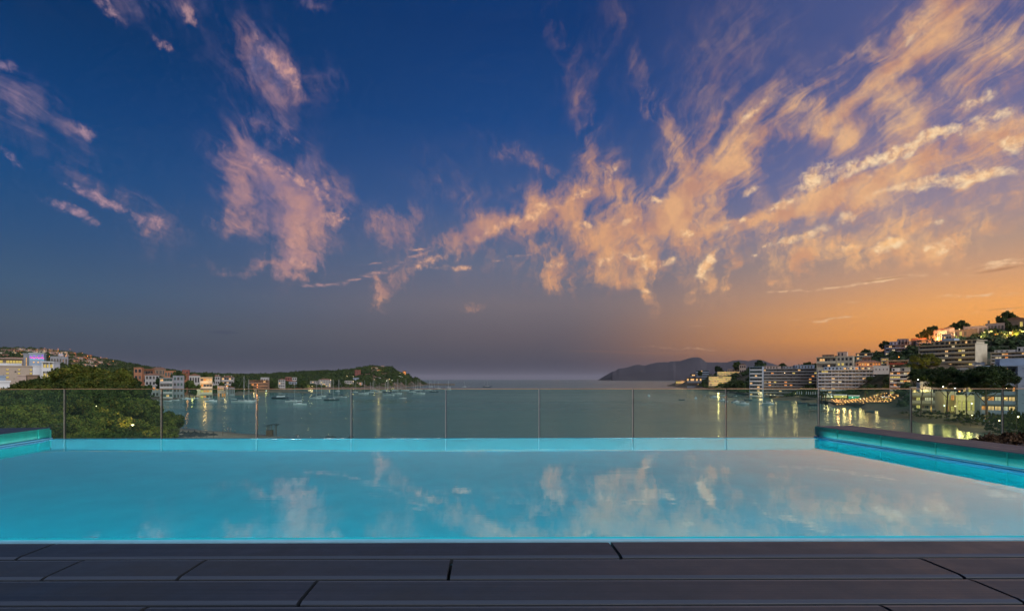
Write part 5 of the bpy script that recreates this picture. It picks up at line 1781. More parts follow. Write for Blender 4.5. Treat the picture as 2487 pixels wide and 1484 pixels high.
# ---- left shore: the town
m_whl = mat("dimmed_white_plaster", (0.44, 0.43, 0.42), 0.85, 0.12, 0.15, rnd=0.08)  # dimmer copy of the white plaster, the left shore's dimness in its colour
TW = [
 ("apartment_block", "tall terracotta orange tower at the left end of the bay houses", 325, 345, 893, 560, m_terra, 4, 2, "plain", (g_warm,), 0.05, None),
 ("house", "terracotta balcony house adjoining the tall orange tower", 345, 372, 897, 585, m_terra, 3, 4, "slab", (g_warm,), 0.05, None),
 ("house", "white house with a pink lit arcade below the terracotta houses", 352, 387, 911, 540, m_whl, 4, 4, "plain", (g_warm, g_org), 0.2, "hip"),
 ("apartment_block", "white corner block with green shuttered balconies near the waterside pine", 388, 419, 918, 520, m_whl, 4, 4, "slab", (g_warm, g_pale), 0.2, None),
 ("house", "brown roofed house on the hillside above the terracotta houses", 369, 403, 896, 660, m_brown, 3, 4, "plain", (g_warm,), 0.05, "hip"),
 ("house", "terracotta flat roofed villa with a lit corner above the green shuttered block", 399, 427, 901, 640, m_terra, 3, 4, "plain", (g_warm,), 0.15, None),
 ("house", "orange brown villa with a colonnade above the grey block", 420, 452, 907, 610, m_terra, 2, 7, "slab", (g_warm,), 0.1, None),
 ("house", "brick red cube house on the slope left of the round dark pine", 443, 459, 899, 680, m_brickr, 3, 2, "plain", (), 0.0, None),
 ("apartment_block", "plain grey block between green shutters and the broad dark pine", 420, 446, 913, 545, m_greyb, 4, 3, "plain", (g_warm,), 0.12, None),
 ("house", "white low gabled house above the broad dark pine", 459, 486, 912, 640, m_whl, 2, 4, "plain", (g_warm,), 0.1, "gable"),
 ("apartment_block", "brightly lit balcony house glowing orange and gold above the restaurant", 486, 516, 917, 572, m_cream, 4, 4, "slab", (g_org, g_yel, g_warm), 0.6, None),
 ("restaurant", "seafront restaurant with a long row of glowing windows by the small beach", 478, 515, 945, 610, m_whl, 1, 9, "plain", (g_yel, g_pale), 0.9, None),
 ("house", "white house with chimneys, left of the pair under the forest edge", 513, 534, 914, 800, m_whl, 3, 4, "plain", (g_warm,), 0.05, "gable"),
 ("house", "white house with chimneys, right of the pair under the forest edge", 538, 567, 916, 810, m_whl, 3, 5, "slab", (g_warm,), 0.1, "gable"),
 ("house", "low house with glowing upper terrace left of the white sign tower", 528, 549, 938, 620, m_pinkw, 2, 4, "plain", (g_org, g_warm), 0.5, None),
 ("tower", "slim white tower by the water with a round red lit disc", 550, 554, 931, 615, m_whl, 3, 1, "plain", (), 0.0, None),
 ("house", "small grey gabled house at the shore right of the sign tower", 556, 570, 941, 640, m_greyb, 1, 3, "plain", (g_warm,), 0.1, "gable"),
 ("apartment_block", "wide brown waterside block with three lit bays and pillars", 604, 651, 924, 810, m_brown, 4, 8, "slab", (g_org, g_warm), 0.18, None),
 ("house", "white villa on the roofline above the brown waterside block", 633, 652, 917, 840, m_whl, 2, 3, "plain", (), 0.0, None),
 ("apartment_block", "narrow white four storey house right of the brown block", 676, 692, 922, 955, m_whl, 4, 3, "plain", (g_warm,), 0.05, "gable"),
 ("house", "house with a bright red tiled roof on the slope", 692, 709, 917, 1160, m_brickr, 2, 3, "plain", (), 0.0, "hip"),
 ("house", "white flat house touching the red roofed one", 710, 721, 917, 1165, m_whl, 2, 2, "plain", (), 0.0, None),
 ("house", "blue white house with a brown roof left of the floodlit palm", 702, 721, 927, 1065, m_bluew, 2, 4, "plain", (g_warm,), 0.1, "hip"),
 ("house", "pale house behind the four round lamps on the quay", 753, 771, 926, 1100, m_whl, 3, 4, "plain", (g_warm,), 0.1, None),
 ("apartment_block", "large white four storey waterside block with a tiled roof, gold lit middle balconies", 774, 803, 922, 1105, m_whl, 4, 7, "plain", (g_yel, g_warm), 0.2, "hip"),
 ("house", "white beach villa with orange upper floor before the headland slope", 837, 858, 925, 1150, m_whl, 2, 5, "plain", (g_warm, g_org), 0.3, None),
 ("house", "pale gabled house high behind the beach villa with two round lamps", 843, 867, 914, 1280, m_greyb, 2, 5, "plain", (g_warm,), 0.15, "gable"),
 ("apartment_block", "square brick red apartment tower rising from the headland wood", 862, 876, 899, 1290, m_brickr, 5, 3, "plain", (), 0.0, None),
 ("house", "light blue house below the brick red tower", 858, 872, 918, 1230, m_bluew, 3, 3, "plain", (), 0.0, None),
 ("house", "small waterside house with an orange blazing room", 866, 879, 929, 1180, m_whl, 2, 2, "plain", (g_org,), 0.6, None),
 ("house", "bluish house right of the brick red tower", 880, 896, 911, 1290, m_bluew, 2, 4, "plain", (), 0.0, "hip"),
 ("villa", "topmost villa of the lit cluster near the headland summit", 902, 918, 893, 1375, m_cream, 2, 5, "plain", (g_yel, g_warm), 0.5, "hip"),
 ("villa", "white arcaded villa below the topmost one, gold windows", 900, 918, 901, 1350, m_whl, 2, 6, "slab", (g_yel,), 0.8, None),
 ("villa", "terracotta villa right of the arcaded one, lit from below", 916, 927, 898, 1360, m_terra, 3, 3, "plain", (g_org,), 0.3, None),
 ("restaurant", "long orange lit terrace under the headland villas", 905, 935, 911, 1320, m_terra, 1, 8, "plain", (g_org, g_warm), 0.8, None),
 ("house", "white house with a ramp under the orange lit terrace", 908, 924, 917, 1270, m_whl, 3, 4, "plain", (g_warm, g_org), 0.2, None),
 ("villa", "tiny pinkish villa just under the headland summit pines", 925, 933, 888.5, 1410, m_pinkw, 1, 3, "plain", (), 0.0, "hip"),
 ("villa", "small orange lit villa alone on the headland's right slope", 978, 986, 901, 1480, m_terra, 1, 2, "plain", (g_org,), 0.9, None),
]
for i, (nm, lab, a, b_, yt, d, wm, fl, bays, sty, lit, lp, rf) in enumerate(TW):
    dark = (m_dkg, m_shade)
    if "green" in lab:
        dark = (m_shut, m_shade)
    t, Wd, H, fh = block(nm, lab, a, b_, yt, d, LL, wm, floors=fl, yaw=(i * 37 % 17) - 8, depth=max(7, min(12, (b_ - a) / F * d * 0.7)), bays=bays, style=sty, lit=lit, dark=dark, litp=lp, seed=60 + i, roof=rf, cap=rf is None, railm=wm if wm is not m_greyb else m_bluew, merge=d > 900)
    if "chimney" in lab:
        for k in range(3):
            MB().box(-Wd / 2 + Wd * (0.2 + 0.3 * k), -Wd / 2 + Wd * (0.2 + 0.3 * k) + 0.9, 2, 3, H, H + 3.0).build("chimney", m_whl, t)
    if "disc" in lab:
        MB().tube([(0, -0.1, H - 3), (0, -0.25, H - 3)], 1.0, 14).build("disc", g_org, t)

# terraced estate on the far-left hilltop: rows of small houses
hp = []
hm = {}


def small_house(wd, hh, wm, litm, rfm):
    k = (wd, hh, wm.name, litm.name, rfm)
    if k not in hm:
        a = MB().box(-wd / 2, wd / 2, 0, 8, -4, hh).mesh("wall", wm)
        rf = MB()
        if rfm:
            rf.add([(-wd / 2 - .4, -.4, hh), (wd / 2 + .4, -.4, hh), (wd / 2 + .4, 8.4, hh), (-wd / 2 - .4, 8.4, hh), (-wd / 2 - .4, 4, hh + 1.8), (wd / 2 + .4, 4, hh + 1.8)], [(0, 1, 5, 4), (1, 2, 5), (2, 3, 4, 5), (3, 0, 4)])
        else:
            rf.box(-wd / 2 - .3, wd / 2 + .3, -.6, 8.2, hh + 0.003, hh + 0.35)
        rf = rf.mesh("roof", m_roof if rfm else m_pinkw)
        wn = MB()
        nb = int(wd / 2.6)
        for f in range(max(1, int(hh / 2.9))):
            for b_ in range(nb):
                x = -wd / 2 + (b_ + 0.5) * wd / nb
                wn.box(x - 0.7, x + 0.7, -0.08, 0.0, 0.9 + f * 2.9, 2.3 + f * 2.9, 1 if (b_ * 7 + f * 3 + int(wd)) % 4 == 0 else 0)
        wn = wn.mesh("window", [m_dkg, litm])
        hm[k] = (a, rf, wn)
    return hm[k]


rg = random.Random(5)
row_y = [(851, 1470), (857, 1400), (863, 1330), (868, 1260), (875, 1180), (883, 1060)]
for ri, (yy, _) in enumerate(row_y):
    px = -60 + rg.uniform(0, 10)
    nh = 0
    while px < 345 - ri * 24:
        # find the depth at which the hillside shows at this height
        tgt = yy + 0.03 * max(0, px - 60) + (px > 150) * (px - 150) * 0.11 + rg.uniform(-1.3, 1.3)
        d = None
        for dd in range(620, 1500, 10):
            if HY - (LL.h(px, dd) - CZ) / dd * F <= tgt:
                d = dd
                break
        w_ = rg.choice((9, 12, 15))
        if d and not (60 < px < 132 and yy > 862):
            a, rf, wn = small_house(w_, rg.choice((3.2, 5.8)), rg.choice((m_pinkw, m_pinkw, m_brown, m_terra, m_cream)), rg.choice((g_org, g_warm)), rg.random() < 0.35)
            h_ = empty("estate_house", LL.at(px, d).to_tuple(), math.radians(rg.uniform(-14, 14) + 30))
            nh += 1
            tag(h_, f"small terraced house, {ORD[nh - 1]} from the left in the {('crest row', 'second row', 'third row', 'fourth row', 'fifth row', 'lowest row')[ri]} of the hillside estate", "house", "terraced houses of the hillside estate")
            put(a, "wall", h_)
            put(rf, "roof", h_)
            o = put(wn, "window", h_)
            o["kind"] = "stuff"
            hp.append((px, d))
            FOOT.append((px - 5, px + 5, d - 14, d + 6))
        px += w_ / F * (d or 1200) + rg.uniform(3.0, 9)
for (a, b_, yt, d, mm, lab) in [(33, 53, 850, 1250, m_white, "long white villa with dark arches near the hilltop estate's crest"), (122, 165, 866, 760, m_greyb, "long pale flat roofed school like building in the trees below the estate"), (142, 153, 859, 860, m_bluew, "blue grey house above the long flat building on the left hill"), (0, 26, 862, 900, m_cream, "yellow lit low house among trees behind the hotel's upper wing")]:
    block("villa", lab, a, b_, yt, d, LL, mm, floors=1 if "long" in lab else 2, depth=9, bays=6, lit=(g_warm,), dark=(m_dkg, m_shade), litp=0.2, seed=int(a), yb=yt + (5 if d > 1000 else 7), merge=True)

# ---- woods
LAW = [f for f in FOOT]
_lpx = [-80, 250, 300, 345, 400, 470, 560, 650, 720, 780, 850, 905, 950, 990, 1012, 1030, 1040]
_ln = [470, 470, 490, 520, 540, 640, 690, 840, 1010, 1090, 1130, 1195, 1250, 1385, 1590, 1760, 1760]
_lf = [1540, 1540, 1530, 1500, 1440, 1440, 1440, 1480, 1530, 1530, 1440, 1440, 1480, 1570, 1770, 1830, 1830]


def sampL(r):
    px = r.uniform(-80, 1036)
    a, b = np.interp(px, _lpx, _ln), np.interp(px, _lpx, _lf)
    return px, a + (b - a) * r.uniform() ** 0.85


wood("forest", LL, 7000, (sampL, lambda px, d: (0.0 if px > 1036 else 1.0) * (0.25 if (px < 330 and d > 1150 and px < 250) else 1.0) * (0.7 if (330 < px < 560 and d < 640) else 1.0)), (3.2, 5.6), 5,
     "dark green pine wood covering the left hills and the headland", mt=m_hillw, avoid=LAW, leaves=14)
wood("forest", LR, 3600, (lambda r: (r.uniform(1630, 2620), r.uniform(280, 1100) if r.uniform() < 0.8 else r.uniform(900, 1500)),
     lambda px, d: 0.0 if (LR.h(px, d) < 9 and not (px > 2190 and d < 340 and d > 200)) else 1.0), (2.6, 4.6), 6,
     "dark green pine wood covering the right hillside between the houses", avoid=FOOT + [(2205, 2500, 180, 300)], leaves=26)
wood("shrubbery", LR, 900, (lambda r: (r.uniform(1680, 2110), r.uniform(380, 1100)), lambda px, d: 1.0 if LR.h(px, d) < 12 and d > np.interp(px, [1680, 1745, 1771, 1838, 1920, 1990, 2110], [1180, 800, 760, 620, 520, 478, 420]) else 0.0), (1.3, 2.6), 8,
     "low dark shrubs along the right shore in front of the blocks", avoid=FOOT + [(1980, 2200, 370, 450)], leaves=26)
wood("shrubbery", LL, 500, (lambda r: (r.uniform(330, 960), r.uniform(500, 1300)), lambda px, d: 1.0 if LL.h(px, d) < 7 else 0.0), (1.5, 3.0), 9, "low dark shrubs along the left shore between houses and water", avoid=FOOT, leaves=20)
# garden bushes, lower right: individually placed leafy shrubs
bushes = [pine_crown(s, 2.2, 1.9, 16, 120, 0.26, m_bush, under=0.6, name="crown") for s in (41, 42, 43)]
rg = random.Random(12)
BL = [(2195, 1003, 285), (2218, 1000, 262), (2238, 1004, 246), (2252, 994, 250), (2262, 1012, 232), (2275, 992, 240), (2284, 1006, 226), (2298, 994, 232), (2305, 1016, 214), (2318, 998, 220), (2330, 1008, 210), (2338, 990, 226), (2348, 1018, 200), (2356, 998, 210), (2368, 1008, 202), (2376, 990, 214), (2386, 1014, 192),
      (2398, 1000, 198), (2408, 990, 206), (2414, 1018, 184), (2424, 1004, 190), (2436, 994, 196), (2442, 1016, 180), (2452, 1002, 184), (2462, 990, 192), (2468, 1014, 174), (2478, 1000, 180), (2490, 1012, 172), (2405, 1030, 178), (2440, 1034, 170), (2475, 1032, 166), (2500, 992, 180), (2228, 984, 262), (2456, 972, 200), (2480, 978, 190)]
BL.sort()
for i, (px, yt, d) in enumerate(BL):
    d = float(np.interp(px, SHX, SHD)) + 5 + max(0, 1030 - yt) * 0.55
    top = CZ - (yt - HY) / F * d
    g0 = LR.h(px, d)
    s = rg.uniform(0.85, 1.25)
    t = empty("garden_shrub", ((px - CX) / F * d, d, g0 - 0.2), rg.uniform(0, 6))
    row = "lit yellow from behind" if i % 3 == 0 else ("dark" if i % 3 == 1 else "reddish green")
    tag(t, f"{ORD[i] if i < 33 else ('thirty-fourth', 'thirty-fifth', 'thirty-sixth')[i - 33]} {row} leafy shrub of the garden hedge, counted from the beach end", "shrub", "shrubs of the seaside garden")
    hh = max(1.2, min(4.5, (top - g0) * 0.55))
    c = put(bushes[i % 3], "foliage", t)
    c.location = (0, 0, hh * 0.45)
    c.scale = (s, s, hh / 2.1)
    MB().tube([(0, 0, -0.5), (0.1, 0, hh * 0.6)], [0.12, 0.06], 5).build("stem", m_bark, t)

# planting bed at the right end of the walkway
bed = empty("planter", (0, 0, 0))
tag(bed, "low planting bed of reddish brown ground cover beside the glass at the right border", "planter")
pb = [(8.76, 9.4), (7.3, 8.3), (14.5, 7.6), (14.5, 10.3), (9.9, 10.3)]
b2 = MB()
b2.prism(pb, CZ - 1.63, CZ - 1.17)
b2.build("box", mat("planter_board", (0.05, 0.035, 0.03), 0.7, 0.2, 3.0), bed)
r = np.random.default_rng(3)
C = []
while len(C) < 420:
    x, y = r.uniform(7.4, 14.3), r.uniform(7.7, 10.25)
    if y > 8.35 - (x - 7.3) * 0.09 and (y - 8.4) < (x - 7.5) * 0.82:
        C.append((x, y, CZ - 1.17 + 0.02))
V, Q = leaf_cloud(r, np.array(C), r.uniform(0.06, 0.15, len(C)), 26, 0.045, 0.6)
o = put(arrays_to_mesh("foliage", V, Q, m_red), "foliage", bed)

# ---- palms
def palm_proto():
    root = empty("palm_tree", (0, 0, 0))
    trk = MB()
    trk.tube([(0, 0, -0.5), (0.15, 0, 3), (0.1, 0, 6.0)], [0.34, 0.26, 0.28], 8)
    trk.build("trunk", m_bark, root)
    mm = MB()
    rgp = random.Random(3)
    fr_ = MB()
    L = 3.1
    segs = 7
    for k in range(segs):
        s0, s1 = k / segs, (k + 1) / segs
        def P(s):
            return Vector((L * s, 0, 1.3 * s - 2.3 * s * s))
        a, b_ = P(s0), P(s1)
        wa, wb = 0.42 * math.sin(math.pi * min(1, s0 * 0.9 + 0.12)), 0.42 * math.sin(math.pi * min(1, s1 * 0.9 + 0.1))
        for sg_ in (1, -1):
            fr_.quad(a, b_, b_ + Vector((0.15, sg_ * wb, -0.18)), a + Vector((0.15, sg_ * wa, -0.18)))
    fm = fr_.mesh("frond", m_bush)
    for i in range(16):
        o = put(fm, "frond", root)
        o.location = (0.1, 0, 6.0)
        o.rotation_euler = (0, -0.5 if i % 2 else 0.25 * ((i // 2) % 3), i / 16 * 6.283 * 3 % 6.283)
    return root


pal = palm_proto()
pk = kids_of(pal)
PL = [(2101, 946, 408, "tall palm standing in front of the white hotel's beach terrace"), (2136, 954, 396, "spreading palm at the right end of the beach terrace"), (1836, 928, 640, "dark palm before the blue white balcony tower"), (1858, 933, 620, "palm beside the lit ground floor of the long grey slab"),
      (1946, 946, 520, "left palm of the group by the closed white parasols"), (1957, 945, 516, "middle palm of the group by the closed white parasols"), (1968, 946, 512, "right palm of the group by the closed white parasols"), (1996, 937, 425, "slim palm at the hotel's left corner"), (2006, 938, 423, "second slim palm at the hotel's left corner"), (733, 936, 1035, "floodlit golden palm on the far quay of the left shore")]
for i, (px, yt, d, lab) in enumerate(PL):
    land = LR if px > 1500 else LL
    g0 = land.h(px, d)
    top = CZ - (yt - HY) / F * d
    s = max(0.75, min(1.7, (top - g0) / 6.6))
    c = pal if i == 0 else fast_copy(pal, pk, (0, 0, 0))
    c.location = ((px - CX) / F * d, d, g0)
    c.scale = (s, s, s)
    c.rotation_euler = (0, 0, i * 1.1)
    tag(c, lab, "palm tree", "palms along the bay")

# ------------------------------------------------------------------ boats
m_hullw = mat("hull_white", (0.60, 0.62, 0.65), 0.35, 0.08, 0.5, rnd=0.1)
m_hulld = mat("hull_dark", (0.03, 0.045, 0.07), 0.3, 0.15, 0.5)
m_teak = mat("teak", (0.10, 0.062, 0.04), 0.7, 0.2, 1.0)
m_cover = mat("sail_cover", (0.04, 0.06, 0.10), 0.8, 0.2, 1.0)
m_wind = mat("boat_glass", (0.015, 0.02, 0.03), 0.15, 0.2, 1.0, spec=0.8)


def hull_mesh(L, Bm, H, mt, deckm, stern=0.75, sheer=0.35):
    st = [(0.0, stern, 0.95), (0.15, 0.92, 0.92), (0.4, 1.0, 0.9), (0.65, 0.86, 0.98), (0.85, 0.48, 1.1), (0.96, 0.16, 1.22), (1.0, 0.02, 1.28)]
    vs, fs = [], []
    for (t, b, h) in st:
        x = -L / 2 + t * L
        w = b * Bm / 2
        over = 0.0 if t < 0.9 else 0.0
        vs += [(x - (0.06 * L if t > 0.9 else 0), 0, -0.5), (x - (0.03 * L if t > 0.9 else 0), -w * 0.62, -0.15), (x, -w * 0.93, H * h * 0.45), (x, -w, H * h), (x, 0, H * h + 0.06), (x, w, H * h), (x, w * 0.93, H * h * 0.45), (x - (0.03 * L if t > 0.9 else 0), w * 0.62, -0.15)]
    n = len(st)
    mi = []
    for i in range(n - 1):
        for k in range(8):
            fs.append((i * 8 + k, (i + 1) * 8 + k, (i + 1) * 8 + (k + 1) % 8, i * 8 + (k + 1) % 8))
            mi.append(1 if k in (3, 4) else 0)
    fs.append(tuple(range(8)))
    mi.append(0)
    fs.append(tuple(range((n - 1) * 8, n * 8))[::-1])
    mi.append(0)
    mb = MB()
    mb.v, mb.f, mb.mi = vs, fs, mi
    return mb.mesh("hull", [mt, deckm], False)


def sailboat(L, mast, dark=False, ketch=False, boomup=False):
    root = empty("sailboat", (0, 0, -50))
    put(hull_mesh(L, L * 0.3, L * 0.085, m_hulld if dark else m_hullw, m_teak), "hull", root)
    dz_ = L * 0.085
    cb = MB()
    cb.prism([(-L * 0.18, -L * 0.085), (L * 0.16, -L * 0.06), (L * 0.22, 0), (L * 0.16, L * 0.06), (-L * 0.18, L * 0.085)], dz_ * 0.9, dz_ + L * 0.045, 0)
    cb.box(-L * 0.12, L * 0.12, -L * 0.088, L * 0.088, dz_ + L * 0.012, dz_ + L * 0.032, 1)
    cb.build("cabin", [m_hullw, m_wind], root)
    cv = MB()
    cv.box(-L * 0.30, -L * 0.14, -L * 0.09, L * 0.09, dz_ + L * 0.12, dz_ + L * 0.135)
    for sx in (-0.29, -0.15):
        for sy in (-0.085, 0.085):
            cv.tube([(L * sx, L * sy, dz_ * 0.8), (L * sx, L * sy, dz_ + L * 0.12)], 0.05, 4)
    cv.build("canopy", m_cover, root)
    x0 = L * 0.08
    MB().tube([(x0, 0, dz_), (x0, 0, mast)], [0.17, 0.11], 6).build("mast", m_mastm, root)
    bm_ = MB()
    bz_ = dz_ + L * 0.14
    bm_.tube([(x0 - 0.2, 0, bz_ + (0.5 if boomup else 0)), (x0 - L * 0.2, 0, bz_ + 0.25), (x0 - L * 0.42, 0, bz_ - 0.1)], [0.42 if boomup else 0.25, 0.3, 0.12], 6)
    bm_.build("boom", m_cover, root)
    rgm = MB()
    for e in ((L * 0.49, 0, L * 0.1), (-L * 0.49, 0, L * 0.09), (x0, L * 0.14, dz_), (x0, -L * 0.14, dz_)):
        rgm.tube([(x0, 0, mast * 0.97), e], 0.035, 3, cap=False)
    for h_ in (0.45, 0.7):
        rgm.tube([(x0, -L * 0.07, mast * h_), (x0, L * 0.07, mast * h_)], 0.05, 4)
    o = rgm.build("rigging", m_mastm, root)
    if ketch:
        MB().tube([(-L * 0.3, 0, dz_), (-L * 0.3, 0, mast * 0.66)], [0.15, 0.09], 6).build("mast", m_mastm, root)
        MB().tube([(L * 0.47, 0, L * 0.10), (L * 0.66, 0, L * 0.14)], [0.2, 0.08], 6).build("bowsprit", m_teak, root)
    return root


def motorboat(L, style=0):
    root = empty("motorboat", (0, 0, -50))
    put(hull_mesh(L, L * 0.36, L * 0.12, m_hulld if style == 2 else m_hullw, m_hullw, stern=0.92), "hull", root)
    dz_ = L * 0.12
    cb = MB()
    if style == 0:      # cabin cruiser
        cb.prism([(-L * 0.15, -L * 0.13), (L * 0.12, -L * 0.12), (L * 0.24, -L * 0.05), (L * 0.24, L * 0.05), (L * 0.12, L * 0.12), (-L * 0.15, L * 0.13)], dz_ * 0.9, dz_ + L * 0.10, 0)
        cb.prism([(-L * 0.12, -L * 0.134), (L * 0.11, -L * 0.124), (L * 0.2, -L * 0.07), (L * 0.2, L * 0.07), (L * 0.11, L * 0.124), (-L * 0.12, L * 0.134)], dz_ + L * 0.105, dz_ + L * 0.17, 1)
        cb.box(-L * 0.2, L * 0.14, -L * 0.14, L * 0.14, dz_ + L * 0.172, dz_ + L * 0.19, 0)
        cb.build("cabin", [m_hullw, m_wind], root)
        MB().tube([(-L * 0.1, 0, dz_ + L * 0.19), (-L * 0.14, 0, dz_ + L * 0.42)], 0.05, 4).build("aerial", m_mastm, root)
    elif style == 1:    # open boat with a small awning
        cb.prism([(0, -L * 0.1), (L * 0.1, -L * 0.08), (L * 0.1, L * 0.08), (0, L * 0.1)], dz_ * 0.9, dz_ + L * 0.13, 1)
        cb.build("windscreen", [m_hullw, m_wind], root)
        cv = MB()
        cv.box(-L * 0.32, L * 0.0, -L * 0.13, L * 0.13, dz_ + L * 0.25, dz_ + L * 0.27)
        for sx in (-0.31, -0.01):
            for sy in (-0.12, 0.12):
                cv.tube([(L * sx, L * sy, dz_ * 0.8), (L * sx, L * sy, dz_ + L * 0.25)], 0.04, 4)
        cv.build("canopy", m_cover, root)
        MB().box(-L * 0.54, -L * 0.47, -0.25, 0.25, 0.1, dz_ + 0.5).build("outboard", m_metal, root)
    else:               # low speed cruiser
        cb.prism([(-L * 0.2, -L * 0.12), (L * 0.1, -L * 0.1), (L * 0.26, 0), (L * 0.1, L * 0.1), (-L * 0.2, L * 0.12)], dz_ * 0.9, dz_ + L * 0.06, 0)
        cb.prism([(-L * 0.02, -L * 0.1), (L * 0.08, -L * 0.09), (L * 0.14, 0), (L * 0.08, L * 0.09), (-L * 0.02, L * 0.1)], dz_ + L * 0.062, dz_ + L * 0.11, 1)
        cb.build("cabin", [m_hullw, m_wind], root)
        MB().box(-L * 0.46, -L * 0.2, -L * 0.13, L * 0.13, dz_ * 0.95, dz_ + 0.25).build("sunpad", m_cover, root)
    return root


def dinghy(L):
    root = empty("dinghy", (0, 0, -50))
    put(hull_mesh(L, L * 0.42, L * 0.13, m_hulld, m_cover, stern=0.9), "hull", root)
    MB().box(-L * 0.56, -L * 0.47, -0.15, 0.15, 0, 0.9).build("outboard", m_metal, root)
    return root


protos = {"s11": sailboat(11, 15.5), "s13": sailboat(13, 18, dark=False, boomup=True), "sd": sailboat(12, 17, dark=True), "sk": sailboat(21, 31, dark=True, ketch=True), "s9": sailboat(9, 12),
          "mc": motorboat(10, 0), "mo": motorboat(6.5, 1), "ms": motorboat(15, 2), "di": dinghy(3.6)}
pk_ = {k: kids_of(v) for k, v in protos.items()}
used = set()
z3 = lambda x, y: (666.8 + .1835 * x, 856.4 + .1835 * y)
z5 = lambda x, y: (1460 + .1797 * x, 828.3 + .1797 * y)
z2 = lambda x, y: (351 + .1703 * x, 842.3 + .1703 * y)
z4 = lambda x, y: (1052.9 + .19757 * x, 856.4 + .19757 * y)
# position in the photograph of each waterline, kind, masthead height there, heading
FLEET = [(*z3(250, 652), "s13", 370, 10), (*z3(335, 692), "mc", 0, 30), (*z3(545, 606), "s11", 400, -5), (*z3(612, 582), "s9", 410, 0), (*z3(760, 630), "sd", 355, 15), (*z3(865, 596), "s11", 348, -8),
         (*z3(1060, 524), "s11", 400, 0), (*z3(1180, 546), "s13", 365, 5), (*z3(1262, 526), "s9", 385, -10), (*z3(1322, 501), "s11", 350, 12), (*z3(1505, 566), "s13", 345, -4),
         (*z3(1498, 525), "sd", 352, 8), (*z3(1620, 547), "s11", 345, 0), (*z3(1595, 502), "s9", 330, 20), (*z3(1700, 606), "s11", 480, 8), (*z3(1732, 502), "s11", 340, -12), (*z3(1828, 522), "s9", 310, 0),
         (*z3(1915, 548), "s13", 330, -6), (*z3(1905, 496), "s11", 300, 10), (*z3(2045, 497), "s11", 320, 0), (*z3(2110, 520), "sd", 350, 14), (*z3(2160, 472), "s9", 330, 0), (*z3(2290, 492), "s11", 345, -8),
         (*z3(2297, 466), "s9", 360, 6), (*z3(2070, 452), "s9", 345, 0), (*z3(1290, 480), "s9", 390, 10), (*z3(1460, 500), "s9", 380, -10), (*z3(1680, 480), "s9", 350, 5), (*z3(1860, 480), "s9", 340, -5), (*z3(1380, 520), "s9", 400, 15)]


def moor(kind, px, py, hd, label, cat, group, mast=None, s=None):
    d = CZ * F / (py - HY)
    x = (px - CX) / F * d
    if mast is not None and s is None:
        want = (py - mast) / F * d
        base = {"s11": 15.5, "s13": 18, "sd": 17, "sk": 31, "s9": 12}[kind]
        s = max(0.7, min(1.35, want / base))
    s = (s or 1.0) * 1.0
    if kind not in used:
        used.add(kind)
        o = protos[kind]
        o.location = (x, d, 0)
    else:
        o = fast_copy(protos[kind], pk_[kind], (x, d, 0))
    o.rotation_euler = (0, 0, math.radians(hd))
    o.scale = (s, s, s)
    tag(o, label, cat, group)
    return o


what = {"s11": "white sailboat with bare mast", "s13": "white sailboat with bunched sail on its boom", "sd": "dark hulled sailboat", "s9": "small white sailboat", "mc": "white cabin motorboat"}
order = sorted(range(len(FLEET)), key=lambda i: FLEET[i][0])
rg = random.Random(2)
for rank, i in enumerate(order):
    px, py, kd, mt_, hd = FLEET[i]
    place = "from left off the left shore" if px < 860 else "from left below the headland"
    moor(kd, px, py, hd + rg.uniform(-14, 14) + (180 if rg.random() < 0.2 else 0), f"{what[kd]}, {ORD[rank]} boat {place}", "sailboat" if kd != "mc" else "motorboat", "boats of the moored fleet on the left", (856.4 + .1835 * mt_) if mt_ else None)
moor("s9", *z4(375, 421), 5, "lone small sailboat in the gap right of the mole, beside the schooner", "sailboat", None, 856.4 + .19757 * 315)
moor("sk", *z4(655, 424), 4, "large two masted dark schooner alone on the open bay against the horizon", "sailboat", None, 856.4 + .19757 * 270)
moor("di", *z4(575, 427), 0, "tiny tender floating left of the two masted schooner", "dinghy", None, s=1.1)
moor("di", *z4(718, 411), 0, "tiny tender floating right of the two masted schooner", "dinghy", None, s=1.1)
moor("ms", *z3(80, 610), 3, "long low dark motor yacht lying before the rocky spit", "motorboat", None, s=1.15)
moor("mc", *z3(835, 512), 0, "white motorboat at the mooring behind the lone masts left of the third joint", "motorboat", None, s=0.8)
moor("di", *z3(745, 553), 10, "dark dinghy behind the dark hulled sailboat", "dinghy", None, s=1.6)
moor("di", *z3(605, 570), 0, "dark low dinghy near the tip of the rocky spit", "dinghy", None, s=1.8)
moor("di", *z3(400, 556), 0, "dark flat dinghy just off the rocky spit", "dinghy", None, s=2.0)
for k, (x, y, kd, s, lab) in enumerate([(160, 771, "mo", .9, "white open boat at the rocks behind the second glass joint"), (340, 776, "mo", 1.1, "white motorboat, larger of two at the rocks right of the second joint"), (445, 763, "mo", 1.0, "slender white boat by the rocks under the hedge"), (600, 746, "mc", .75, "white cabin boat before the lit palm restaurant's left end"),
                                        (730, 737, "mo", .9, "white boat before the restaurant, left of the light trails"), (890, 736, "mo", .9, "white boat before the restaurant, in the light trails"), (950, 783, "mc", 1.0, "grey white cabin boat riding in the gold reflections"), (1110, 737, "mo", .7, "small boat off the little beach right of the restaurant"),
                                        (1275, 744, "mo", .9, "pale open boat right of the white sign tower"), (1540, 775, "mo", 1.2, "white boat touching the twin masted catamaran group"), (1620, 717, "mo", .7, "small pale boat at the quay below the brown block")]):
    px, py = z2(x, y)
    moor(kd, px, py, (k * 53) % 40 - 20, lab, "motorboat", "boats moored near the left restaurant", s=s)
moor("s13", *z2(1395, 792), 12, "left hull of the two tall masted yachts before the brown waterside block", "sailboat", None, 842.3 + .1703 * 415)
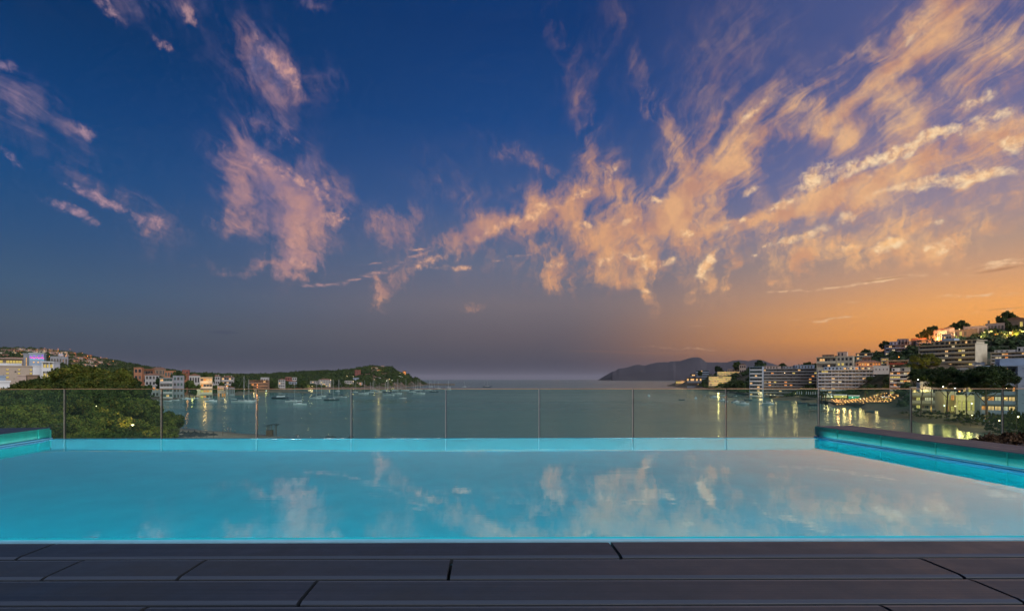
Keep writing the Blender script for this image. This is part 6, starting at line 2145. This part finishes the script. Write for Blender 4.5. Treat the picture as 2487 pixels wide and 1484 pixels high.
moor("s11", *z2(1470, 786), -10, "right one of the two tall masted yachts before the brown waterside block", "sailboat", None, 842.3 + .1703 * 418)
for k, (x, y, kd, s, hd, lab) in enumerate([(643, 744, "mc", .9, 80, "blunt dark motorboat seen end on, alone left of the right shore boats"), (1092, 797, "di", 1.6, 0, "black dinghy alone on the open water between the motorboats"), (1280, 777, "mc", .8, 70, "cabin motorboat below the rocky point, end on"), (1400, 742, "mo", .9, 60, "small motorboat nearest the rocky point"),
                                            (1472, 737, "di", 1.2, 0, "tiny dinghy off the rocky point between two motorboats"), (1525, 762, "mc", .95, 10, "cabin motorboat broadside left of the glass joint"), (1640, 738, "mo", 1.2, 10, "low white boat right at the rocks' edge by the glass joint"), (1640, 808, "mc", .9, 30, "motorboat just left of the glass joint before the point"), (1692, 822, "mo", .9, 40, "motorboat on the glass joint, lower of two"),
                                            (1820, 830, "mc", .85, 20, "motorboat left of the pair right of the glass joint"), (1912, 858, "mc", 1.0, -15, "larger pale motorboat of the pair right of the glass joint"), (1990, 805, "di", 2.0, 0, "dark tender behind the pair of motorboats"), (1810, 744, "mo", .8, 5, "boat close under the promenade wall"), (1750, 758, "di", 1.6, 0, "small dinghy close under the promenade wall"), (2255, 853, "mc", .9, -20, "white motorboat off the long grey apartment slab")]):
    px, py = z5(x, y)
    moor(kd, px, py, hd, lab, "dinghy" if kd == "di" else "motorboat", "boats moored near the right shore", s=s)
moor("di", 1948, 980.5, 0, "dark low boat before the closed white parasols", "dinghy", None, s=2.2)
moor("di", 1977, 985, 0, "second dark low boat, nearest the wooden jetty", "dinghy", None, s=2.4)
moor("di", 2113, 1001.5, 0, "black dinghy drawn up at the dark rocks below the beach terrace", "dinghy", None, s=1.5)

# jetty
d = 21 * F / 79
jt = empty("jetty", W(1994, 1000, d).to_tuple()[:2] + (0,), math.radians(-28))
tag(jt, "low wooden jetty platform in front of the lit beach terrace", "jetty")
MB().box(-6.5, 14, -1.2, 1.2, 0.55, 0.8).build("deck", m_teak, jt)
MB().box(-6.6, -6.45, -1.3, 1.3, 0.2, 1.0).build("fender", m_terra, jt)
for k in range(6):
    MB().tube([(-6 + k * 3.8, -1.0, -1), (-6 + k * 3.8, -1.0, 1.3)], 0.12, 6).build("pile", m_teak, jt)

# ------------------------------------------------------------------ beach life
m_thatch = mat("thatch", (0.028, 0.034, 0.038), 0.95, 0.3, 2.0, bump=0.8, bscale=12.0, rnd=0.25)
par = empty("thatched_parasol", (0, 0, -40))
MB().tube([(0, 0, -0.2), (0, 0, 2.5)], 0.06, 6).build("pole", m_teak, par)
cn = MB()
n = 14
vs = [(0, 0, 2.62)] + [(math.cos(k / n * 6.283) * 0.7, math.sin(k / n * 6.283) * 0.7, 2.32) for k in range(n)] + [(math.cos(k / n * 6.283) * 1.45 * (1 + 0.05 * (k % 3)), math.sin(k / n * 6.283) * 1.45, 1.95 - 0.06 * (k % 2)) for k in range(n)]
cn.add(vs, [(0, 1 + k, 1 + (k + 1) % n) for k in range(n)] + [(1 + k, 1 + n + k, 1 + n + (k + 1) % n, 1 + (k + 1) % n) for k in range(n)])
cn.tube([(0, 0, 2.55), (0, 0, 2.9)], [0.10, 0.16], 6)
cn.build("canopy", m_thatch, par)
pkk = kids_of(par)
P6 = lambda x, y: ((560 + x * .12063) / 1.4246, (1440 + y * .12063) / 1.4246)
PR = [(600, 445), (765, 460), (940, 440), (1118, 470), (1290, 478), (1478, 490), (985, 510), (1160, 540), (460, 455), (455, 545), (640, 545), (825, 560), (480, 590), (1115, 500), (860, 520), (740, 520)]
for i, (x, y) in enumerate(sorted(PR)):
    px, py = P6(x, y)
    # the canopy top stands 2.3 m over the sand
    d = (CZ - 0.9 - 2.35) * F / (py - HY + 2.0)
    c = par if i == 0 else fast_copy(par, pkk, (0, 0, 0))
    c.location = ((px - CX) / F * d, d, LB.h(px, d))
    c.rotation_euler = (0, 0, i * 1.7)
    tag(c, f"thatched beach parasol, {ORD[i]} from the left of those on the sand", "parasol", "thatched parasols on the beach")
for j, px in enumerate((797, 808, 852)):
    d = 158
    c = fast_copy(par, pkk, ((px - CX) / F * d, d, LB.h(px, d)))
    c["label"] = ("thatched parasol tip", "second thatched parasol tip", "third thatched parasol tip")[j] + " showing over the pool edge right of the lookout hut"
pl = MB()
pl.tube([(0, 0, -0.3), (0, 0, 3.0)], 0.07, 6)
px, d = (560 + 1748 * .12063) / 1.4246, 178
o = pl.build("beach_post", m_teak, loc=((px - CX) / F * d, d, LB.h(px, d)))
tag(o, "bare wooden post standing in the sand right of the thatched parasols", "post")

# lifeguard hut
d = 186
ht = empty("lookout_hut", ((657.5 - CX) / F * d, d, LB.h(657, d) - 0.1), math.radians(14))
tag(ht, "dark wooden lookout hut on posts with a curved roof at the water's edge", "hut")
MB().box(-1.45, 0.75, -1.1, 1.1, 0.0, 2.15).build("wall", m_teak, ht)
for (x, y, z) in ((-1.1, -1, 3.9), (0.45, -1, 4.0), (1.75, -1, 4.1), (1.75, 1, 4.1), (-1.1, 1, 3.9), (-0.3, -0.4, 3.9)):
    MB().box(x - 0.08, x + 0.08, y - 0.08, y + 0.08, 0 if z != 3.9 or y != -0.4 else 2.6, z).build("post", m_teak, ht)
rf = MB()
prf = [(-2.2, 3.72), (-1.4, 3.95), (-0.5, 4.15), (0.6, 4.3), (1.6, 4.32), (2.8, 4.22)]
vs = [(x, y, z) for (x, z) in prf for y in (-1.5, 1.5)] + [(x, y, z - 0.16) for (x, z) in prf for y in (-1.5, 1.5)]
k = len(prf)
fs = [(2 * i, 2 * i + 1, 2 * i + 3, 2 * i + 2) for i in range(k - 1)] + [(2 * k + 2 * i + 2, 2 * k + 2 * i + 3, 2 * k + 2 * i + 1, 2 * k + 2 * i) for i in range(k - 1)]
fs += [(2 * i, 2 * i + 2, 2 * k + 2 * i + 2, 2 * k + 2 * i) for i in range(k - 1)] + [(2 * i + 1, 2 * k + 2 * i + 1, 2 * k + 2 * i + 3, 2 * i + 3) for i in range(k - 1)] + [(0, 2 * k, 2 * k + 1, 1), (2 * k - 2, 2 * k - 1, 4 * k - 1, 4 * k - 2)]
rf.add(vs, fs)
rf.build("roof", m_thatch, ht)
MB().box(0.8, 1.7, -1.05, -0.97, 1.75, 1.85).box(0.8, 1.7, -1.05, -0.97, 1.2, 1.28).build("railing", m_teak, ht)
MB().tube([(0.4, 0, 4.25), (0.4, 0, 6.6)], 0.03, 4).build("aerial", m_metal, ht)

# people at the water's edge
m_skin = mat("skin", (0.30, 0.18, 0.12), 0.6, 0.1, 4.0)
m_cloth = mat("blue_cloth", (0.04, 0.09, 0.16), 0.8, 0.2, 4.0)
m_clothp = mat("pale_cloth", (0.35, 0.36, 0.40), 0.8, 0.2, 4.0)
m_hair = mat("hair", (0.03, 0.02, 0.015), 0.7, 0.2, 8.0)


def person(loc, rz, label, shirt, arms="down", stride=0.18, s=1.0):
    V = [(0, 0, .92), (0, 0, 1.12), (0, 0, 1.38), (0, 0, 1.50), (0, 0.01, 1.60), (0, 0.01, 1.72),
         (-.19, 0, 1.40), (.19, 0, 1.40), (-.10, 0, .88), (.10, 0, .88), (-.12, stride, .48), (.12, -stride * .6, .48), (-.12, stride * 1.4, .07), (.12, -stride * 1.5, .07), (-.12, stride * 1.4 - .16, .04), (.12, -stride * 1.5 - .16, .04)]
    if arms == "down":
        V += [(-.25, .02, 1.12), (.25, .02, 1.12), (-.25, -.06, .86), (.25, -.06, .86), (-.25, -.09, .77), (.25, -.09, .77)]
    else:
        V += [(-.42, -.05, 1.46), (.25, .02, 1.12), (-.52, -.08, 1.70), (.25, -.06, .86), (-.54, -.10, 1.79), (.25, -.09, .77)]
    E = [(0, 1), (1, 2), (2, 3), (3, 4), (4, 5), (2, 6), (2, 7), (0, 8), (0, 9), (8, 10), (9, 11), (10, 12), (11, 13), (12, 14), (13, 15), (6, 16), (7, 17), (16, 18), (17, 19), (18, 20), (19, 21)]
    R = [.145, .13, .14, .055, .10, .085, .065, .065, .10, .10, .06, .06, .038, .038, .03, .03, .042, .042, .03, .03, .028, .028]
    me = bpy.data.meshes.new("person")
    me.from_pydata(V, E, [])
    o = bpy.data.objects.new("person", me)
    COL.objects.link(o)
    me.materials.append(m_skin)
    sk = o.modifiers.new("body", "SKIN")
    for i, rr in enumerate(R):
        me.skin_vertices[0].data[i].radius = (rr, rr * .8)
    me.skin_vertices[0].data[0].use_root = True
    sd = o.modifiers.new("smooth", "SUBSURF")
    sd.levels = sd.render_levels = 1
    o.location = loc
    o.rotation_euler = (0, 0, rz)
    o.scale = (s, s, s)
    sh = MB()
    sh.tube([(0, 0, .80), (0, 0, 1.0), (0, 0, 1.25), (0, 0, 1.42)], [.19, .165, .185, .12], 10)
    sh.build("shirt", shirt, o, True)
    hr = MB()
    hr.tube([(0, 0.02, 1.66), (0, 0.02, 1.72), (0, 0.02, 1.80), (0, 0.01, 1.83)], [.088, .105, .085, .03], 8)
    hr.build("hair", m_hair, o, True)
    tag(o, label, "person")
    return o


for (x, y, st_, arms, s, lab) in [(665, 345, m_cloth, "down", 1.0, "person in blue standing alone at the water's edge left of the beach"), (1885, 440, m_clothp, "up", 1.0, "person in pale clothes wading with one arm raised, group by the shoreline"), (1915, 440, m_cloth, "down", 1.0, "person in blue walking in the shallows, middle of the shoreline group"),
                                  (1975, 440, m_clothp, "down", .95, "person in pale clothes at the right of the shoreline group"), (2100, 450, m_cloth, "down", .62, "child standing alone right of the shoreline group")]:
    px, py = P6(x, y)
    d = CZ * F / (py - HY)
    person(((px - CX) / F * d, d, -0.02), random.uniform(-1, 1), lab, st_, arms, 0.16, s)
for k, px in enumerate((719, 723.5, 727)):
    d = 21 * F / 145.5
    person(((px - CX) / F * d, d, -0.1), k * 1.2, ("adult wading at left of the family in the shallows before the fourth joint", "adult in the middle of the family in the shallows before the fourth joint", "child at right of the family in the shallows before the fourth joint")[k], (m_cloth, m_clothp, m_cloth)[k], "down", 0.1, (1, 1, .7)[k])

# ------------------------------------------------------------------ lamps
def lamp_proto(name, h, gm, arm=0.8):
    root = empty(name, (0, 0, -60))
    MB().tube([(0, 0, -0.5), (0, 0, h * 0.9), (arm * 0.5, 0, h), (arm, 0, h)], [0.09, 0.07, 0.05, 0.05], 6).build("pole", m_metal, root)
    g = MB()
    n = 8
    r_ = 0.42
    vs = [(arm, 0, h - 0.15 - r_)] + [(arm + math.cos(a) * r_, math.sin(a) * r_, h - 0.15) for a in [k / n * 6.283 for k in range(n)]] + [(arm, 0, h - 0.02)]
    g.add(vs, [(0, 1 + (k + 1) % n, 1 + k) for k in range(n)] + [(n + 1, 1 + k, 1 + (k + 1) % n) for k in range(n)])
    g.build("lamp_head", gm, root)
    return root


lw_ = lamp_proto("street_lamp", 6.0, g_bulb)
ls_ = lamp_proto("street_lamp", 7.0, g_sod)
lg_ = lamp_proto("garden_lamp", 3.2, g_white, 0.2)
LK = {"w": (lw_, kids_of(lw_), (1.0, 0.62, 0.28)), "s": (ls_, kids_of(ls_), (1.0, 0.34, 0.08)), "g": (lg_, kids_of(lg_), (1.0, 0.78, 0.25))}
usedl = set()


def lamp(kind, px, py, d, land, label, group, power=0.0, s=1.0, h=None):
    root, kk, colr = LK[kind]
    if px > 2195 and py > 900:
        d = max(d, float(np.interp(px, SHX, SHD)) + 7)
    hh = {"w": 6.0, "s": 7.0, "g": 3.2}[kind]
    g0 = land.h(px, d)
    top = CZ - (py - HY) / F * d
    if top - g0 > hh * s * 1.5 or top - g0 < 1.0:
        g0 = max(g0, top - hh * s)
    sz = max(0.5, (top - g0) / hh)
    if kind not in usedl:
        usedl.add(kind)
        c = root
    else:
        c = fast_copy(root, kk, (0, 0, 0))
    x = (px - CX) / F * d
    c.location = (x - 0.8 * s, d, g0)
    c.rotation_euler = (0, 0, 0)
    c.scale = (s, s, sz)
    tag(c, label, "street lamp" if kind != "g" else "garden lamp", group)
    if power:
        light_at((x, d - 2.5, top - 0.6), power, colr, 0.6)
    return c


HL = [(3, 843, 1380), (41, 841, 1440), (76, 843, 1420), (109, 842, 1450), (141, 844, 1440), (170, 845, 1440), (88, 853, 1330), (112, 856, 1300), (141, 851, 1370), (71, 857, 1200), (27, 855, 1200), (33, 859, 1100), (109, 863, 700), (110, 866, 690), (145, 858, 1250), (162, 860, 1180), (180, 859, 1260), (127, 857, 1270), (200, 857, 1330), (213, 864, 1200), (221, 869, 1100), (147, 864, 880), (160, 865, 860), (120, 865, 800), (245, 868, 1250), (275, 877, 1200), (-30, 850, 1300), (55, 862, 1000), (148, 897, 420), (166, 900, 400), (300, 899, 600)]
for i, (px, py, d) in enumerate(HL):
    lamp("s", px, py + (3 if py < 846 else 0), d, LL, f"orange glowing street lamp of the left hillside estate, {ORD[i]} in ridge order", "orange street lamps of the hillside estate", 5200 if d > 900 else 2200, 1.15 if d > 900 else 1.0)
TLm = [(302, 899, 560, "w"), (470, 948, 600, "g"), (458, 943, 600, "s"), (475, 951, 600, "g"), (492, 952, 602, "w"), (503, 953, 602, "w"), (550, 938, 610, "w"), (594, 945, 720, "w"), (619, 947, 800, "w"), (625, 934, 800, "s"), (625, 940, 800, "s"), (648, 948, 800, "g"), (735, 932, 1020, "w"), (748, 937.5, 1060, "w"), (752.5, 937.5, 1060, "w"), (756.5, 937.5, 1060, "w"), (759, 937.5, 1060, "w"), (727, 932, 1010, "w"), (803, 922, 1090, "w"),
       (843, 913, 1240, "w"), (858, 914, 1240, "w"), (858, 926, 1140, "w"), (909, 921, 1240, "w"), (920, 908, 1300, "s"), (953, 923, 1260, "g"), (940, 924, 1255, "g"), (946, 920, 1270, "w"), (993, 920, 1480, "g"), (997, 922, 1500, "g"), (983, 903, 1460, "s"), (972, 906, 1440, "w"), (956, 911, 1400, "g"), (962, 917, 1380, "g")]
for i, (px, py, d, kd) in enumerate(TLm):
    lamp(kd, px, py, d, LL, f"shining lamp of the left shore, {ORD[i]} between orange tower and headland", "lamps along the left shore", {"w": 600, "s": 600, "g": 500}[kd] * (1 if d < 900 else 1.6), 1.0 if d < 800 else 1.5)
for k in range(9):
    px = 945 + k * 4.2
    lamp("g", px, 909 + (k % 3) + k * 0.6, 1370, LL, f"{ORD[k]} small pale lamp from the left in the dotted row on the headland", "dotted row of lamps in the headland wood", 0, 1.0)
RLm = [(1761, 883 + 20, 960, "s"), (1702, 921, 1120, "w"), (1656, 924, 1400, "w"), (1667, 923, 1380, "w"), (1825, 938, 640, "s"), (1830, 937, 640, "s"), (1837, 936, 640, "s"), (1842, 938, 640, "w"), (1852, 940, 620, "w"), (1843, 956, 560, "w"), (1848, 956, 560, "w"), (1872, 959, 545, "w"), (1881, 959, 545, "w"), (1932, 957, 510, "w"), (1906, 905, 545, "w"),
       (2000, 960, 442, "w"), (2022, 963, 436, "g"), (2047, 962, 430, "w"), (2072, 964, 424, "g"), (2092, 968, 404, "g"), (2101, 968, 402, "g"), (2128, 966, 398, "w"), (2146, 967, 392, "g"), (2160, 968, 388, "w"), (2176, 972, 386, "s"), (2163, 959, 385, "s"),
       (2232, 921, 255, "g"), (2293, 938, 215, "g"), (2322, 942, 208, "g"), (2330, 949, 205, "s"), (2363, 979, 200, "g"), (2361, 1007, 196, "w"), (2427, 1020, 172, "w"), (2441, 966, 206, "s"), (2473, 1010, 170, "w"), (2320, 985, 205, "w"), (2296, 984, 212, "g"),
       (2228, 824, 540, "s"), (2237, 824, 540, "s"), (2268, 818, 520, "s"), (2273, 822, 515, "s"), (2288, 814, 510, "w"), (2318, 812, 500, "w"), (2330, 799, 505, "w"), (2390, 806, 495, "w"), (2402, 805, 495, "w"), (2395, 813, 490, "g"), (2415, 812, 490, "s"), (2417, 818, 485, "s"), (2457, 812, 480, "s"), (2477, 802, 478, "w"), (2440, 811, 482, "w"), (2378, 815, 485, "w"), (2183, 866, 445, "s"), (2108, 886, 470, "s")]
where = ["along the right shore's rocky point", "on the promenade before the grey slab", "on the beach terrace of the white hotel", "in the garden under the umbrella pines", "in the ridge wood above the slab blocks"]
cnt = {}
for i, (px, py, d, kd) in enumerate(RLm):
    wz = where[0] if px < 1820 else where[1] if px < 1990 else where[2] if px < 2200 else (where[3] if py > 900 else where[4])
    cnt[wz] = cnt.get(wz, 0) + 1
    pw = 420 if d > 300 else 300
    if py < 830:
        pw = 4200
    lamp(kd, px, py, d, LR, f"{ORD[cnt[wz] - 1]} glowing lamp from the left {wz}", "lamps of the right shore", pw, 1.0 if d > 300 else 0.8)

# ------------------------------------------------------------------ beach terrace of the white hotel: tables, parasols, awnings
tb = empty("cafe_table", (0, 0, -60))
MB().tube([(0, 0, 0.72), (0, 0, 0.76)], 0.55, 8).build("table_top", m_white, tb)
MB().tube([(0, 0, 0), (0, 0, 0.72)], 0.06, 5).build("leg", m_metal, tb)
g = MB()
g.tube([(0, 0, 0.76), (0, 0, 1.25)], [0.16, 0.20], 6)
g.build("table_lamp", glow("table_lamp_glow", (1.0, 0.42, 0.12), 5.0, 0), tb)
cvr = MB()
for a in (0, 1.57, 3.14, 4.71):
    c_, s_ = math.cos(a), math.sin(a)
    cvr.box(c_ * 0.9 - 0.22, c_ * 0.9 + 0.22, s_ * 0.9 - 0.22, s_ * 0.9 + 0.22, 0.42, 0.48)
    cvr.box(c_ * 1.1 - 0.2, c_ * 1.1 + 0.2, s_ * 1.1 - 0.2, s_ * 1.1 + 0.2, 0.48, 0.92)
cvr.build("chair", m_terra, tb)
tk = kids_of(tb)
rg = random.Random(8)
k = 0
jn_ = {}
RN = ["row nearest the hotel", "second row", "third row", "fourth row", "fifth row", "row nearest the water"]
for row in range(6):
    for j in range(20):
        px = 2022 + j * 8.3 + rg.uniform(-2, 2) + row * 2
        py = 972 + row * 2.6 + (px - 2022) * 0.045 + rg.uniform(-.4, .4)
        if px > 2196:
            continue
        d = 425 - row * 7 - (px - 2022) * 0.16
        z = CZ - (py - HY) / F * d
        c = tb if k == 0 else fast_copy(tb, tk, (0, 0, 0))
        k += 1
        c.location = ((px - CX) / F * d, d, max(z, LR.h(px, d)))
        c.rotation_euler = (0, 0, rg.uniform(0, 1.5))
        jn_[row] = jn_.get(row, 0) + 1
        tag(c, f"lamp lit dinner table, {ORD[jn_[row] - 1]} from left in the {RN[row]}", "table", "lamp lit dinner tables of the beach terrace")
tv = []
tf = []
for row in range(8):
    for j in range(19):
        px = 2012 + j * 10.2
        py = 970 + row * 2.7 + (px - 2022) * 0.045
        d = 430 - row * 7 - (px - 2022) * 0.16
        tv.append(((px - CX) / F * d, d, CZ - (py - HY) / F * d - 0.06))
for row in range(7):
    for j in range(18):
        q = row * 19 + j
        tf.append((q, q + 1, q + 20, q + 19))
me = bpy.data.meshes.new("terrace_ground")
me.from_pydata(tv, [], tf)
me.materials.append(mat("terrace_sand", (0.30, 0.20, 0.13), 0.9, 0.2, 0.5))
tag(put(me, "terrace_ground"), kind="structure")
for k, (px, py, d) in enumerate([(2035, 978, 415), (2065, 980, 408), (2095, 982, 402), (2125, 983, 396), (2155, 984, 390), (2180, 985, 386)]):
    light_at(W(px, py - 8, d), 2600, (1.0, 0.45, 0.15), 0.8)
for k, (a, b_, yt, d, gm, lab) in enumerate([(1996, 2022, 958, 440, g_pale, "white lit canopy of the beach bar, left end of the terrace"), (2024, 2058, 959, 436, g_yel, "long yellow lit canopy under the hotel's lowest balconies"), (2060, 2088, 961, 430, g_green, "green lit canopy behind the table rows"), (2140, 2162, 964, 396, g_pale, "pale glowing tent roof right of the tall palm"), (2163, 2196, 970, 388, g_white if False else g_pale, "striped white terrace roof at the right end of the tables")]):
    p = W((a + b_) / 2, yt, d)
    wd = (b_ - a) / F * d * 0.82
    t = empty("terrace_canopy", (p.x, p.y, p.z - 3), math.radians(-32))
    tag(t, lab, "canopy")
    q = MB()
    q.add([(-wd / 2, -1.6, 2.7), (wd / 2, -1.6, 2.7), (wd / 2, 1.6, 2.7), (-wd / 2, 1.6, 2.7), (-wd / 2, 0, 3.5), (wd / 2, 0, 3.5)], [(0, 1, 5, 4), (1, 2, 5), (2, 3, 4, 5), (3, 0, 4), (3, 2, 1, 0)])
    q.build("roof", m_white, t)
    MB().box(-wd / 2 + 0.2, wd / 2 - 0.2, 1.2, 1.3, 0.4, 2.5).build("lit_counter", gm, t)
    for x in (-wd / 2, wd / 2 - 0.1):
        MB().box(x, x + 0.1, -1.55, -1.45, 0, 2.7).build("post", m_metal, t)
cp = empty("closed_parasol", (0, 0, -60))
MB().tube([(0, 0, 0), (0, 0, 1.0), (0, 0, 1.1), (0, 0, 2.6), (0, 0, 3.3)], [0.05, 0.05, 0.34, 0.22, 0.05], 7).build("canopy", m_white, cp)
MB().tube([(0, 0, -0.2), (0, 0, 1.0)], 0.06, 5).build("pole", m_metal, cp)
ck = kids_of(cp)
for i in range(10):
    px = 1936 + i * 5.4 + (6 if i > 2 else 0)
    d = 500 - i * 3
    z = CZ - (960.5 + i * 0.15 - HY) / F * d
    c = cp if i == 0 else fast_copy(cp, ck, (0, 0, 0))
    c.location = ((px - CX) / F * d, d, z)
    c.scale = (1.3, 1.3, 1.35)
    tag(c, f"closed white parasol, {ORD[i]} from the left in the row by the promenade", "parasol", "closed white parasols by the promenade")
# promenade wall
q = MB()
pts = [(1771, 955, 745), (1838, 962.5, 600), (1920, 968.5, 512), (1985, 972, 455), (2030, 985, 392), (2100, 991, 372)]
for (a, b_) in zip(pts[:-1], pts[1:]):
    A_, B_ = W(*a), W(*b_)
    u = (B_ - A_)
    n_ = Vector((-u.y, u.x, 0)).normalized() * 0.8
    q.add([(A_.x, A_.y, -1), (B_.x, B_.y, -1), (B_.x + n_.x, B_.y + n_.y, -1), (A_.x + n_.x, A_.y + n_.y, -1), (A_.x, A_.y, 2.6), (B_.x, B_.y, 2.6), (B_.x + n_.x, B_.y + n_.y, 2.6), (A_.x + n_.x, A_.y + n_.y, 2.6)],
          [(0, 1, 5, 4), (1, 2, 6, 5), (2, 3, 7, 6), (3, 0, 4, 7), (4, 5, 6, 7)])
o = q.build("promenade_wall", m_rock)
tag(o, "low stone promenade wall running along the right shore's waterline", "wall")
# warm light falling on facades from lit rooms
for (px, py, d, pw, c) in [(486 + 12, 930, 566, 2000, (1, .5, .15)), (495, 948, 604, 1300, (1, .7, .3)), (1750, 918, 962, 9000, (1, .7, .25)), (1745, 925, 915, 7000, (1, .7, .25)), (1790, 915, 972, 8000, (1, .7, .25)), (2335, 965, 250, 1300, (1, .8, .2)), (2355, 972, 250, 1300, (1, .8, .2)), (2300, 965, 258, 1300, (1, .72, .15)),
                           (2375, 960, 240, 900, (1, .7, .2)), (2440, 985, 190, 500, (1, .6, .2)), (2260, 990, 262, 800, (1, .7, .2)), (2246, 890, 380, 1600, (1, .8, .2)), (2400, 1000, 203, 420, (1, .75, .2)), (2330, 1005, 226, 500, (1, .7, .2)), (2470, 1020, 172, 400, (1, .7, .2)),
                           (625, 938, 795, 2500, (1, .5, .15)), (915, 907, 1310, 12000, (1, .5, .15)), (920, 898, 1340, 9000, (1, .6, .2)), (2470, 810, 474, 9000, (1, .62, .15)), (2250, 822, 520, 7000, (1, .35, .08)), (2290, 815, 505, 6000, (1, .4, .1)), (2105, 884, 474, 2200, (1, .5, .15))]:
    light_at(W(px, py, d), pw, c, 0.8)

# lamps added in the grove to imitate warm window reflections in the glass
for i, (px, py, d, pw) in enumerate([(235, 985, 66, 620), (300, 1012, 62, 620), (322, 1030, 60, 420)]):
    c = fast_copy(lw_, LK["w"][1], W(px, py, d) - Vector((0.32, 0, 2.4)))
    c.scale = (0.4, 0.4, 0.4)
    tag(c, f"{ORD[i]} small added fill lamp among the pines behind the glass", "street lamp", "added fill lamps in the pine grove")
    light_at(W(px, py, d - 3.2), pw, (1.0, 0.52, 0.14), 0.4)

for (px, py, d, pw) in [(2010, 950, 448, 1300), (2050, 950, 438, 1300), (2090, 952, 430, 1300), (2130, 952, 415, 1300), (2185, 950, 378, 2400), (2245, 955, 270, 1300), (1870, 930, 545, 1200), (1930, 930, 530, 1200), (2260, 880, 372, 2200), (2300, 888, 352, 2200), (2350, 885, 345, 2000), (2430, 885, 330, 1600), (2200, 895, 430, 2000), (2060, 890, 455, 2000)]:
    light_at(W(px, py, d), pw, (1.0, 0.62, 0.22), 0.8)  # unseen warm fill lights added to brighten the facades on the right

# ------------------------------------------------------------------ the air over the bay
m_haze = bpy.data.materials.new("evening_haze")
m_haze.use_nodes = True
_t = m_haze.node_tree
_t.nodes.clear()
_v = _t.nodes.new("ShaderNodeVolumePrincipled")
_v.inputs["Color"].default_value = (0.82, 0.80, 0.92, 1)
_v.inputs["Density"].default_value = 0.000016
_v.inputs["Anisotropy"].default_value = 0.0
_o = _t.nodes.new("ShaderNodeOutputMaterial")
_t.links.new(_v.outputs[0], _o.inputs["Volume"])
hb = MB().box(-66000, 66000, -50, 64000, -8.0, 480.0).build("haze", m_haze)
tag(hb, kind="stuff")
S.cycles.volume_bounces = 0
